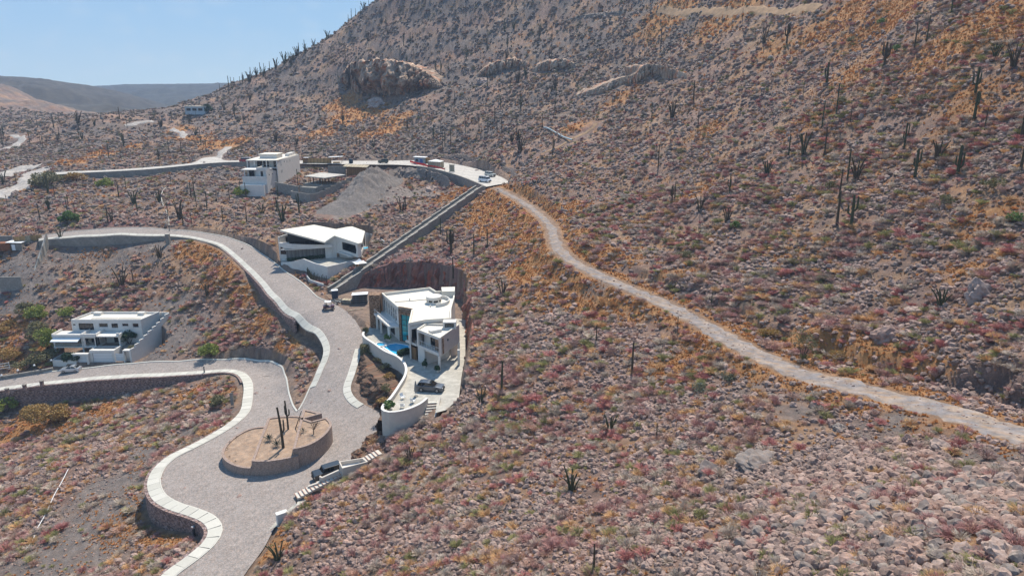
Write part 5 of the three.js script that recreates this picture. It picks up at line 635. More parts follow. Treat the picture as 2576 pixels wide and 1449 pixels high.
// ------------------------------------------------------------------ vehicles
function wheelGeo(r, w) { return new THREE.CylinderGeometry(r, r, w, 22).rotateX(Math.PI / 2); }
const rimG = {}; 
function vehicle(name, label, pos, turn, o) { // x forward; o: L, Wd, H, profile of the body, glass profile
  const g = thing(name, label, o.cat || 'car', pos, turn), { L, Wd, paint } = o, sh = new THREE.Shape(o.body.map(q => new THREE.Vector2(...q)));
  const bg = new THREE.ExtrudeGeometry(sh, { depth: Wd - .16, bevelEnabled: true, bevelSize: .08, bevelThickness: .08, bevelSegments: 3 }).translate(0, 0, -Wd / 2 + .08); mesh('body', bg, paint, g);
  const gs = new THREE.Shape(o.glass.map(q => new THREE.Vector2(...q))), gw = Wd - .30, gl = new THREE.ExtrudeGeometry(gs, { depth: gw - .2, bevelEnabled: true, bevelSize: .05, bevelThickness: .1, bevelSegments: 2 }).translate(0, 0, -gw / 2 + .1), gp = gl.attributes.position, y0 = o.belt, y1 = o.top; for (let i = 0; i < gp.count; i++) { const t = clamp((gp.getY(i) - y0) / (y1 - y0)); gp.setZ(i, gp.getZ(i) * (1 - .13 * t)); } gl.computeVertexNormals(); const cab = mesh('windows', gl, MT.glass, g);
  const rp = o.roof, rf = new THREE.Shape(rp.map(q => new THREE.Vector2(...q))), rw = gw * .9; mesh('roof', new THREE.ExtrudeGeometry(rf, { depth: rw - .08, bevelEnabled: true, bevelSize: .03, bevelThickness: .04, bevelSegments: 2 }).translate(0, 0, -rw / 2 + .04), o.roofPaint || paint, g);
  for (const xp of o.pillars || []) for (const s of [-1, 1]) mesh('pillar', stick(V3(xp[0], y0, s * gw * .505), V3(xp[1], y1, s * gw * .44), .05), paint, g);
  for (const x of o.wheels) for (const s of [-1, 1]) { const w = mesh('wheel', wheelGeo(o.r, .24).translate(x, o.r, s * (Wd / 2 - .1)), MT.tyre, g); mesh('rim', wheelGeo(o.r * .62, .02).translate(x, o.r, s * (Wd / 2 + .025)), MT.rim, w); }
  for (const s of [-1, 1]) { mesh('headlight', rbx(.1, .16, .36, .04, L / 2 - .02, o.lampY, s * (Wd / 2 - .34)), MT.steelWhite, g); mesh('tail_light', rbx(.08, .2, .3, .03, -L / 2 + .02, o.lampY + .1, s * (Wd / 2 - .3)), MT.redLamp, g); mesh('mirror', rbx(.14, .14, .22, .04, o.mirrorX, o.belt + .08, s * (Wd / 2 + .06)), paint, g); }
  mesh('bumper', rbx(.14, .22, Wd - .2, .05, L / 2 + .02, .42, 0), MT.dark, g); mesh('grille', bx(.05, .2, Wd * .5, L / 2 + .05, o.lampY - .05, 0), MT.dark, g);
  return g;
}
MT.redLamp = M(.35, .02, .02, { roughness: .3 });
const paintM = (r, g, b, m = .2) => { const q = new THREE.MeshPhysicalMaterial({ roughness: .35, metalness: m, clearcoat: 1, clearcoatRoughness: .06 }); q.color.setRGB(r, g, b); return q; };
const suv = { L: 4.7, Wd: 1.9, belt: 1.05, top: 1.66, r: .37, wheels: [1.42, -1.38], lampY: .8, mirrorX: .75, body: [[-2.28, .32], [-1.85, .3], [-1.8, .62], [-1.38, .80], [-.96, .62], [-.92, .3], [.95, .3], [1.0, .62], [1.42, .80], [1.84, .62], [1.88, .3], [2.28, .34], [2.32, .72], [2.2, .9], [1.2, 1.06], [-2.2, 1.08], [-2.3, .8]], glass: [[1.1, 1.06], [.35, 1.62], [-1.75, 1.6], [-2.15, 1.1]], roof: [[.3, 1.62], [-.4, 1.7], [-1.3, 1.7], [-1.85, 1.62]], pillars: [[-.35, -.3], [-1.35, -1.25]] };
const sedan = { ...suv, L: 4.4, Wd: 1.76, belt: .92, top: 1.42, r: .31, lampY: .65, mirrorX: .65, body: [[-2.1, .28], [-1.72, .26], [-1.68, .5], [-1.32, .68], [-.96, .5], [-.92, .26], [.95, .26], [1.0, .5], [1.36, .68], [1.72, .5], [1.76, .26], [2.1, .3], [2.16, .6], [2.0, .76], [1.1, .93], [-1.5, .98], [-2.1, .92], [-2.16, .6]], wheels: [1.36, -1.32], glass: [[1.05, .93], [.3, 1.38], [-1.05, 1.38], [-1.75, .98]], roof: [[.25, 1.38], [-.3, 1.45], [-.8, 1.44], [-1.15, 1.38]], pillars: [[-.35, -.3]] };
const van = { ...suv, L: 4.9, Wd: 1.8, belt: 1.15, top: 1.95, r: .34, lampY: .75, mirrorX: 1.75, wheels: [1.55, -1.4], body: [[-2.35, .36], [-1.78, .34], [-1.75, .6], [-1.4, .74], [-1.05, .6], [-1.02, .34], [1.15, .34], [1.2, .6], [1.55, .74], [1.9, .6], [1.93, .34], [2.35, .38], [2.4, .9], [2.2, 1.14], [-2.35, 1.16], [-2.4, .7]], glass: [[2.1, 1.14], [1.55, 1.9], [-2.25, 1.92], [-2.33, 1.16]], roof: [[1.6, 1.9], [1.3, 2.06], [-2.0, 2.08], [-2.3, 1.92]], pillars: [[1.25, 1.2], [.3, .3], [-.8, -.8], [-1.9, -1.9]] };
const jeep = { ...suv, L: 4.3, Wd: 1.85, belt: 1.15, top: 1.78, lampY: .85, mirrorX: .55, body: [[-2.05, .4], [-1.75, .38], [-1.72, .66], [-1.3, .84], [-.88, .66], [-.85, .38], [.9, .38], [.95, .66], [1.35, .84], [1.76, .66], [1.8, .38], [2.1, .42], [2.12, .95], [2.0, 1.1], [.9, 1.16], [-2.05, 1.16], [-2.12, .7]], wheels: [1.35, -1.3], glass: [[.95, 1.15], [.6, 1.74], [-2.0, 1.74], [-2.06, 1.16]], roof: [[.65, 1.74], [.55, 1.82], [-1.95, 1.82], [-2.02, 1.74]], pillars: [[-.25, -.25], [-1.2, -1.2]] };
vehicle('parked_suv', 'dark blue-grey car parked on the pale driveway of the pool house', V3(-14.2, 20.0, -111.4), -.17, { ...suv, paint: paintM(.055, .065, .085, .4) });
{ const p = z3(880, 880, 1.6); vehicle('parked_sedan', 'small silver car parked on the street by the terraced house', V3(p.x, streetY(p.x, p.z) + .01, p.z), Math.PI + .1, { ...sedan, paint: paintM(.45, .47, .50, .5) }); }
{ const p = W(800, 1208, 13.6); vehicle('parked_jeep', 'black boxy car parked below the stone steps beside the turning loop', V3(-28.1, streetY(-28.1, -93.9) + .01, -93.9), Math.atan2(-(z6(1370, 490, 16.5).z - z6(735, 830, 13.5).z), z6(1370, 490, 16.5).x - z6(735, 830, 13.5).x) + Math.PI, { ...jeep, paint: paintM(.02, .022, .025, .2) }); }
{ const p = z5(1960, 572, 39.5); vehicle('parked_van', 'white van at the top of the concrete stairway on the hill road', V3(p.x, hillY(p.x, p.z - 1.5) + .02, p.z - 1.5), -.72, { ...van, paint: paintM(.75, .76, .77, 0), cat: 'van' }); }
{ const p = z5(2060, 470, 39.6); vehicle('parked_pickup', 'white and black off-road car parked behind the white van', V3(p.x, hillY(p.x, p.z) + .02, p.z), -.75, { ...jeep, paint: paintM(.5, .52, .48, .2), roofPaint: paintM(.75, .75, .72, 0) }); }
{ const p = z4(230, 232, 40); vehicle('parked_truck', 'red and white truck on the hill road behind the stepped white house', V3(p.x, hillY(p.x, p.z) + .02, p.z - 1), Math.PI, { ...van, paint: paintM(.45, .02, .03, 0), roofPaint: paintM(.7, .7, .7, 0), cat: 'truck' }); }
{ const p = W(962, 412, 40); vehicle('parked_truck', 'dark green truck on the hill road near the gravel heap', V3(p.x, hillY(p.x, p.z - 1) + .02, p.z - 2), Math.PI, { ...jeep, paint: paintM(.03, .06, .045, 0), cat: 'truck' }); }
{ // open utility cart on the climbing street
  const p = W(826, 773, 20.4), g = thing('utility_cart', 'open off-road cart with a white roof on the climbing street', 'cart', V3(p.x, streetY(p.x, p.z) + .02, p.z), .35);
  mesh('body', [rbx(2.5, .4, 1.3, .1, 0, .65, 0), rbx(.8, .28, 1.2, .08, .95, .95, 0), rbx(.7, .35, 1.25, .08, -.95, 1.0, 0)], paintM(.13, .03, .03, .1), g); mesh('roof', rbx(1.5, .07, 1.3, .03, -.1, 2.0, 0), MT.steelWhite, g);
  for (const [x, z] of [[.6, .6], [.6, -.6], [-.75, .6], [-.75, -.6]]) mesh('roof_post', stick(V3(x * 1.15, .8, z), V3(x, 2, z), .035), MT.dark, g); for (const z of [-.32, .32]) { mesh('seat', rbx(.5, .2, .5, .06, -.2, .95, z), MT.dark, g); mesh('seat_back', rbx(.15, .6, .5, .05, -.5, 1.25, z), MT.dark, g); } mesh('steering_wheel', new THREE.TorusGeometry(.17, .025, 8, 18).rotateY(1.2).translate(.3, 1.3, .3), MT.dark, g);
  for (const x of [.95, -.95]) for (const s of [-1, 1]) { const w = mesh('wheel', wheelGeo(.34, .28).translate(x, .34, s * .66), MT.tyre, g); mesh('rim', wheelGeo(.18, .02).translate(x, .34, s * .81), MT.rim, w); }
}
// ------------------------------------------------------------------ terrace furniture
{
  const u = thing('closed_parasol', 'tall closed grey parasol beside the parked car on the terrace', 'parasol', z1(608, 1062, 20)); mesh('pole', stick(V3(0, 0, 0), V3(0, 2.9, 0), .035), MT.metal, u); mesh('base', new THREE.CylinderGeometry(.35, .4, .12, 18).translate(0, .06, 0), MT.concrete, u); const pts = [[.03, 2.85], [.12, 2.5], [.2, 1.8], [.26, 1.1], [.2, .8], [.04, .78]].map(q => new THREE.Vector2(...q)), cl = new THREE.LatheGeometry(pts.reverse(), 18), cp = cl.attributes.position; for (let i = 0; i < cp.count; i++) { const a = Math.atan2(cp.getZ(i), cp.getX(i)), k = 1 + .18 * Math.cos(a * 6); cp.setX(i, cp.getX(i) * k); cp.setZ(i, cp.getZ(i) * k); } cl.computeVertexNormals(); mesh('canopy', cl, M(.22, .21, .20), u);
  const chair = (label, p, turn) => { const g = thing('deck_chair', label, 'chair', p, turn, 'white chairs on the parking terrace'); mesh('seat', bx(.6, .05, .6, 0, .38, 0), MT.steelWhite, g); mesh('backrest', bx(.6, .6, .05).rotateX(-.3).translate(0, .72, -.36), MT.steelWhite, g); for (const [x, z] of [[-.27, -.27], [.27, -.27], [-.27, .27], [.27, .27]]) mesh('leg', stick(V3(x, 0, z), V3(x, .38, z), .025), MT.frameWhite, g); for (const x of [-.3, .3]) mesh('armrest', bx(.06, .04, .6, x, .58, 0), MT.steelWhite, g); };
  chair('white chair near the glass-edged corner of the parking terrace', z1(500, 1085, 20), .8); chair('white chair beside the closed parasol on the terrace', z1(583, 1115, 20), 2.6); chair('low white seat by the terrace wall, below the parasol', z1(498, 1158, 20), 3.1);
  const pot = (name, label, p, r, h, leaves, seed, mat) => { const g = thing(name, label, 'plant', p); mesh('pot', new THREE.LatheGeometry([[0, 0], [.22, 0], [.3, .45], [.33, .5], [.28, .5], [.25, .42]].map(q => new THREE.Vector2(q[0] * 1, q[1])), 16), MT.white, g); mesh('foliage', crownGeo(leaves, r, h * .5, .3, seed, .35), mat, g); };
  pot('potted_palm', 'potted palm beside the column at the pool deck', z1(378, 612, 20), .8, 1.6, 260, 21, MT.leafGreen); pot('potted_plant', 'dark potted plant under the carport beside the white column', z1(785, 870, 20), .55, 1.3, 180, 22, MT.leafDark); pot('potted_tree', 'small potted tree by the carport wall', z1(682, 830, 20), .45, 1.7, 180, 23, MT.leafDark);
  pot('potted_palm', 'potted palm at the far end of the pool deck by the street', z1(200, 560, 20), .7, 1.6, 220, 27, MT.leafOlive); pot('potted_plant', 'round green plant in the tip of the terrace wall', z1(395, 1172, 20), .95, 1.5, 420, 24, MT.leafGreen);
  const hg = [z1(470, 735, 20), z1(510, 720, 20), z1(550, 712, 20)]; tag(mesh('pool_hedge', hedgeGeo(hg, .9, 1.1, 25), MT.leafDark), 'short green hedge at the end of the turquoise pool', 'hedge');
  tag(mesh('hanging_shrub', hedgeGeo([V3(-31.2, 16.6, -137.2), V3(-30.8, 17.4, -135), V3(-29.6, 18, -133.4)], 1.2, 2.2, 26), MT.leafOlive), 'olive shrub hanging over the terrace rock face by the street', 'shrub');
  for (const [i, q] of [[0, [265, 470]], [1, [250, 500]]].entries()) 0;
  // steps from the driveway down the slope
  const st = thing('garden_steps', 'brown and pale steps curving down from the driveway beside the terrace wall', 'steps'); const n = 13; for (let k = 0; k < n; k++) { const t = k / (n - 1), x = mix(-13.3, -14.3, t * t), z = mix(-106.6, -101.2, t), y = mix(19.9, 16.6, t); mesh('step', boxUV(bx(2.0, .22, .62).rotateY(.15 + t * .25).translate(x, y, z)), k % 2 ? MT.cream : MT.slab3, st); mesh('riser', boxUV(bx(2.0, .5, .12).rotateY(.15 + t * .25).translate(x, y - .3, z + .3)), MT.terracotta, st); } settle(st, V3(-13.8, 16.5, -104)); 
  const cheek = [P2(-12.1, -107), P2(-12.2, -104.5), P2(-12.9, -102.2), P2(-13.4, -100.6)]; tag(mesh('step_side_wall', band(cheek, -.12, .12, (x, z, i) => [20.8, 20.0, 18.4, 17.3][i], (x, z) => H(x, z) - 1), MT.cream), 'low cream side wall of the curving garden steps', 'wall');
}
// ------------------------------------------------------------------ stone steps and white walls at the foot of the near slope
{
  const g = thing('street_steps', 'straight flight of pale stone steps climbing the slope beside the black car', 'steps'), a = z6(735, 830, 13.5), b = z6(1370, 490, 16.5), n = 24, ang = Math.atan2(-(b.z - a.z), b.x - a.x);
  for (let k = 0; k < n; k++) { const p = a.clone().lerp(b, k / (n - 1)); const s = mesh('step', boxUV(bx(.62, .26, 1.5).rotateY(ang).translate(p.x, p.y + .25, p.z)), k % 3 ? MT.cream : MT.slab3, g); mesh('nosing', boxUV(bx(.08, .05, 1.5).rotateY(ang).translate(p.x - .3 * Math.cos(ang), p.y + .405, p.z + .3 * Math.sin(ang))), MT.terracotta, s); }
  settle(g, a);
  const wl = (name, label, pts, top, th = .18, m = MT.cream) => tag(mesh(name, band(pts, -th, th, (x, z, i) => top[i], (x, z) => Math.min(H(x, z), streetY(x, z)) - .6), m), label, 'wall');
  wl('step_wall', 'low cream wall enclosing the bay of the black car', [z6(812, 745, 14.4), z6(905, 712, 14.8)], [14.5, 14.9]); wl('step_wall', 'cream wall beside the upper half of the stone steps', [z6(905, 660, 15.6), z6(925, 690, 15.0), z6(1055, 612, 16.2)], [15.6, 15.4, 16.2]);
  const bxp = [z6(1058, 555, 16.6), z6(1245, 478, 17.6), z6(1285, 528, 17.2), z6(1085, 628, 16.2)]; const bo = thing('utility_vault', 'cream rectangular walled vault beside the stone steps', 'vault'); mesh('vault_wall', mitre(bxp, bxp.reduce((s, p, i) => { const q = bxp[(i + 1) % 4]; return s + p.x * q.z - q.x * p.z; }, 0) > 0 ? .16 : -.16, 13, 16.8), MT.cream, bo); mesh('vault_floor', flatTop(bxp, 16.2), MT.white, bo); settle(bo, V3(-20, 14, -100));
  const pil = z6(612, 1040, 13.4); const pg = thing('gate_pillar', 'short white pillar at the foot of the near rocky slope', 'pillar', pil, .6); mesh('shaft', boxUV(bx(1.4, 1.9, .7, 0, .8, 0)), MT.white, pg); mesh('cap', boxUV(bx(1.5, .08, .8, 0, 1.8, 0)), MT.white, pg);
  const rmp = [z6(600, 960, 13.55), z6(735, 850, 13.65), z6(770, 850, 13.7), z6(700, 930, 13.7), z6(590, 1040, 13.55), z6(500, 1075, 13.5)]; structure('concrete_ramp', sheet(rmp, (x, z) => streetY(x, z), .04, 1.5), MT.paleConcrete);
}
// ------------------------------------------------------------------ the walled lot at the far end of the upper street
{
  const g = thing('lot_wall', 'tall grey concrete boundary wall stepping down the slope at the end of the upper street', 'wall'); const A = z8(640, 220, 29.8), B = z8(430, 870, 19.2), n = 7;
  const a0 = P2(A.x + .4, A.z), b0 = P2(B.x + .4, B.z); for (let k = 0; k < n; k++) { const a = a0.clone().lerp(b0, k / n), b = a0.clone().lerp(b0, (k + 1) / n), t0 = mix(29.8, 19.4, k / n), t1 = mix(29.8, 19.4, (k + 1) / n); const s = mesh('wall_segment', band([a, b], -.2, .2, (x, z, i) => i ? t1 : t0, (x, z) => H(x, z) - 1.5), k % 2 ? MT.paleConcrete : MT.concrete, g); mesh('rib', bx(.12, 3, .3).translate(b.x + .25, t1 - 1.4, b.z), MT.paleConcrete, s); }
  settle(g, V3((a0.x + b0.x) / 2, 20, (a0.z + b0.z) / 2));
  const w2 = [z8(-60, 1115, 15.5), z8(375, 1070, 16.0), z8(405, 1045, 16.6), z8(470, 910, 18)]; tag(mesh('lot_front_wall', band(w2, -.2, .2, (x, z, i, p) => p.y, (x, z) => H(x, z) - 2.5), MT.block), 'grey block wall along the bottom of the walled lot', 'wall');
  const w3 = [z8(-40, 850, 20.8), z8(290, 845, 20.8)]; tag(mesh('lot_inner_wall', band(w3, -.2, .2, () => 20.8, (x, z) => H(x, z) - 1), MT.block), 'low grey block wall inside the walled lot', 'wall');
  const w4 = [z8(-60, 255, 28.3), z8(165, 250, 28.2)]; tag(mesh('lot_back_wall', band(w4, -.2, .2, (x, z, i, p) => p.y, (x, z) => H(x, z) - 1), MT.block), 'grey block wall behind the plywood fence of the lot', 'wall');
  for (let k = 0; k < 5; k++) { const a = z8(180 + k * 82, 268 - k * 7, 28.6), b = z8(262 + k * 82, 261 - k * 7, 28.6); const f = thing('plywood_fence', ['orange plywood fence panel next to the block wall of the lot', 'second plywood fence from the block wall', 'pale plywood fence panel in the middle of the lot fence', 'fourth plywood fence panel from the block wall', 'orange plywood fence panel next to the tall concrete wall'][k], 'fence', null, 0, 'plywood fence of the walled lot'); mesh('board', band([a, b], -.04, .04, (x, z, i) => (i ? b.y : a.y), (x, z, i) => (i ? b.y : a.y) - 2.3), k === 2 ? MT.pale : MT.ply, f); mesh('post', bx(.1, 2.5, .1).translate(a.x, a.y - 1.2, a.z - .12), MT.wood, f); settle(f, V3((a.x + b.x) / 2, a.y - 2.3, (a.z + b.z) / 2)); }
  const sp = G(28, 628) || z8(150, 500, 25), s = thing('site_shed', 'small rusty shed with a white sheet roof inside the walled lot', 'shed', sp, .1); mesh('wall', boxUV(bx(4, 2.2, 3, -1.5, 1.1, 0)), MT.rust ||= M(.28, .11, .05, { t: 'streak', s: 2 }), s); mesh('side_room', boxUV(bx(3, 2, 2.4, 2.2, 1.0, .2)), MT.concrete, s); mesh('roof', boxUV(bx(4.4, .1, 3.2).rotateZ(-.05).translate(1.6, 2.35, 0)), MT.steelWhite, s); mesh('door', bx(.9, 1.7, .06, 1.4, .9, 1.44), MT.steelWhite, s);
}
// ------------------------------------------------------------------ street posts, lamps and the railing on the lower street
{
  const rl = [[74, 1085], [297, 1055], [516, 1030]]; const ps = rl.map(([a, b]) => z3(a, b + 25, 1));
  const lab = ['stone post at the frame edge of the lower street railing', 'middle stone post of the lower street railing', 'last stone post of the railing, where the sidewalk begins'];
  ps.forEach((p, i) => { const y = streetY(p.x, p.z), g = thing('stone_post', lab[i], 'post', V3(p.x, y, p.z), 0, 'stone posts of the street railing'); mesh('shaft', boxUV(bx(.6, 1.3, .6, 0, .65, 0)), MT.rubble, g); mesh('cap', boxUV(bx(.7, .12, .7, 0, 1.36, 0)), MT.concrete, g); });
  for (let i = 0; i < 2; i++) { const a = ps[i], b = ps[i + 1], ya = streetY(a.x, a.z), yb = streetY(b.x, b.z), g = thing('post_railing', i ? 'thin metal railing reaching the last stone post' : 'thin metal railing between the first two stone posts', 'railing'); for (const h of [.5, .95]) mesh('rail', stick(V3(a.x + .3, ya + h, a.z), V3(b.x - .3, yb + h, b.z), .03), MT.metal, g); settle(g, V3((a.x + b.x) / 2, ya, (a.z + b.z) / 2)); }
  const wl = curve([z3(-60, 985, -.2), z3(230, 935, .6), z3(440, 900, 1), z3(655, 870, 1.2)].map(p => p), 2); tag(mesh('street_low_wall', band(wl, -.2, .2, (x, z) => streetY(x, z) + .75, (x, z) => Math.min(H(x, z), streetY(x, z)) - 1), MT.concrete), 'low grey wall along the far side of the lower street, under the lamps', 'wall');
  [[15, 950], [225, 915], [435, 880], [655, 845]].forEach(([a, b], i) => { const p = z3(a, b + 22, .6), g = thing('street_lamp', ['globe lamp on the low wall nearest the frame edge', 'second globe lamp on the low street wall', 'third globe lamp on the low street wall', 'globe lamp beside the white front wall'][i], 'lamp', V3(p.x, streetY(p.x, p.z) + .7, p.z), 0, 'lamps on the low street wall'); mesh('post', stick(V3(0, 0, 0), V3(0, .7, 0), .06), MT.dark, g); mesh('globe', new THREE.SphereGeometry(.24, 14, 10).translate(0, .9, 0), MT.steelWhite, g); mesh('arm', bx(.7, .05, .05, 0, .72, 0), MT.metal, g); });
  const ub = W(583, 1012, 10.4), u = thing('utility_pedestal', 'dark utility box on the sidewalk edge above the slope', 'utility box', V3(ub.x, ub.y - .6, ub.z)); mesh('cabinet', rbx(.5, 2.4, .5, .05, 0, 1.2, 0), MT.block, u); mesh('cap', bx(.6, .1, .6, 0, 2.45, 0), MT.dark, u);
  const lb = W(488, 1352, 10.5), l = thing('bollard_light', 'small bollard light below the loop wall near the frame bottom', 'lamp', lb); mesh('post', new THREE.CylinderGeometry(.16, .18, 1.5, 12).translate(0, .75, 0), MT.dark, l); mesh('head', new THREE.CylinderGeometry(.24, .2, .3, 12).translate(0, 1.6, 0), MT.metal, l);
  [[513, 937], [772, 942], [425, 581]].forEach(([a, b], i) => { const y = [8.7, 14.6, 29][i], p = W(a, b, y), g = thing('street_post', ['short post on the lower street kerb above the retaining wall', 'short post on the median between the two street arms', 'dark post on the bend of the upper street'][i], 'post', p); mesh('shaft', new THREE.CylinderGeometry(.14, .16, 1.3, 10).translate(0, .6, 0), MT.block, g); mesh('cap', new THREE.CylinderGeometry(.2, .2, .1, 10).translate(0, 1.3, 0), MT.dark, g); });
  { const p = W(422, 598, 28.6), g = thing('wall_buttress', 'dark square buttress on the upper street wall below the pipe', 'buttress', p); mesh('shaft', boxUV(bx(1.1, 4.2, .9, 0, -1.0, .4)), MT.concrete, g); mesh('cap', boxUV(bx(1.2, .12, 1, 0, 1.15, .4)), MT.paleConcrete, g); }
  const fr = z3(60, 850, 1.5), f = thing('metal_gate', 'white metal gate frame at the edge of the frame beside the lower street', 'gate', V3(fr.x - 2, fr.y - .5, fr.z), .5); for (const y of [.3, .9, 1.5]) mesh('rail', bx(5, .08, .08, 0, y, 0), MT.steelWhite, f); for (const x of [-2.4, 0, 2.4]) mesh('post', bx(.1, 1.9, .1, x, .8, 0), MT.steelWhite, f);
}
// ------------------------------------------------------------------ rubble, timber and pallets on the empty lot
{
  const base = W(925, 748, 19.75), s = thing('timber_stack', 'tall stack of dark formwork panels on the empty lot', 'timber stack', V3(-37.5, 19.7, -164.2), .12); const r = rng(8); for (let k = 0; k < 8; k++) mesh('board', boxUV(bx(3.6, .14, 2.0).rotateY((r() - .5) * .1).translate((r() - .5) * .15, .12 + k * .27, 0)), k % 2 ? MT.dark : MT.greyBoards, s); for (const x of [-1.5, 0, 1.5]) mesh('post', bx(.12, 2.2, .12, x, 1.1, .9), MT.wood, s); mesh('cover_sheet', boxUV(bx(3.9, .08, 2.3).rotateZ(.04).translate(0, 2.4, 0)), MT.steelWhite, s);
  const s2 = thing('timber_stack', 'low stack of pale boards beside the tall formwork stack', 'timber stack', V3(-40.6, 19.7, -164), -.1); for (let k = 0; k < 5; k++) mesh('board', boxUV(bx(2.6, .14, 1.5).rotateY((r() - .5) * .2).translate((r() - .5) * .2, .1 + k * .2, 0)), k % 2 ? MT.greyBoards : MT.pale, s2);
  const pl = thing('rubble_heap', 'heap of broken concrete and scrap on the empty lot by the stairway', 'rubble heap', V3(-43.6, 19.6, -164.8)); for (let k = 0; k < 40; k++) { const a = r() * 6.28, d = Math.sqrt(r()) * 2.3, h = Math.max(0, 1.3 - d * .55) * r(); mesh('chunk', boxUV(bx(.3 + r() * .8, .15 + r() * .3, .3 + r() * .6).rotateX(r()).rotateY(r() * 3).rotateZ(r()).translate(Math.cos(a) * d * 1.5, h + .1, Math.sin(a) * d)), [MT.concrete, MT.block, MT.greyBoards, MT.rust][Math.floor(r() * 3.4)], pl); }
  const bn = W(842, 748, 20.2), bin = thing('rubbish_container', 'dark blue container with a white lid at the foot of the concrete stairway', 'container', V3(bn.x, 20.0, bn.z), .3); mesh('box', rbx(1.5, 2.0, 1.3, .06, 0, 1.0, 0), M(.04, .05, .07), bin); mesh('lid', rbx(1.6, .12, 1.4, .04, 0, 2.08, 0), MT.steelWhite, bin);
  const pk = thing('plank', 'long plank lying on the bare ground of the empty lot', 'plank', V3(-37.5, 19.75, -158.5), .5); mesh('board', boxUV(bx(4, .08, .25, 0, .05, 0)), MT.pale, pk);
}
// ------------------------------------------------------------------ gate area on the hill road
{
  const at5 = (a, b) => { const p = z5(a, b, 39.9); p.y = hillY(p.x, p.z); return p; };
  const b1 = thing('guard_booth', 'pale blue booth with a white sheet roof on the hill road', 'booth', at5(800, 248), -.2); mesh('wall', boxUV(bx(4.2, 2.6, 2.6, 0, 1.3, 0)), M(.28, .36, .42, { t: 'plaster', s: 3 }), b1); mesh('roof', boxUV(bx(5.6, .14, 3.6).rotateZ(-.03).translate(.2, 2.85, 0)), MT.steelWhite, b1); mesh('door', bx(1.1, 2.1, .08, 1.0, 1.05, 1.34), M(.06, .12, .3), b1); mesh('window', bx(1.1, .8, .06, -1, 1.6, 1.33), MT.glass, b1);
  const t = thing('storage_hut', 'ochre plywood hut right behind the pale blue booth', 'hut', at5(930, 240), -.2); mesh('wall', boxUV(bx(1.8, 2.1, 1.6, 0, 1.05, 0)), MT.ply, t); mesh('roof', boxUV(bx(2, .1, 1.8, 0, 2.15, 0)), MT.wood, t);
  const c = at5(1085, 312), hut = thing('screened_enclosure', 'beige screened enclosure with a white roof beside the red mesh fence', 'enclosure', c, -.42); for (const [w, x, z, ry] of [[5.6, 0, 1.5, 0], [5.6, 0, -1.5, 0], [3, -2.8, 0, Math.PI / 2], [3, 2.8, 0, Math.PI / 2]]) mesh('screen', boxUV(bx(w, 2.4, .06).rotateY(ry).translate(x, 1.25, z)), MT.pale, hut); for (const [x, z] of [[-2.8, 1.55], [2.8, 1.55], [0, 1.55], [-2.8, -1.55], [2.8, -1.55]]) mesh('post', bx(.1, 2.6, .1, x, 1.3, z), MT.metal, hut); { const rg = new THREE.ConeGeometry(4.1, .8, 4, 1).rotateY(Math.PI / 4).scale(1, 1, .6).translate(0, 2.95, 0); mesh('roof', boxUV(rg), MT.steelWhite, hut); }
  const sc = at5(1372, 385), s = thing('screen_panel', 'freestanding beige screen panel on posts beside the hill road', 'screen', sc, -.42); mesh('sheet', boxUV(bx(2.2, 2.7, .06, 0, 1.5, 0)), MT.pale, s); for (const x of [-1.1, 1.1]) { mesh('post', bx(.09, 3.2, .09, x, 1.5, 0), MT.metal, s); mesh('foot', bx(.1, .1, 1.2, x, .06, 0), MT.metal, s); }
  const redM = M(.62, .03, .02, { side: THREE.DoubleSide }); const pts = [[620, 235], [720, 262], [865, 290], [945, 315], [1060, 330], [1245, 372]].map(q => at5(...q)); const lb = ['first', 'second', 'third', 'fourth', 'last']; for (let k = 0; k < 5; k++) { const f = thing('red_mesh_fence', `${lb[k]} stretch of red safety netting along the hill road, counted from the pit`, 'fence', null, 0, 'red safety netting of the hill road'); const a = pts[k], b = pts[k + 1]; mesh('net', band([a, b], -.02, .02, (x, z, i) => (i ? b.y : a.y) + 1.05, (x, z, i) => (i ? b.y : a.y) + (k > 2 ? .55 : .2)), redM, f); mesh('post', bx(.18, 1.6, .18).translate(b.x, b.y + .7, b.z), k % 2 ? MT.rust : MT.concrete, f); settle(f, V3(a.x, a.y, a.z)); }
  // ply hoarding along the building site
  const hp = [[1330, 245], [1460, 245], [1590, 245], [1720, 248], [1870, 250]]; const at4 = (a, b) => { const p = z4(a, b, 40); p.y = hillY(p.x, p.z) + .1; return p; }; const hl = ['hoarding panel beside the small hut above the building site', 'second plywood hoarding panel above the building site', 'third plywood hoarding panel above the building site', 'plywood hoarding panel next to the workmen shelter']; for (let k = 0; k < 4; k++) { const a = at4(...hp[k]), b = at4(...hp[k + 1]), g = thing('plywood_hoarding', 'ochre ' + hl[k], 'hoarding', null, 0, 'hoarding above the building site'); mesh('board', band([a, b], -.05, .05, () => a.y + 1.9 + (k % 2) * .15, () => a.y - .3), MT.ply, g); mesh('post', bx(.12, 2.3, .12).translate(a.x, a.y + 1, a.z - .15), MT.wood, g); settle(g, V3((a.x + b.x) / 2, a.y, (a.z + b.z) / 2)); }
  const sh = at4(1960, 250), st = thing('workmen_shelter', 'open shelter with a pale sheet roof above the building site', 'shelter', sh); mesh('roof', boxUV(bx(6, .12, 3).rotateZ(.05).translate(0, 2.7, 0)), MT.steelWhite, st); for (const [x, z] of [[-2.6, 1.2], [2.6, 1.2], [-2.6, -1.2], [2.6, -1.2]]) mesh('post', bx(.12, 2.7, .12, x, 1.35, z), MT.wood, st); mesh('bench', boxUV(bx(3, .5, .6, 0, .25, -.6)), MT.ply, st);
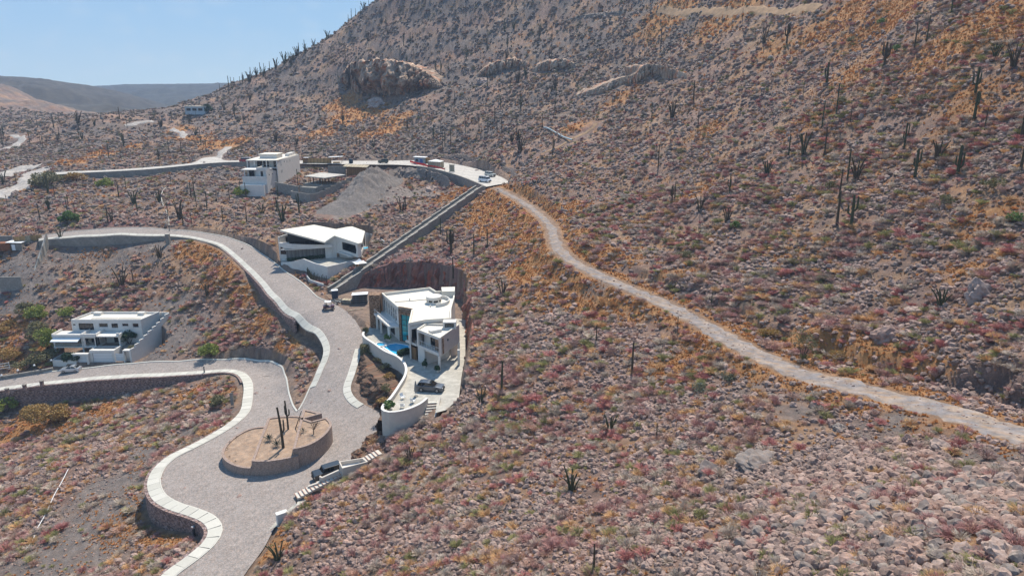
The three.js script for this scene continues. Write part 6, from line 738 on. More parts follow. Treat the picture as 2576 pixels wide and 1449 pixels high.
  const hs = at4(1385, 248), hh = thing('site_hut', 'small dark hut with a white roof behind the plywood hoarding', 'hut', V3(hs.x, hs.y, hs.z - 1.2)); mesh('wall', boxUV(bx(1.7, 2.2, 1.7, 0, 1.1, 0)), MT.wood, hh); mesh('roof', boxUV(bx(2.1, .1, 2.1, 0, 2.25, 0)), MT.steelWhite, hh);
  const tk = at4(2240, 250), tt = thing('water_tank', 'dark round water tank on the hill road above the building site', 'water tank', tk); mesh('barrel', new THREE.CylinderGeometry(.9, .9, 1.6, 20).translate(0, .8, 0), M(.03, .05, .07), tt); mesh('dome', new THREE.SphereGeometry(.9, 20, 8, 0, 6.3, 0, 1.2).scale(1, .5, 1).translate(0, 1.45, 0), M(.03, .05, .07), tt);
  // far building
  const fb = G(496, 286), fg = thing('far_building', 'small pale blue building with a tree on the far slope', 'building', V3(fb.x, fb.y - .5, fb.z), -.1), cc = P2(0, 0), pw = M(.45, .52, .56, { t: 'plaster', s: 4 }); wall(fg, P2(-7, 2.5), P2(7, 2.5), 0, 5, .3, [[1, 2.4, 4, 4], [5, 2.4, 8, 4], [9, 2.4, 12, 4]], pw, cc, 'front_wall'); wall(fg, P2(7, 2.5), P2(7, -4), 0, 5, .3, [], pw, cc); wall(fg, P2(-7, 2.5), P2(-7, -4), 0, 5, .3, [], pw, cc); wall(fg, P2(-7, -4), P2(7, -4), 0, 5, .3, [], pw, cc); mesh('roof', span(-7.4, 7.4, 5, 5.3, -4.4, 2.9), MT.roofWhite, fg);
}
// ------------------------------------------------------------------ pipes and cords on the ground
{
  const pipe = (name, label, list, r, lift, mat, cat = 'pipe') => { const pts = list.map(a => { const p = G(...a); p.y += lift; return p; }); return tag(mesh(name, tubeGeo(pts, r, 8, 40), mat), label, cat); };
  pipe('water_pipe', 'thin white pipe snaking down the slope to the upper street bend', [[424, 468], [410, 480], [405, 500], [410, 520], [418, 535], [423, 550], [424, 570]], .16, .35, MT.paleConcrete); pipe('drain_pipe', 'curved blue-grey drain pipe lying on the mountainside', [[1368, 324], [1375, 325], [1382, 328], [1391, 333], [1400, 338], [1408, 343], [1415, 347], [1425, 351], [1440, 356]], .3, .6, M(.42, .50, .50)); pipe('white_hose', 'long white hose running down the gullied slope below the street', [[170, 1185], [155, 1215], [135, 1250], [115, 1295], [95, 1330], [70, 1380], [30, 1410]], .06, .32, MT.steelWhite, 'hose');
}
// ------------------------------------------------------------------ cacti
function ribbed(h, r0, r1, ribs = 9, bend = 0, seg = 10) { // ribbed tapering column with a rounded tip
  const n = ribs * 2, pos = [], uv = [], idx = [];
  for (let j = 0; j <= seg + 2; j++) { const v = Math.min(1, j / seg), tip = j <= seg ? 1 : j === seg + 1 ? .72 : .05, y = h * v + (j > seg ? (j - seg) * r1 * .45 : 0), r = mix(r0, r1, v) * tip * (1 + .06 * Math.sin(v * 21)); for (let i = 0; i <= n; i++) { const a = i / n * 6.2832, q = r * (i % 2 ? .80 : 1.08); pos.push(Math.cos(a) * q + bend * v * v, y, Math.sin(a) * q); uv.push(i / n * 2, y); } }
  for (let j = 0; j < seg + 2; j++) for (let i = 0; i < n; i++) { const a = j * (n + 1) + i; idx.push(a, a + n + 1, a + 1, a + 1, a + n + 1, a + n + 2); }
  const g = new THREE.BufferGeometry(); g.setAttribute('position', new THREE.Float32BufferAttribute(pos, 3)); g.setAttribute('uv', new THREE.Float32BufferAttribute(uv, 2)); g.setIndex(idx); g.computeVertexNormals(); return g;
}
function armGeo(out, y0, h, r, turn) { // elbow then upright
  const c = new THREE.CatmullRomCurve3([V3(0, y0, 0), V3(out * .55, y0 + .03, 0), V3(out * .95, y0 + h * .18, 0), V3(out * 1.02, y0 + h * .55, 0), V3(out * 1.05, y0 + h, 0)]), n = 10, ribs = 14, fr = c.computeFrenetFrames(n, false), pos = [], idx = [], uv = [];
  for (let j = 0; j <= n; j++) { const p = c.getPointAt(j / n), R = r * (j === n ? .25 : 1 - .25 * (j / n)); for (let i = 0; i <= ribs; i++) { const a = i / ribs * 6.2832, q = R * (i % 2 ? .84 : 1.06), N = fr.normals[j], B = fr.binormals[j]; pos.push(p.x + (N.x * Math.cos(a) + B.x * Math.sin(a)) * q, p.y + (N.y * Math.cos(a) + B.y * Math.sin(a)) * q, p.z + (N.z * Math.cos(a) + B.z * Math.sin(a)) * q); uv.push(i / ribs, j / n * h); } }
  for (let j = 0; j < n; j++) for (let i = 0; i < ribs; i++) { const a = j * (ribs + 1) + i; idx.push(a, a + 1, a + ribs + 1, a + 1, a + ribs + 2, a + ribs + 1); }
  const g = new THREE.BufferGeometry(); g.setAttribute('position', new THREE.Float32BufferAttribute(pos, 3)); g.setAttribute('uv', new THREE.Float32BufferAttribute(uv, 2)); g.setIndex(idx); g.computeVertexNormals(); return g.rotateY(turn);
}
const CACTI = { column: [], candelabra: [], organ: [] };
{ const r = rng(77);
  for (let k = 0; k < 4; k++) { const g = new THREE.Group(); mesh('trunk', ribbed(1, .030 + r() * .01, .022, 8, (r() - .5) * .06), k % 2 ? MT.cactusDry : MT.cactus, g); CACTI.column.push(g); }
  for (let k = 0; k < 5; k++) { const g = new THREE.Group(), m = k === 3 ? MT.cactusDry : MT.cactus; mesh('trunk', ribbed(1, .05, .036, 9, (r() - .5) * .04), m, g); const n = 2 + k % 4; for (let i = 0; i < n; i++) mesh('arm', armGeo(.09 + r() * .09, .25 + r() * .3, .3 + r() * .3, .032, i / n * 6.28 + r() * 1.5), m, g); CACTI.candelabra.push(g); }
  for (let k = 0; k < 5; k++) { const g = new THREE.Group(), m = k % 2 ? MT.cactus : MT.cactusDry, n = 6 + Math.floor(r() * 5); for (let i = 0; i < n; i++) { const t = i / n * 6.28 + r(), q = .03 + r() * .10, h = .55 + r() * .45, lean = .1 + r() * .22; const s = ribbed(h, .03, .024, 7, lean); s.rotateY(-t).translate(Math.cos(t) * q, 0, Math.sin(t) * q); mesh('stem', s, m, g); } CACTI.organ.push(g); } }
const PROJ = p => { const zz = -p.z, yy = p.y - EYE, d = zz * CP - yy * SP, u = yy * CP + zz * SP; return [1288 + FOC * p.x / d, 724.5 - FOC * u / d, d]; };
const KIND = { column: 'column_cactus', candelabra: 'candelabra_cactus', organ: 'organ_pipe_cactus' }, KW = { column: 'single-stemmed column cactus', candelabra: 'branched candelabra cactus', organ: 'many-stemmed organ pipe cactus' };
const MARKS = [[1915, 1170, 'flat grey slab'], [1437, 1215, 'cup-shaped cactus'], [1494, 1410, 'bottom pole cactus'], [700, 1380, 'large organ pipe cactus'], [1590, 910, 'lone brown column cactus'], [2113, 1082, 'cube-shaped boulder'], [2500, 1090, 'near end of the dirt track'], [2020, 890, 'lone olive tree'], [850, 1210, 'stone steps'], [1080, 1060, 'garden steps'], [2560, 1440, 'bottom right corner'], [430, 1310, 'loop retaining wall'], [118, 1050, 'large golden bush'], [120, 1290, 'white hose'], [450, 1120, 'turning loop sidewalk'], [2230, 850, 'large pinkish boulder'], [2535, 1215, 'big round boulder'], [2370, 1130, 'pale flat-topped boulder'], [980, 210, 'big tan cliff'], [1620, 190, 'jagged rock rib'], [1290, 165, 'tan rock ledge'], [1400, 340, 'drain pipe'], [1218, 450, 'white van'], [680, 440, 'stepped white house'], [497, 275, 'small far building'], [250, 300, 'rocky knoll'], [50, 460, 'pale far road'], [810, 640, 'angular house'], [540, 600, 'upper street bend'], [2142, 540, 'forked candelabra cactus'], [2360, 420, 'three branched cacti'], [1850, 15, 'orange dirt road at the top'], [420, 520, 'thin white pipe'], [1060, 330, 'orange grass under the cliff'], [2250, 1300, 'boulder field'], [1700, 1350, 'lower near slope'], [1150, 1330, 'slope foot'], [2000, 1400, 'lower boulder field']];
function where(p) { const [px, py] = PROJ(p); let best = null, m = 1e9; for (const k of MARKS) { const d = Math.hypot(k[0] - px, k[1] - py); if (d < m) { m = d; best = k; } } const a = Math.round((Math.atan2(py - best[1], px - best[0]) / Math.PI * 4 + 8)) % 8, dir = ['right of', 'below and right of', 'below', 'below and left of', 'left of', 'above and left of', 'above', 'above and right of'][a]; return `${m < 50 ? 'close ' : m > 170 ? 'well ' : ''}${dir} the ${best[2]}`; }
let cactusN = 0;
function cactus(type, p, h, label, group, turn = null, sink = .1) { const list = CACTI[type], src = list[cactusN % list.length], g = src.clone(); g.name = numbered(KIND[type]); g.position.set(p.x, p.y - sink, p.z); g.scale.setScalar(h); g.rotation.y = turn ?? cactusN * 2.4; cactusN++; scene.add(g); tag(g, label, 'cactus', group); return g; }
// on the island
{ const p1 = z6(617, 437, 15.45), p2 = z6(657, 290, 15.45), p3 = z6(712, 287, 15.45);
  const a = cactus('candelabra', p1, 1, 'tall cactus with two close stems standing in the middle bed of the planter', null, 0, .05); a.clear(); mesh('trunk', ribbed(7.0, .22, .14, 10, -.35), MT.cactusDry, a); mesh('arm', armGeo(.38, 2.8, 2.2, .14, .1), MT.cactusDry, a);
  const b = cactus('candelabra', p2, 1, 'slender cactus with short raised arms behind the tall one in the planter', null, 0, .05); b.clear(); mesh('trunk', ribbed(5.2, .15, .12, 9, -.15), MT.cactusDry, b); mesh('arm', armGeo(.42, 2.6, 1.7, .11, 2.6), MT.cactusDry, b); mesh('arm', armGeo(.36, 2.5, 1.2, .13, .4), MT.cactusDry, b);
  const c = cactus('column', p3, 1, 'thin leaning bare stem beside the raised bed of the planter', null, 0, .05); c.clear(); mesh('trunk', stick(V3(0, 0, 0), V3(1.1, 3.0, -.7), .09, .05, 8), MT.woodDead, c);
  const agave = (label, p, s, n, mat, seed) => { const g = thing('agave', label, 'plant', p), r = rng(seed), base = MT.leafDark; for (let k = 0; k < n; k++) { const t = k * 2.399, e = .25 + (k / n) * 1.15, L = s * (.75 + r() * .35), u = V3(Math.cos(t) * Math.cos(e), Math.sin(e), Math.sin(t) * Math.cos(e)), w = V3(-Math.sin(t), 0, Math.cos(t)).multiplyScalar(s * .07), o = V3(0, .1, 0), m = u.clone().multiplyScalar(L * .5).add(o), q = u.clone().multiplyScalar(L).add(o); m.y += .06 * s; const P = [o, m.clone().add(w), q, m.clone().sub(w)], gg = new THREE.BufferGeometry(), up = V3(0, .03 * s, 0), lo = m.clone().sub(up); gg.setAttribute('position', new THREE.Float32BufferAttribute([P[0], P[1], lo, P[1], P[2], lo, P[2], P[3], lo, P[3], P[0], lo, P[0], P[2], P[1], P[0], P[3], P[2]].flatMap(v => [v.x, v.y, v.z]), 3)); gg.computeVertexNormals(); mesh('leaf', gg, mat, g); } return g; };
  const blueG = leafMat(.06, .085, .06); agave('spiky dark agave nearest the low bed of the planter', z6(505, 378, 15.45), 1.25, 26, blueG, 1); agave('spiky dark agave beside the tall cactus in the planter', z6(567, 425, 15.45), 1.25, 26, blueG, 2); agave('small upright yucca in the highest bed of the planter', z6(775, 315, 16.55), .9, 16, blueG, 3);
  const smalls = [[250, 360], [197, 400], [175, 450], [193, 518], [240, 552], [754, 345]]; const sl = ['tiny seedling at the back rim of the low bed', 'tiny seedling on the far curve of the low bed', 'tiny seedling beside the outer curve of the low bed', 'tiny seedling near the front curve of the low bed', 'tiny seedling in the front corner of the low bed', 'tiny red plant below the yucca in the high bed']; smalls.forEach(([q, w], i) => agave(sl[i], z6(q, w, i === 5 ? 16.55 : 14.15), .4, 8, i === 5 ? leafMat(.2, .05, .03) : MT.woodDead, 20 + i));
  const dt = thing('bare_tree', 'small leafless tree in the highest bed of the planter', 'tree', z6(857, 330, 16.5)); mesh('trunk', stick(V3(0, 0, 0), V3(.1, 1.1, 0), .09, .06, 7), MT.woodDead, dt); mesh('crown', twigs(16, 1.5, 1.5, .035, 8, 3).translate(.1, .9, 0), MT.woodDead, dt); }
// surveyed one by one: [type, px, py, height m, label]
const CL = [['column', 1590, 940, 5, 'tall brown column cactus alone on the spur below the dirt track'], ['column', 1262, 988, 5.4, 'dark column cactus on the slope to the right of the carport'], ['organ', 1265, 742, 4, 'spreading dark cactus cluster above the pool house roof'], ['organ', 1437, 1236, 3.0, 'cup-shaped organ pipe cactus on the near rocky slope'], ['column', 1494, 1432, 2.6, 'single cactus pole near the bottom frame edge'], ['organ', 700, 1408, 3.2, 'large organ pipe cactus at the foot of the near slope, below the white pillar'], ['column', 746, 1275, 1.9, 'short cactus pole at the foot of the stone steps'], ['candelabra', 2142, 570, 5.6, 'forked candelabra cactus on the hillside above the dirt track'], ['column', 2106, 568, 6.4, 'thin tall pole cactus beside the forked candelabra cactus'], ['organ', 2155, 452, 4.6, 'wide organ pipe cactus uphill of the forked candelabra cactus'], ['organ', 2370, 770, 3.4, 'organ pipe cactus among boulders above the dirt track'], ['organ', 2362, 402, 4, 'dark organ pipe cactus on the upper right hillside'], ['candelabra', 2303, 445, 5, 'dark branched cactus below the organ pipe cactus on the right hillside'], ['candelabra', 2410, 440, 5, 'branched cactus with raised arms on the right hillside, beside two others'], ['organ', 1762, 530, 4, 'organ pipe cactus on the hillside above the bend of the dirt track'], ['column', 1698, 500, 4.5, 'column cactus left of the organ pipe cactus above the track'], ['candelabra', 2455, 235, 5, 'branched cactus high on the right hillside'], ['candelabra', 2452, 300, 5, 'dark branched cactus with a shrub at its foot, high on the right hillside'], ['column', 2572, 345, 8, 'very tall dark cactus cut by the frame edge'], ['column', 2394, 36, 5, 'cactus near the top frame edge on the orange grass'], ['candelabra', 1980, 108, 6, 'branched cactus on the ridge of the upper slope'], ['candelabra', 2080, 215, 6, 'branched cactus in the middle of the upper hillside'], ['column', 1745, 255, 7, 'lone pole cactus right of the jagged rock rib'], ['organ', 1535, 1085, 2.6, 'dark low organ pipe cactus on the near slope'], ['column', 1652, 1105, 2.2, 'dry column cactus on the near slope below the spur'], ['organ', 1210, 1015, 3, 'organ pipe cactus beside the driveway edge'], ['column', 1180, 1172, 2.4, 'dry cactus pole on the slope below the garden steps'], ['organ', 1030, 1160, 2.6, 'organ pipe cactus on the slope above the stone steps'], ['column', 1192, 645, 6, 'pole cactus on the spur above the cut rock face'], ['column', 1226, 622, 5, 'second pole cactus on the spur above the cut rock face'], ['candelabra', 1135, 640, 7, 'big dark candelabra cactus right of the concrete stairway'], ['column', 1108, 590, 5, 'pole cactus close to the concrete stairway'], ['column', 1140, 700, 5.5, 'bare pole cactus at the edge of the cut rock face'], ['column', 1020, 530, 5, 'pole cactus beside the gravel heap'], ['organ', 1010, 532, 5, 'forked organ pipe cactus below the excavation pit'], ['column', 1640, 300, 6, 'pole cactus on the middle mountain slope'], ['column', 1500, 860, 3, 'dry pole cactus on the spur slope'], ['column', 1790, 770, 2.6, 'short pole cactus right beside the dirt track'], ['organ', 350, 858, 5, 'tall organ pipe cactus behind the terraced house'], ['organ', 305, 722, 5.5, 'organ pipe cluster uphill of the terraced house'], ['column', 335, 715, 4.5, 'pole cactus beside the organ pipe cluster above the terraced house'], ['organ', 400, 648, 4, 'organ pipe cactus just below the upper street wall'], ['organ', 520, 742, 4, 'dark cactus cluster on the slope below the climbing street'], ['column', 345, 538, 6, 'pole cactus on the slope behind the upper street'], ['column', 298, 500, 6, 'pole cactus left of the thin white pipe'], ['organ', 335, 512, 6, 'organ pipe cactus beside the thin white pipe'], ['column', 480, 500, 6, 'pole cactus right of the thin white pipe'], ['column', 520, 528, 6, 'pole cactus between the pipe and the angular house'], ['candelabra', 120, 490, 7, 'dark branched cactus beside the pale road on the far slope'], ['organ', 195, 312, 8, 'cactus cluster on top of the rocky knoll'], ['column', 300, 302, 8, 'pole cactus on top of the rocky knoll'], ['column', 560, 560, 5, 'pole cactus above the bend of the upper street'], ['column', 270, 560, 5, 'pole cactus above the straight part of the upper street'], ['organ', 150, 600, 3.5, 'cactus cluster beside the plywood fence'], ['column', 620, 560, 5, 'pole cactus left of the angular house'], ['organ', 660, 540, 5, 'cactus cluster behind the angular house'], ['column', 1705, 830, 2.4, 'stubby pole cactus below the dirt track'], ['organ', 1830, 560, 4, 'organ pipe cactus on the middle right hillside'], ['organ', 1930, 440, 4, 'grey organ pipe cactus on the right hillside'], ['column', 1985, 390, 5, 'pole cactus up the right hillside'], ['candelabra', 2225, 170, 6, 'branched cactus near a round green shrub on the upper right hillside']];
for (const [t, px, py, h, label] of CL) { const p = G(px, py); if (p) cactus(t, p, h, label); }
// the row in front of the white garden wall
{ const a = z2(610, 950, 22.3), b = z2(680, 1030, 22), c = z2(900, 1085, 21.6), cv = new THREE.CatmullRomCurve3([a, b, c]); for (let k = 0; k < 20; k++) { const p = cv.getPoint(k / 19); p.z -= .6; p.y = Math.max(p.y - .1, H(p.x, p.z)); cactus('column', p, 1.5 + (k * 7 % 5) * .15, 'small columnar cactus in the row under the white garden wall', 'row of small cacti under the garden wall', k, 0).scale.set(3.2, 1.5 + (k * 7 % 5) * .16, 3.2); } }
// others scattered over the mountain
{ const r = rng(303); let n = 0, tries = 0; while (n < 195 && tries++ < 5000) {
    const px = r() * 2500 + 30, py = 40 + r() * 640; let p; const z = r(); if (z < .55) p = G(500 + r() * 900, 60 + r() * 330); else if (z < .75) p = G(r() * 700, 300 + r() * 110); else if (z < .88) p = G(1200 + r() * 1376, 20 + r() * 500); else p = G(r() * 800, 450 + r() * 120);
    if (!p || bareAt(p.x, p.z) > .2 || orangeAt(p.x, p.z) > .6) continue; const [qx, qy, d] = PROJ(p); if (qx < 0 || qx > 2576 || qy < 0) continue; n++; const t = r() < .66 ? 'column' : r() < .6 ? 'organ' : 'candelabra', h = (d > 300 ? 5 : 4) + r() * 3;
    const zone = p.z < -330 ? (p.x < -150 ? 'far valley slope' : 'mountain slope') : p.x < -60 ? 'slope behind the upper street' : p.x > 20 ? 'right hillside' : 'lower mountain slope'; cactus(t, p, h, `${h > 6.4 ? 'tall' : h > 5.2 ? 'medium' : 'short'} ${KW[t]} ${where(p)}`, 'cacti scattered over the slopes').scale.set(h * .78, h, h * .78);
  }
  for (let k = 0; k < 34; k++) { const u = k / 33, p = G(mix(565, 925, u) + r() * 10, mix(214, 12, u ** 1.25) + 6 + r() * 6); if (p) cactus(r() < .7 ? 'column' : 'organ', p, 5 + r() * 4, 'thin cactus standing against the sky on the mountain ridge', 'cacti along the mountain ridge'); } }

// ------------------------------------------------------------------ trees and bushes that can be told apart
function bush(name, label, px, py, rx, ry, mat, leaves, seed, y0 = .1, cat = 'shrub', size = .3) { const p = Array.isArray(px) ? V3(...px) : G(px, py); if (!p) return; p.y -= .1; const g = thing(name, label, cat, p); const tr = [], r = rng(seed); for (let k = 0; k < 4; k++) { const t = k * 1.6 + r(); tr.push(stick(V3(0, 0, 0), V3(Math.cos(t) * rx * .45, y0 + ry * (.6 + r() * .3), Math.sin(t) * rx * .45), .05 + rx * .025, .03, 6)); } mesh('trunk', tr, MT.woodDead, g); mesh('crown', crownGeo(leaves, rx, ry, size, seed, y0), mat, g); return g; }
bush('green_bush', 'bright green round bush beyond the upper street', 173, 560, 3.2, 2.1, MT.leafGreen, 2600, 1, .1, 'shrub', .4);
bush('lime_bush', 'lime green bush nearest the bottom wall of the lot', 92, 800, 3.0, 2.0, MT.leafLime, 1700, 2); bush('green_bush', 'dark green bush behind the lime bush by the walled lot', 60, 790, 2.5, 1.8, MT.leafOlive, 1200, 3); bush('lime_bush', 'yellow-green bush uphill of the terraced house', 165, 793, 2.4, 1.3, MT.leafLime, 900, 4); bush('olive_bush', 'olive bush with dark shade at the side of the terraced house', 95, 850, 3.6, 2.4, MT.leafOlive, 1900, 5); bush('lime_tree', 'lime green leafy tree beside the terraced house', 120, 880, 2.8, 2.6, MT.leafLime, 1900, 6, 1.2, 'tree'); bush('olive_bush', 'spreading olive bush below the lime green tree', 115, 905, 4, 1.4, MT.leafOlive, 1500, 7); bush('golden_bush', 'golden brown bush at the left frame edge beside the lower street', 20, 905, 3.4, 1.8, MT.leafGold, 1300, 8); bush('golden_bush', 'dry gold bush uphill at the left frame edge', 20, 830, 3.4, 1.6, MT.leafGold, 1100, 9); bush('olive_bush', 'grey green shrub mass above the low street wall', 70, 925, 3.6, 1.4, MT.leafOlive, 1300, 10);
{ const p = z3(895, 790, 2.0); bush('round_tree', 'dense round dark green tree behind the silver car', [p.x, 5.6, p.z - .8], 0, 2.3, 1.7, MT.leafDark, 2600, 11, .8, 'tree', .3); const q = z3(1610, 540, 5); bush('grey_green_tree', 'grey green tree in the side garden of the terraced house', [q.x, 8.7, q.z], 0, 2.4, 1.7, MT.leafDark, 1500, 12, .6, 'tree'); const s = z3(1680, 590, 5); bush('olive_bush', 'pale olive shrub beside the stepped garden wall', [s.x, 8.4, s.z + 1], 0, 1.4, .9, MT.leafOlive, 600, 13); }
bush('lime_bush', 'bright lime bush on the bank above the lower street', 527, 896, 2.6, 1.7, MT.leafLime, 1500, 14); bush('golden_bush', 'very large golden bush under the long retaining wall', 118, 1062, 5.2, 2.6, MT.leafGold, 4200, 15, .2, 'shrub', .34); bush('lime_bush', 'small lime crowned bush at the left edge under the retaining wall', 12, 1040, 3, 2.2, MT.leafLime, 1300, 16); bush('olive_bush', 'yellow-green bush beside the sidewalk of the turning loop', 548, 1020, 2.3, 1.1, MT.leafOlive, 900, 17);
bush('palo_verde_tree', 'lone olive green tree beside the dirt track', 2020, 905, 2.0, 2.3, MT.leafOlive, 700, 18, .9, 'tree', .16); bush('dry_bush', 'round pale dry bush beside the lone tree near the track', 1935, 850, 1.9, .9, MT.leafGold, 900, 19, .05, 'shrub', .16); bush('grey_bush', 'pale grey bush on the spur edge near the orange grass', 1830, 955, 1.5, .8, MT.leafGrey, 700, 20, .05, 'shrub', .14); bush('grey_bush', 'pale grey bush lower down on the spur edge', 1760, 985, 1.3, .7, MT.leafGrey, 500, 21, .05, 'shrub', .14); bush('dry_bush', 'golden dry bush at the near edge of the dirt track', 2110, 905, 1.5, .8, MT.leafGold, 600, 22, .05, 'shrub', .15);
bush('lime_bush', 'yellow bush on the far slope below the hill road wall', 265, 470, 3.2, 2, MT.leafLime, 900, 23, .2, 'shrub', .5); bush('lime_bush', 'pale green spreading bush beside the pale far road', 125, 465, 7, 3, MT.leafOlive, 1600, 24, .2, 'shrub', .6); bush('golden_bush', 'golden bush right of the pale green spreading bush', 190, 455, 4, 2, MT.leafGold, 900, 25, .2, 'shrub', .5); bush('lime_bush', 'lime bush below the stepped white house', 606, 492, 2.8, 1.8, MT.leafLime, 700, 26, .2, 'shrub', .5);
for (const [i, [px, py]] of [[2220, 60], [2148, 105], [2120, 260], [2255, 130], [2090, 475], [1710, 385], [1850, 575], [1730, 650], [2500, 470], [2560, 560], [2380, 515], [2330, 255]].entries()) bush('green_shrub', ['round green shrub near the top of the right hillside', 'green shrub left of a branched cactus near the top slope', 'lime shrub in the upper middle of the right hillside', 'small green shrub on the upper orange slope', 'lime shrub beside the wide organ pipe cactus', 'small green shrub on the middle slope below the footpath', 'green shrub on the hillside over the track bend', 'green shrub just above the dirt track bend', 'dark green shrub at the right edge of the hillside', 'yellow-green shrub at the right frame edge', 'green shrub under the branched cacti on the right', 'green shrub high on the right hillside beside a cactus'][i], px, py, 1.5 + i % 3 * .3, 1.0, i % 3 ? MT.leafOlive : MT.leafGreen, 500, 60 + i, .05, 'shrub', .22);
{ const p = G(512, 284); if (p) bush('green_tree', 'dark tree beside the small far building', [p.x + 3, p.y, p.z + 1], 0, 3.2, 2.8, MT.leafDark, 900, 91, .8, 'tree', .6); }

[[-28.6, -133.6, 'leafOlive'], [-26.4, -129.8, 'leafGold'], [-24.6, -126.5, 'leafOlive'], [-23.2, -121.8, 'leafGold'], [-22.4, -116.5, 'leafOlive'], [-22, -110.5, 'leafGold']].forEach(([x, z, m], i) => bush('ledge_shrub', ['olive shrub on the rock ledge under the far end of the terrace wall', 'gold shrub on the rock ledge under the pool', 'olive shrub on the rock ledge below the pool hedge', 'gold shrub where the terrace wall bends inward', 'olive shrub on the ledge below the driveway', 'gold shrub on the ledge near the terrace wall tip'][i], [x, 17.7, z], 0, 1.3 + (i % 3) * .25, .7, MT[m], 420, 300 + i, .02, 'shrub', .2));
// ------------------------------------------------------------------ rocks, dry shrubs and grass over the slopes
function rockGeo(seed, detail, flat) { const g = new THREE.IcosahedronGeometry(1, detail).toNonIndexed(), p = g.attributes.position, a = V3(); for (let i = 0; i < p.count; i++) { a.fromBufferAttribute(p, i); const k = 1 + .30 * n3(a.x * 1.1 + seed * 3.1, a.y * 1.1, a.z * 1.1) + .16 * n3(a.x * 2.7, a.y * 2.7 + seed, a.z * 2.7); a.multiplyScalar(k); a.y *= flat; const q = .28; a.x = Math.abs(a.x) > .72 ? Math.sign(a.x) * (.72 + (Math.abs(a.x) - .72) * q) : a.x; a.y = Math.max(a.y, -.4); p.setXYZ(i, a.x, a.y, a.z); } g.computeVertexNormals(); return boxUV(g); }
const rockMat = new THREE.MeshStandardMaterial({ roughness: .95, map: tex('soil', 3) });
const ROCKS = [0, 1, 2, 3, 4, 5].map(k => rockGeo(k + 1, 1, .72 + (k % 3) * .16)), ROCKS0 = [0, 1, 2].map(k => rockGeo(k + 10, 0, .7 + k * .15));
const BOULDER = [1, 2, 3].map(k => { const g = new THREE.IcosahedronGeometry(1, 5), p = g.attributes.position, a = V3(); for (let i = 0; i < p.count; i++) { a.fromBufferAttribute(p, i); const q = 1 + .28 * n3(a.x * 1.2 + k * 5, a.y * 1.2, a.z * 1.2) - .22 * Math.abs(n3(a.x * 2.6, a.y * 2.6 + k, a.z * 2.6)) + .06 * n3(a.x * 7, a.y * 7, a.z * 7 + k); a.multiplyScalar(q); a.y *= .75; p.setXYZ(i, a.x, a.y, a.z); } g.computeVertexNormals(); return boxUV(g); });
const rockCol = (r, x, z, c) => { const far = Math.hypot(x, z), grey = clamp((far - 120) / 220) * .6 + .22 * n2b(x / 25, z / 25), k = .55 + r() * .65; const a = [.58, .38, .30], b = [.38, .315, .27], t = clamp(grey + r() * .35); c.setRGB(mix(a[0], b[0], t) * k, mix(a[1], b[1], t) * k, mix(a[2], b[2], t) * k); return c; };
function wedge(n, d0, d1, r, fn) { for (let i = 0; i < n; i++) { const d = Math.sqrt(mix(d0 * d0, d1 * d1, r())), u = (r() * 2 - 1) * .80, x = u * d, z = -d * (.93 + 0 * u); fn(x, z, d); } }
function instances(name, geos, mat, items, kindName) { geos.forEach((g, k) => { const mine = items.filter((_, i) => i % geos.length === k); if (!mine.length) return; const im = new THREE.InstancedMesh(g, mat, mine.length); mine.forEach((it, i) => { im.setMatrixAt(i, it.m); if (it.c) im.setColorAt(i, it.c); }); im.castShadow = im.receiveShadow = true; im.name = numbered(name); im.userData.kind = 'stuff'; scene.add(im); }); }
const E3 = new THREE.Euler(), Q4 = new THREE.Quaternion(), S3 = V3();
const mat4 = (x, y, z, rx, ry, rz, sx, sy, sz) => new THREE.Matrix4().compose(V3(x, y, z), Q4.setFromEuler(E3.set(rx, ry, rz)), S3.set(sx, sy, sz));
const tilt = (x, z) => { const e = .8; return [(H(x, z + e) - H(x, z - e)) / (2 * e), (H(x + e, z) - H(x - e, z)) / (2 * e)]; };
const rocky = (x, z) => clamp(.5 + .8 * fbm(x / 16 + 30, z / 16 - 12, 3) + .25 * fbm(x / 4, z / 4 + 60, 2));
const big = [];
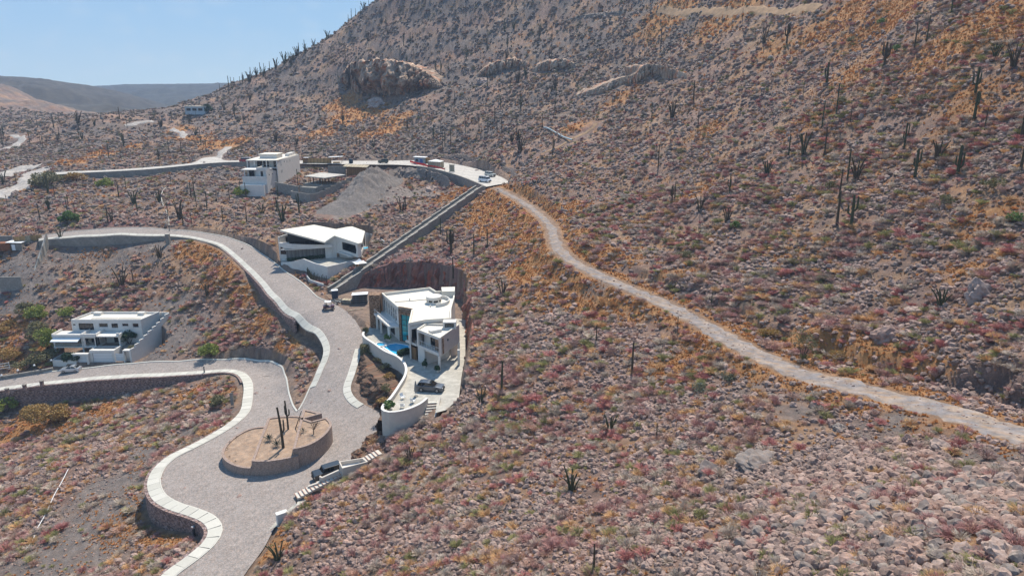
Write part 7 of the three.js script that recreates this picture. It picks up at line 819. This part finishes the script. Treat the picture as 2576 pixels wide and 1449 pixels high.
{
  const r = rng(501), nearR = [], farR = []; const c = new THREE.Color();
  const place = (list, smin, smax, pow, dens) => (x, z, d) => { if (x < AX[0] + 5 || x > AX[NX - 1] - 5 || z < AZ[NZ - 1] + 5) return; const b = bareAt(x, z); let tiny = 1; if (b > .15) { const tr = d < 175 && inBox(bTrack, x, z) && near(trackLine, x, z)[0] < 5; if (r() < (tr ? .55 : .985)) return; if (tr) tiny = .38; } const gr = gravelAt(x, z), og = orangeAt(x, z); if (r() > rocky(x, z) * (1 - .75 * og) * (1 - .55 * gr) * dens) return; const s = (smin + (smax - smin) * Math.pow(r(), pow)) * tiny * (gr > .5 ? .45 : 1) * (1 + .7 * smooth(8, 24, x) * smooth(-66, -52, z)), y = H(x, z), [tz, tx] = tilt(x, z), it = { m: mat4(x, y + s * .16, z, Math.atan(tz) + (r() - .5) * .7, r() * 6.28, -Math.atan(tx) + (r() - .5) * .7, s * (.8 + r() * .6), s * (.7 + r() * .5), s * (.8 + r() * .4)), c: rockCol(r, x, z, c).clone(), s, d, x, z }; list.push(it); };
  wedge(90000, 36, 75, r, place(nearR, .05, .36, 3.0, 1)); wedge(110000, 70, 135, r, place(nearR, .07, .5, 3.2, .95)); wedge(95000, 130, 240, r, place(farR, .12, .75, 3.2, .8)); wedge(70000, 235, 420, r, place(farR, .2, 1.05, 2.6, .95)); wedge(26000, 415, 640, r, place(farR, .35, 1.5, 2.4, .95));
  // the largest ones in view become rocks of their own
  const vis = nearR.map(it => ({ it, a: it.s / it.d })).filter(o => { const p = PROJ(V3(o.it.x, H(o.it.x, o.it.z), o.it.z)); return p[0] > 10 && p[0] < 2566 && p[1] < 1440; }).sort((a, b) => b.a - a.a).slice(0, 270).map(o => o.it), set = new Set(vis); big.push(...vis);
  const tones = [[.54, .35, .275], [.45, .295, .23], [.41, .33, .28], [.60, .43, .35], [.32, .25, .215]].map(q => { const m = rockMat.clone(); m.color.setRGB(...q); return m; });
  const tn_ = ['pinkish', 'brown', 'greyish', 'pale', 'dark grey'];
  const zone = (x, z) => { const [px, py] = PROJ(V3(x, H(x, z), z)); const [d] = near(trackLine, x, z); if (d < 7) return 'beside the dirt track'; if (px < 640 && py > 930) return 'on the gullied slope below the turning loop'; if (px < 820 && py > 600) return 'on the slope between the two streets'; if (px > 1900 && py > 1120) return 'in the dense boulder field near the bottom right'; if (py > 1150) return 'on the near rocky slope'; if (py > 900 && px < 1900) return 'on the spur below the dirt track'; return 'on the hillside above the dirt track'; };
  vis.forEach((it, i) => { const m = new THREE.Mesh(ROCKS[i % 6], tones[i % 5]); m.castShadow = m.receiveShadow = true; m.name = numbered('rock'); m.applyMatrix4(it.m); scene.add(m); const zn = zone(it.x, it.z); tag(m, `${it.s > .5 ? 'large' : it.s > .42 ? 'medium' : 'small'} ${tn_[i % 5]} rock ${where(V3(it.x, H(it.x, it.z), it.z))}`, 'rock', 'loose rocks of the slopes'); });
  instances('loose_rocks', ROCKS, rockMat, nearR.filter(q => !set.has(q))); instances('distant_rocks', ROCKS0, rockMat, farR);
  console.log('rocks', nearR.length, farR.length);
  const boulder = (label, px, py, s, k, t, sy = 1) => { const p = G(px, py); if (!p) return; const m = new THREE.Mesh(BOULDER[k % 3], tones[t]); m.name = numbered('boulder'); m.castShadow = m.receiveShadow = true; m.position.copy(p); m.scale.set(s * 1.2, s * sy, s); m.rotation.set(.2 * k, k * 1.7, .15); scene.add(m); tag(m, label, 'boulder'); };
  boulder('grey cube-shaped boulder on the gravel below the dirt track', 2113, 1082, .75, 1, 2, 1); boulder('flat grey slab of rock on the near slope', 1915, 1170, 2.1, 2, 2, .35); boulder('long tilted grey rock slab left of the flat slab', 1790, 1190, 1.3, 3, 4, .4); boulder('large pinkish outcrop boulder above the dirt track', 2230, 850, 1.7, 4, 0, .8); boulder('pale sloping rock slab on the right hillside above the track', 2470, 745, 2.0, 5, 3, .45); boulder('pale flat boulder left of the sloping slab above the track', 2300, 780, 1.2, 0, 3, .5); boulder('rounded boulder at the right end of the boulder field', 2300, 1545 > 1449 ? 1400 : 1400, 1.0, 2, 0); boulder('two-toned boulder near the bottom right corner', 2520, 1400, 1.0, 1, 3); boulder('pale flat-topped boulder among the rocks below the track end', 2370, 1130, 1.0, 3, 3, .7); boulder('pinkish boulder left of the pale flat-topped boulder', 2290, 1120, .9, 5, 0, .7); boulder('big round boulder at the right edge of the boulder field', 2535, 1215, .9, 4, 3, .8); boulder('large half-buried boulder beside the excavation pit', 1085, 480, 2.6, 1, 3, .8); boulder('big dark boulder beside the near cactus at the slope foot', 1725, 1130, .8, 0, 4); boulder('white block lying on the slope under the long retaining wall', 382, 1015, 1.1, 2, 3, .6); for (const [x, z, s, k, l] of [[-21.9, -103.4, 1.2, 0, 'brown boulder wedged under the tip of the terrace wall'], [-22.4, -101.6, 1.5, 1, 'large brown boulder at the street edge below the terrace tip'], [-23, -99.4, 1.4, 2, 'second brown boulder at the street edge, downhill of the terrace tip'], [-24, -97.2, 1.2, 0, 'small brown boulder above the stone steps']]) { const m = new THREE.Mesh(BOULDER[k], MT.rockBrown); m.name = numbered('boulder'); m.castShadow = m.receiveShadow = true; m.position.set(x, 14.9, z); m.scale.set(s, s * 1.35, s * 1.2); m.rotation.y = k * 1.3; scene.add(m); tag(m, l, 'boulder'); }
  boulder('rounded tan boulder under the big cliff', 945, 262, 5, 3, 3, .8); boulder('tan boulder right of the rock ledge on the mountain', 1215, 205, 3.2, 2, 3, .8);
}
{ // leafless shrubs, green shrubs and dry grass
  const r = rng(707), c = new THREE.Color(), near_ = [], far_ = [], grassN = [], grassF = [];
  const SH = [1, 2, 3, 4, 5].map(k => twigs(46, 1, 1.0, .026, 900 + k, 4)), SF = [1, 2, 3].map(k => twigs(26, 1, 1.0, .06, 950 + k, 3));
  const tuft = (n, k, w) => { const q = rng(k), l = []; for (let i = 0; i < n; i++) { const t = q() * 6.283, e = .2 + q() * .9, a = V3(Math.cos(t) * .18 * q(), -.05, Math.sin(t) * .18 * q()), b = V3(Math.cos(t) * e * .7, .5 + q() * .6, Math.sin(t) * e * .7); const s = V3(-Math.sin(t), 0, Math.cos(t)).multiplyScalar(w), g = new THREE.BufferGeometry(); g.setAttribute('position', new THREE.Float32BufferAttribute([a.x - s.x, a.y, a.z - s.z, a.x + s.x, a.y, a.z + s.z, b.x, b.y, b.z], 3)); g.computeVertexNormals(); g.setAttribute('uv', new THREE.Float32BufferAttribute(6, 2)); l.push(g); } return mergeGeometries(l); };
  const TU = [1, 2, 3].map(k => tuft(70, k, .05));
  const twigMat = new THREE.MeshStandardMaterial({ roughness: 1, side: THREE.DoubleSide }), grassMat = new THREE.MeshStandardMaterial({ roughness: 1, side: THREE.DoubleSide });
  const pal = [[.44, .235, .205], [.50, .305, .225], [.42, .285, .24], [.52, .43, .34], [.58, .35, .165], [.30, .275, .105], [.46, .37, .29], [.46, .195, .17]];
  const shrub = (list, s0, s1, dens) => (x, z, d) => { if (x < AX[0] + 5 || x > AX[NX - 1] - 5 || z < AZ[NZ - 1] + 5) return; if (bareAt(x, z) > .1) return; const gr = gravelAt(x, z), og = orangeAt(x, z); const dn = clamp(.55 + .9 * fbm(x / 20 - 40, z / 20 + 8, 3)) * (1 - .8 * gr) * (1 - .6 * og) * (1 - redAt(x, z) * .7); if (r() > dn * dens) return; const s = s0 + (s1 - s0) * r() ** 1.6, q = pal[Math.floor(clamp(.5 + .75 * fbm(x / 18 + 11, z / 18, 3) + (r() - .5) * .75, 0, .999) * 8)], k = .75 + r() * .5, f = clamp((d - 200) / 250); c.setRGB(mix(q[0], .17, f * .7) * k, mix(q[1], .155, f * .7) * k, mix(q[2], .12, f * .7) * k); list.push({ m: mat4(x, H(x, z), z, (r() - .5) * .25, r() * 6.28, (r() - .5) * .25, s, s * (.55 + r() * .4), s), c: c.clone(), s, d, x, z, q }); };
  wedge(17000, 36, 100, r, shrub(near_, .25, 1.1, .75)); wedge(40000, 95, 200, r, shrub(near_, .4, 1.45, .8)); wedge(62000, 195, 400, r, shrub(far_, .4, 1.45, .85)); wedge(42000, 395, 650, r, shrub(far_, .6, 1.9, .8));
  const grass = (list, s0, s1) => (x, z, d) => { if (x < AX[0] + 5 || x > AX[NX - 1] - 5 || z < AZ[NZ - 1] + 5) return; if (bareAt(x, z) > .25) return; const og = Math.max(orangeAt(x, z), .3 * smooth(.2, .55, fbm(x / 8 + 70, z / 8 - 20, 4))); if (r() > og * .9 + .05) return; const s = s0 + (s1 - s0) * r(), k = .75 + r() * .5; c.setRGB(.58 * k, .30 * k, .115 * k); list.push({ m: mat4(x, H(x, z), z, 0, r() * 6.28, 0, s, s * (.5 + r() * .4), s), c: c.clone() }); };
  wedge(50000, 36, 110, r, grass(grassN, .16, .42)); wedge(150000, 105, 260, r, grass(grassN, .2, .6)); wedge(30000, 255, 480, r, grass(grassF, .7, 1.5));
  const vis = near_.map(it => ({ it, a: it.s / it.d })).filter(o => { const p = PROJ(V3(o.it.x, H(o.it.x, o.it.z), o.it.z)); return p[0] > 10 && p[0] < 2566 && p[1] < 1440; }).sort((a, b) => b.a - a.a).slice(0, 240).map(o => o.it), set = new Set(vis);
  const names = ['dark red', 'reddish brown', 'mauve', 'pale grey', 'orange brown', 'olive', 'grey', 'crimson'], mats = pal.map(q => { const m = twigMat.clone(); m.color.setRGB(...q); return m; });
  vis.forEach((it, i) => { const k = pal.indexOf(it.q), g = new THREE.Mesh(SH[i % 5], mats[k]); g.castShadow = g.receiveShadow = true; g.name = numbered('dry_shrub'); g.applyMatrix4(it.m); scene.add(g); const [px, py] = PROJ(V3(it.x, H(it.x, it.z), it.z)), zn = px < 640 ? 'on the slope below the turning loop' : py > 1150 ? 'among the rocks of the near slope' : 'on the spur below the dirt track'; tag(g, `${it.s > .95 ? 'wide' : it.s > .75 ? 'medium' : 'small'} ${names[k]} leafless shrub ${where(V3(it.x, H(it.x, it.z), it.z))}`, 'shrub', 'leafless shrubs of the slopes'); });
  instances('dry_shrubs', SH, twigMat, near_.filter(q => !set.has(q))); instances('distant_shrubs', SF, twigMat, far_); instances('dry_grass', TU, grassMat, grassN); instances('distant_grass', TU, grassMat, grassF);
  console.log('shrubs', near_.length, far_.length, grassN.length, grassF.length);
}
renderer.render(scene, camera);
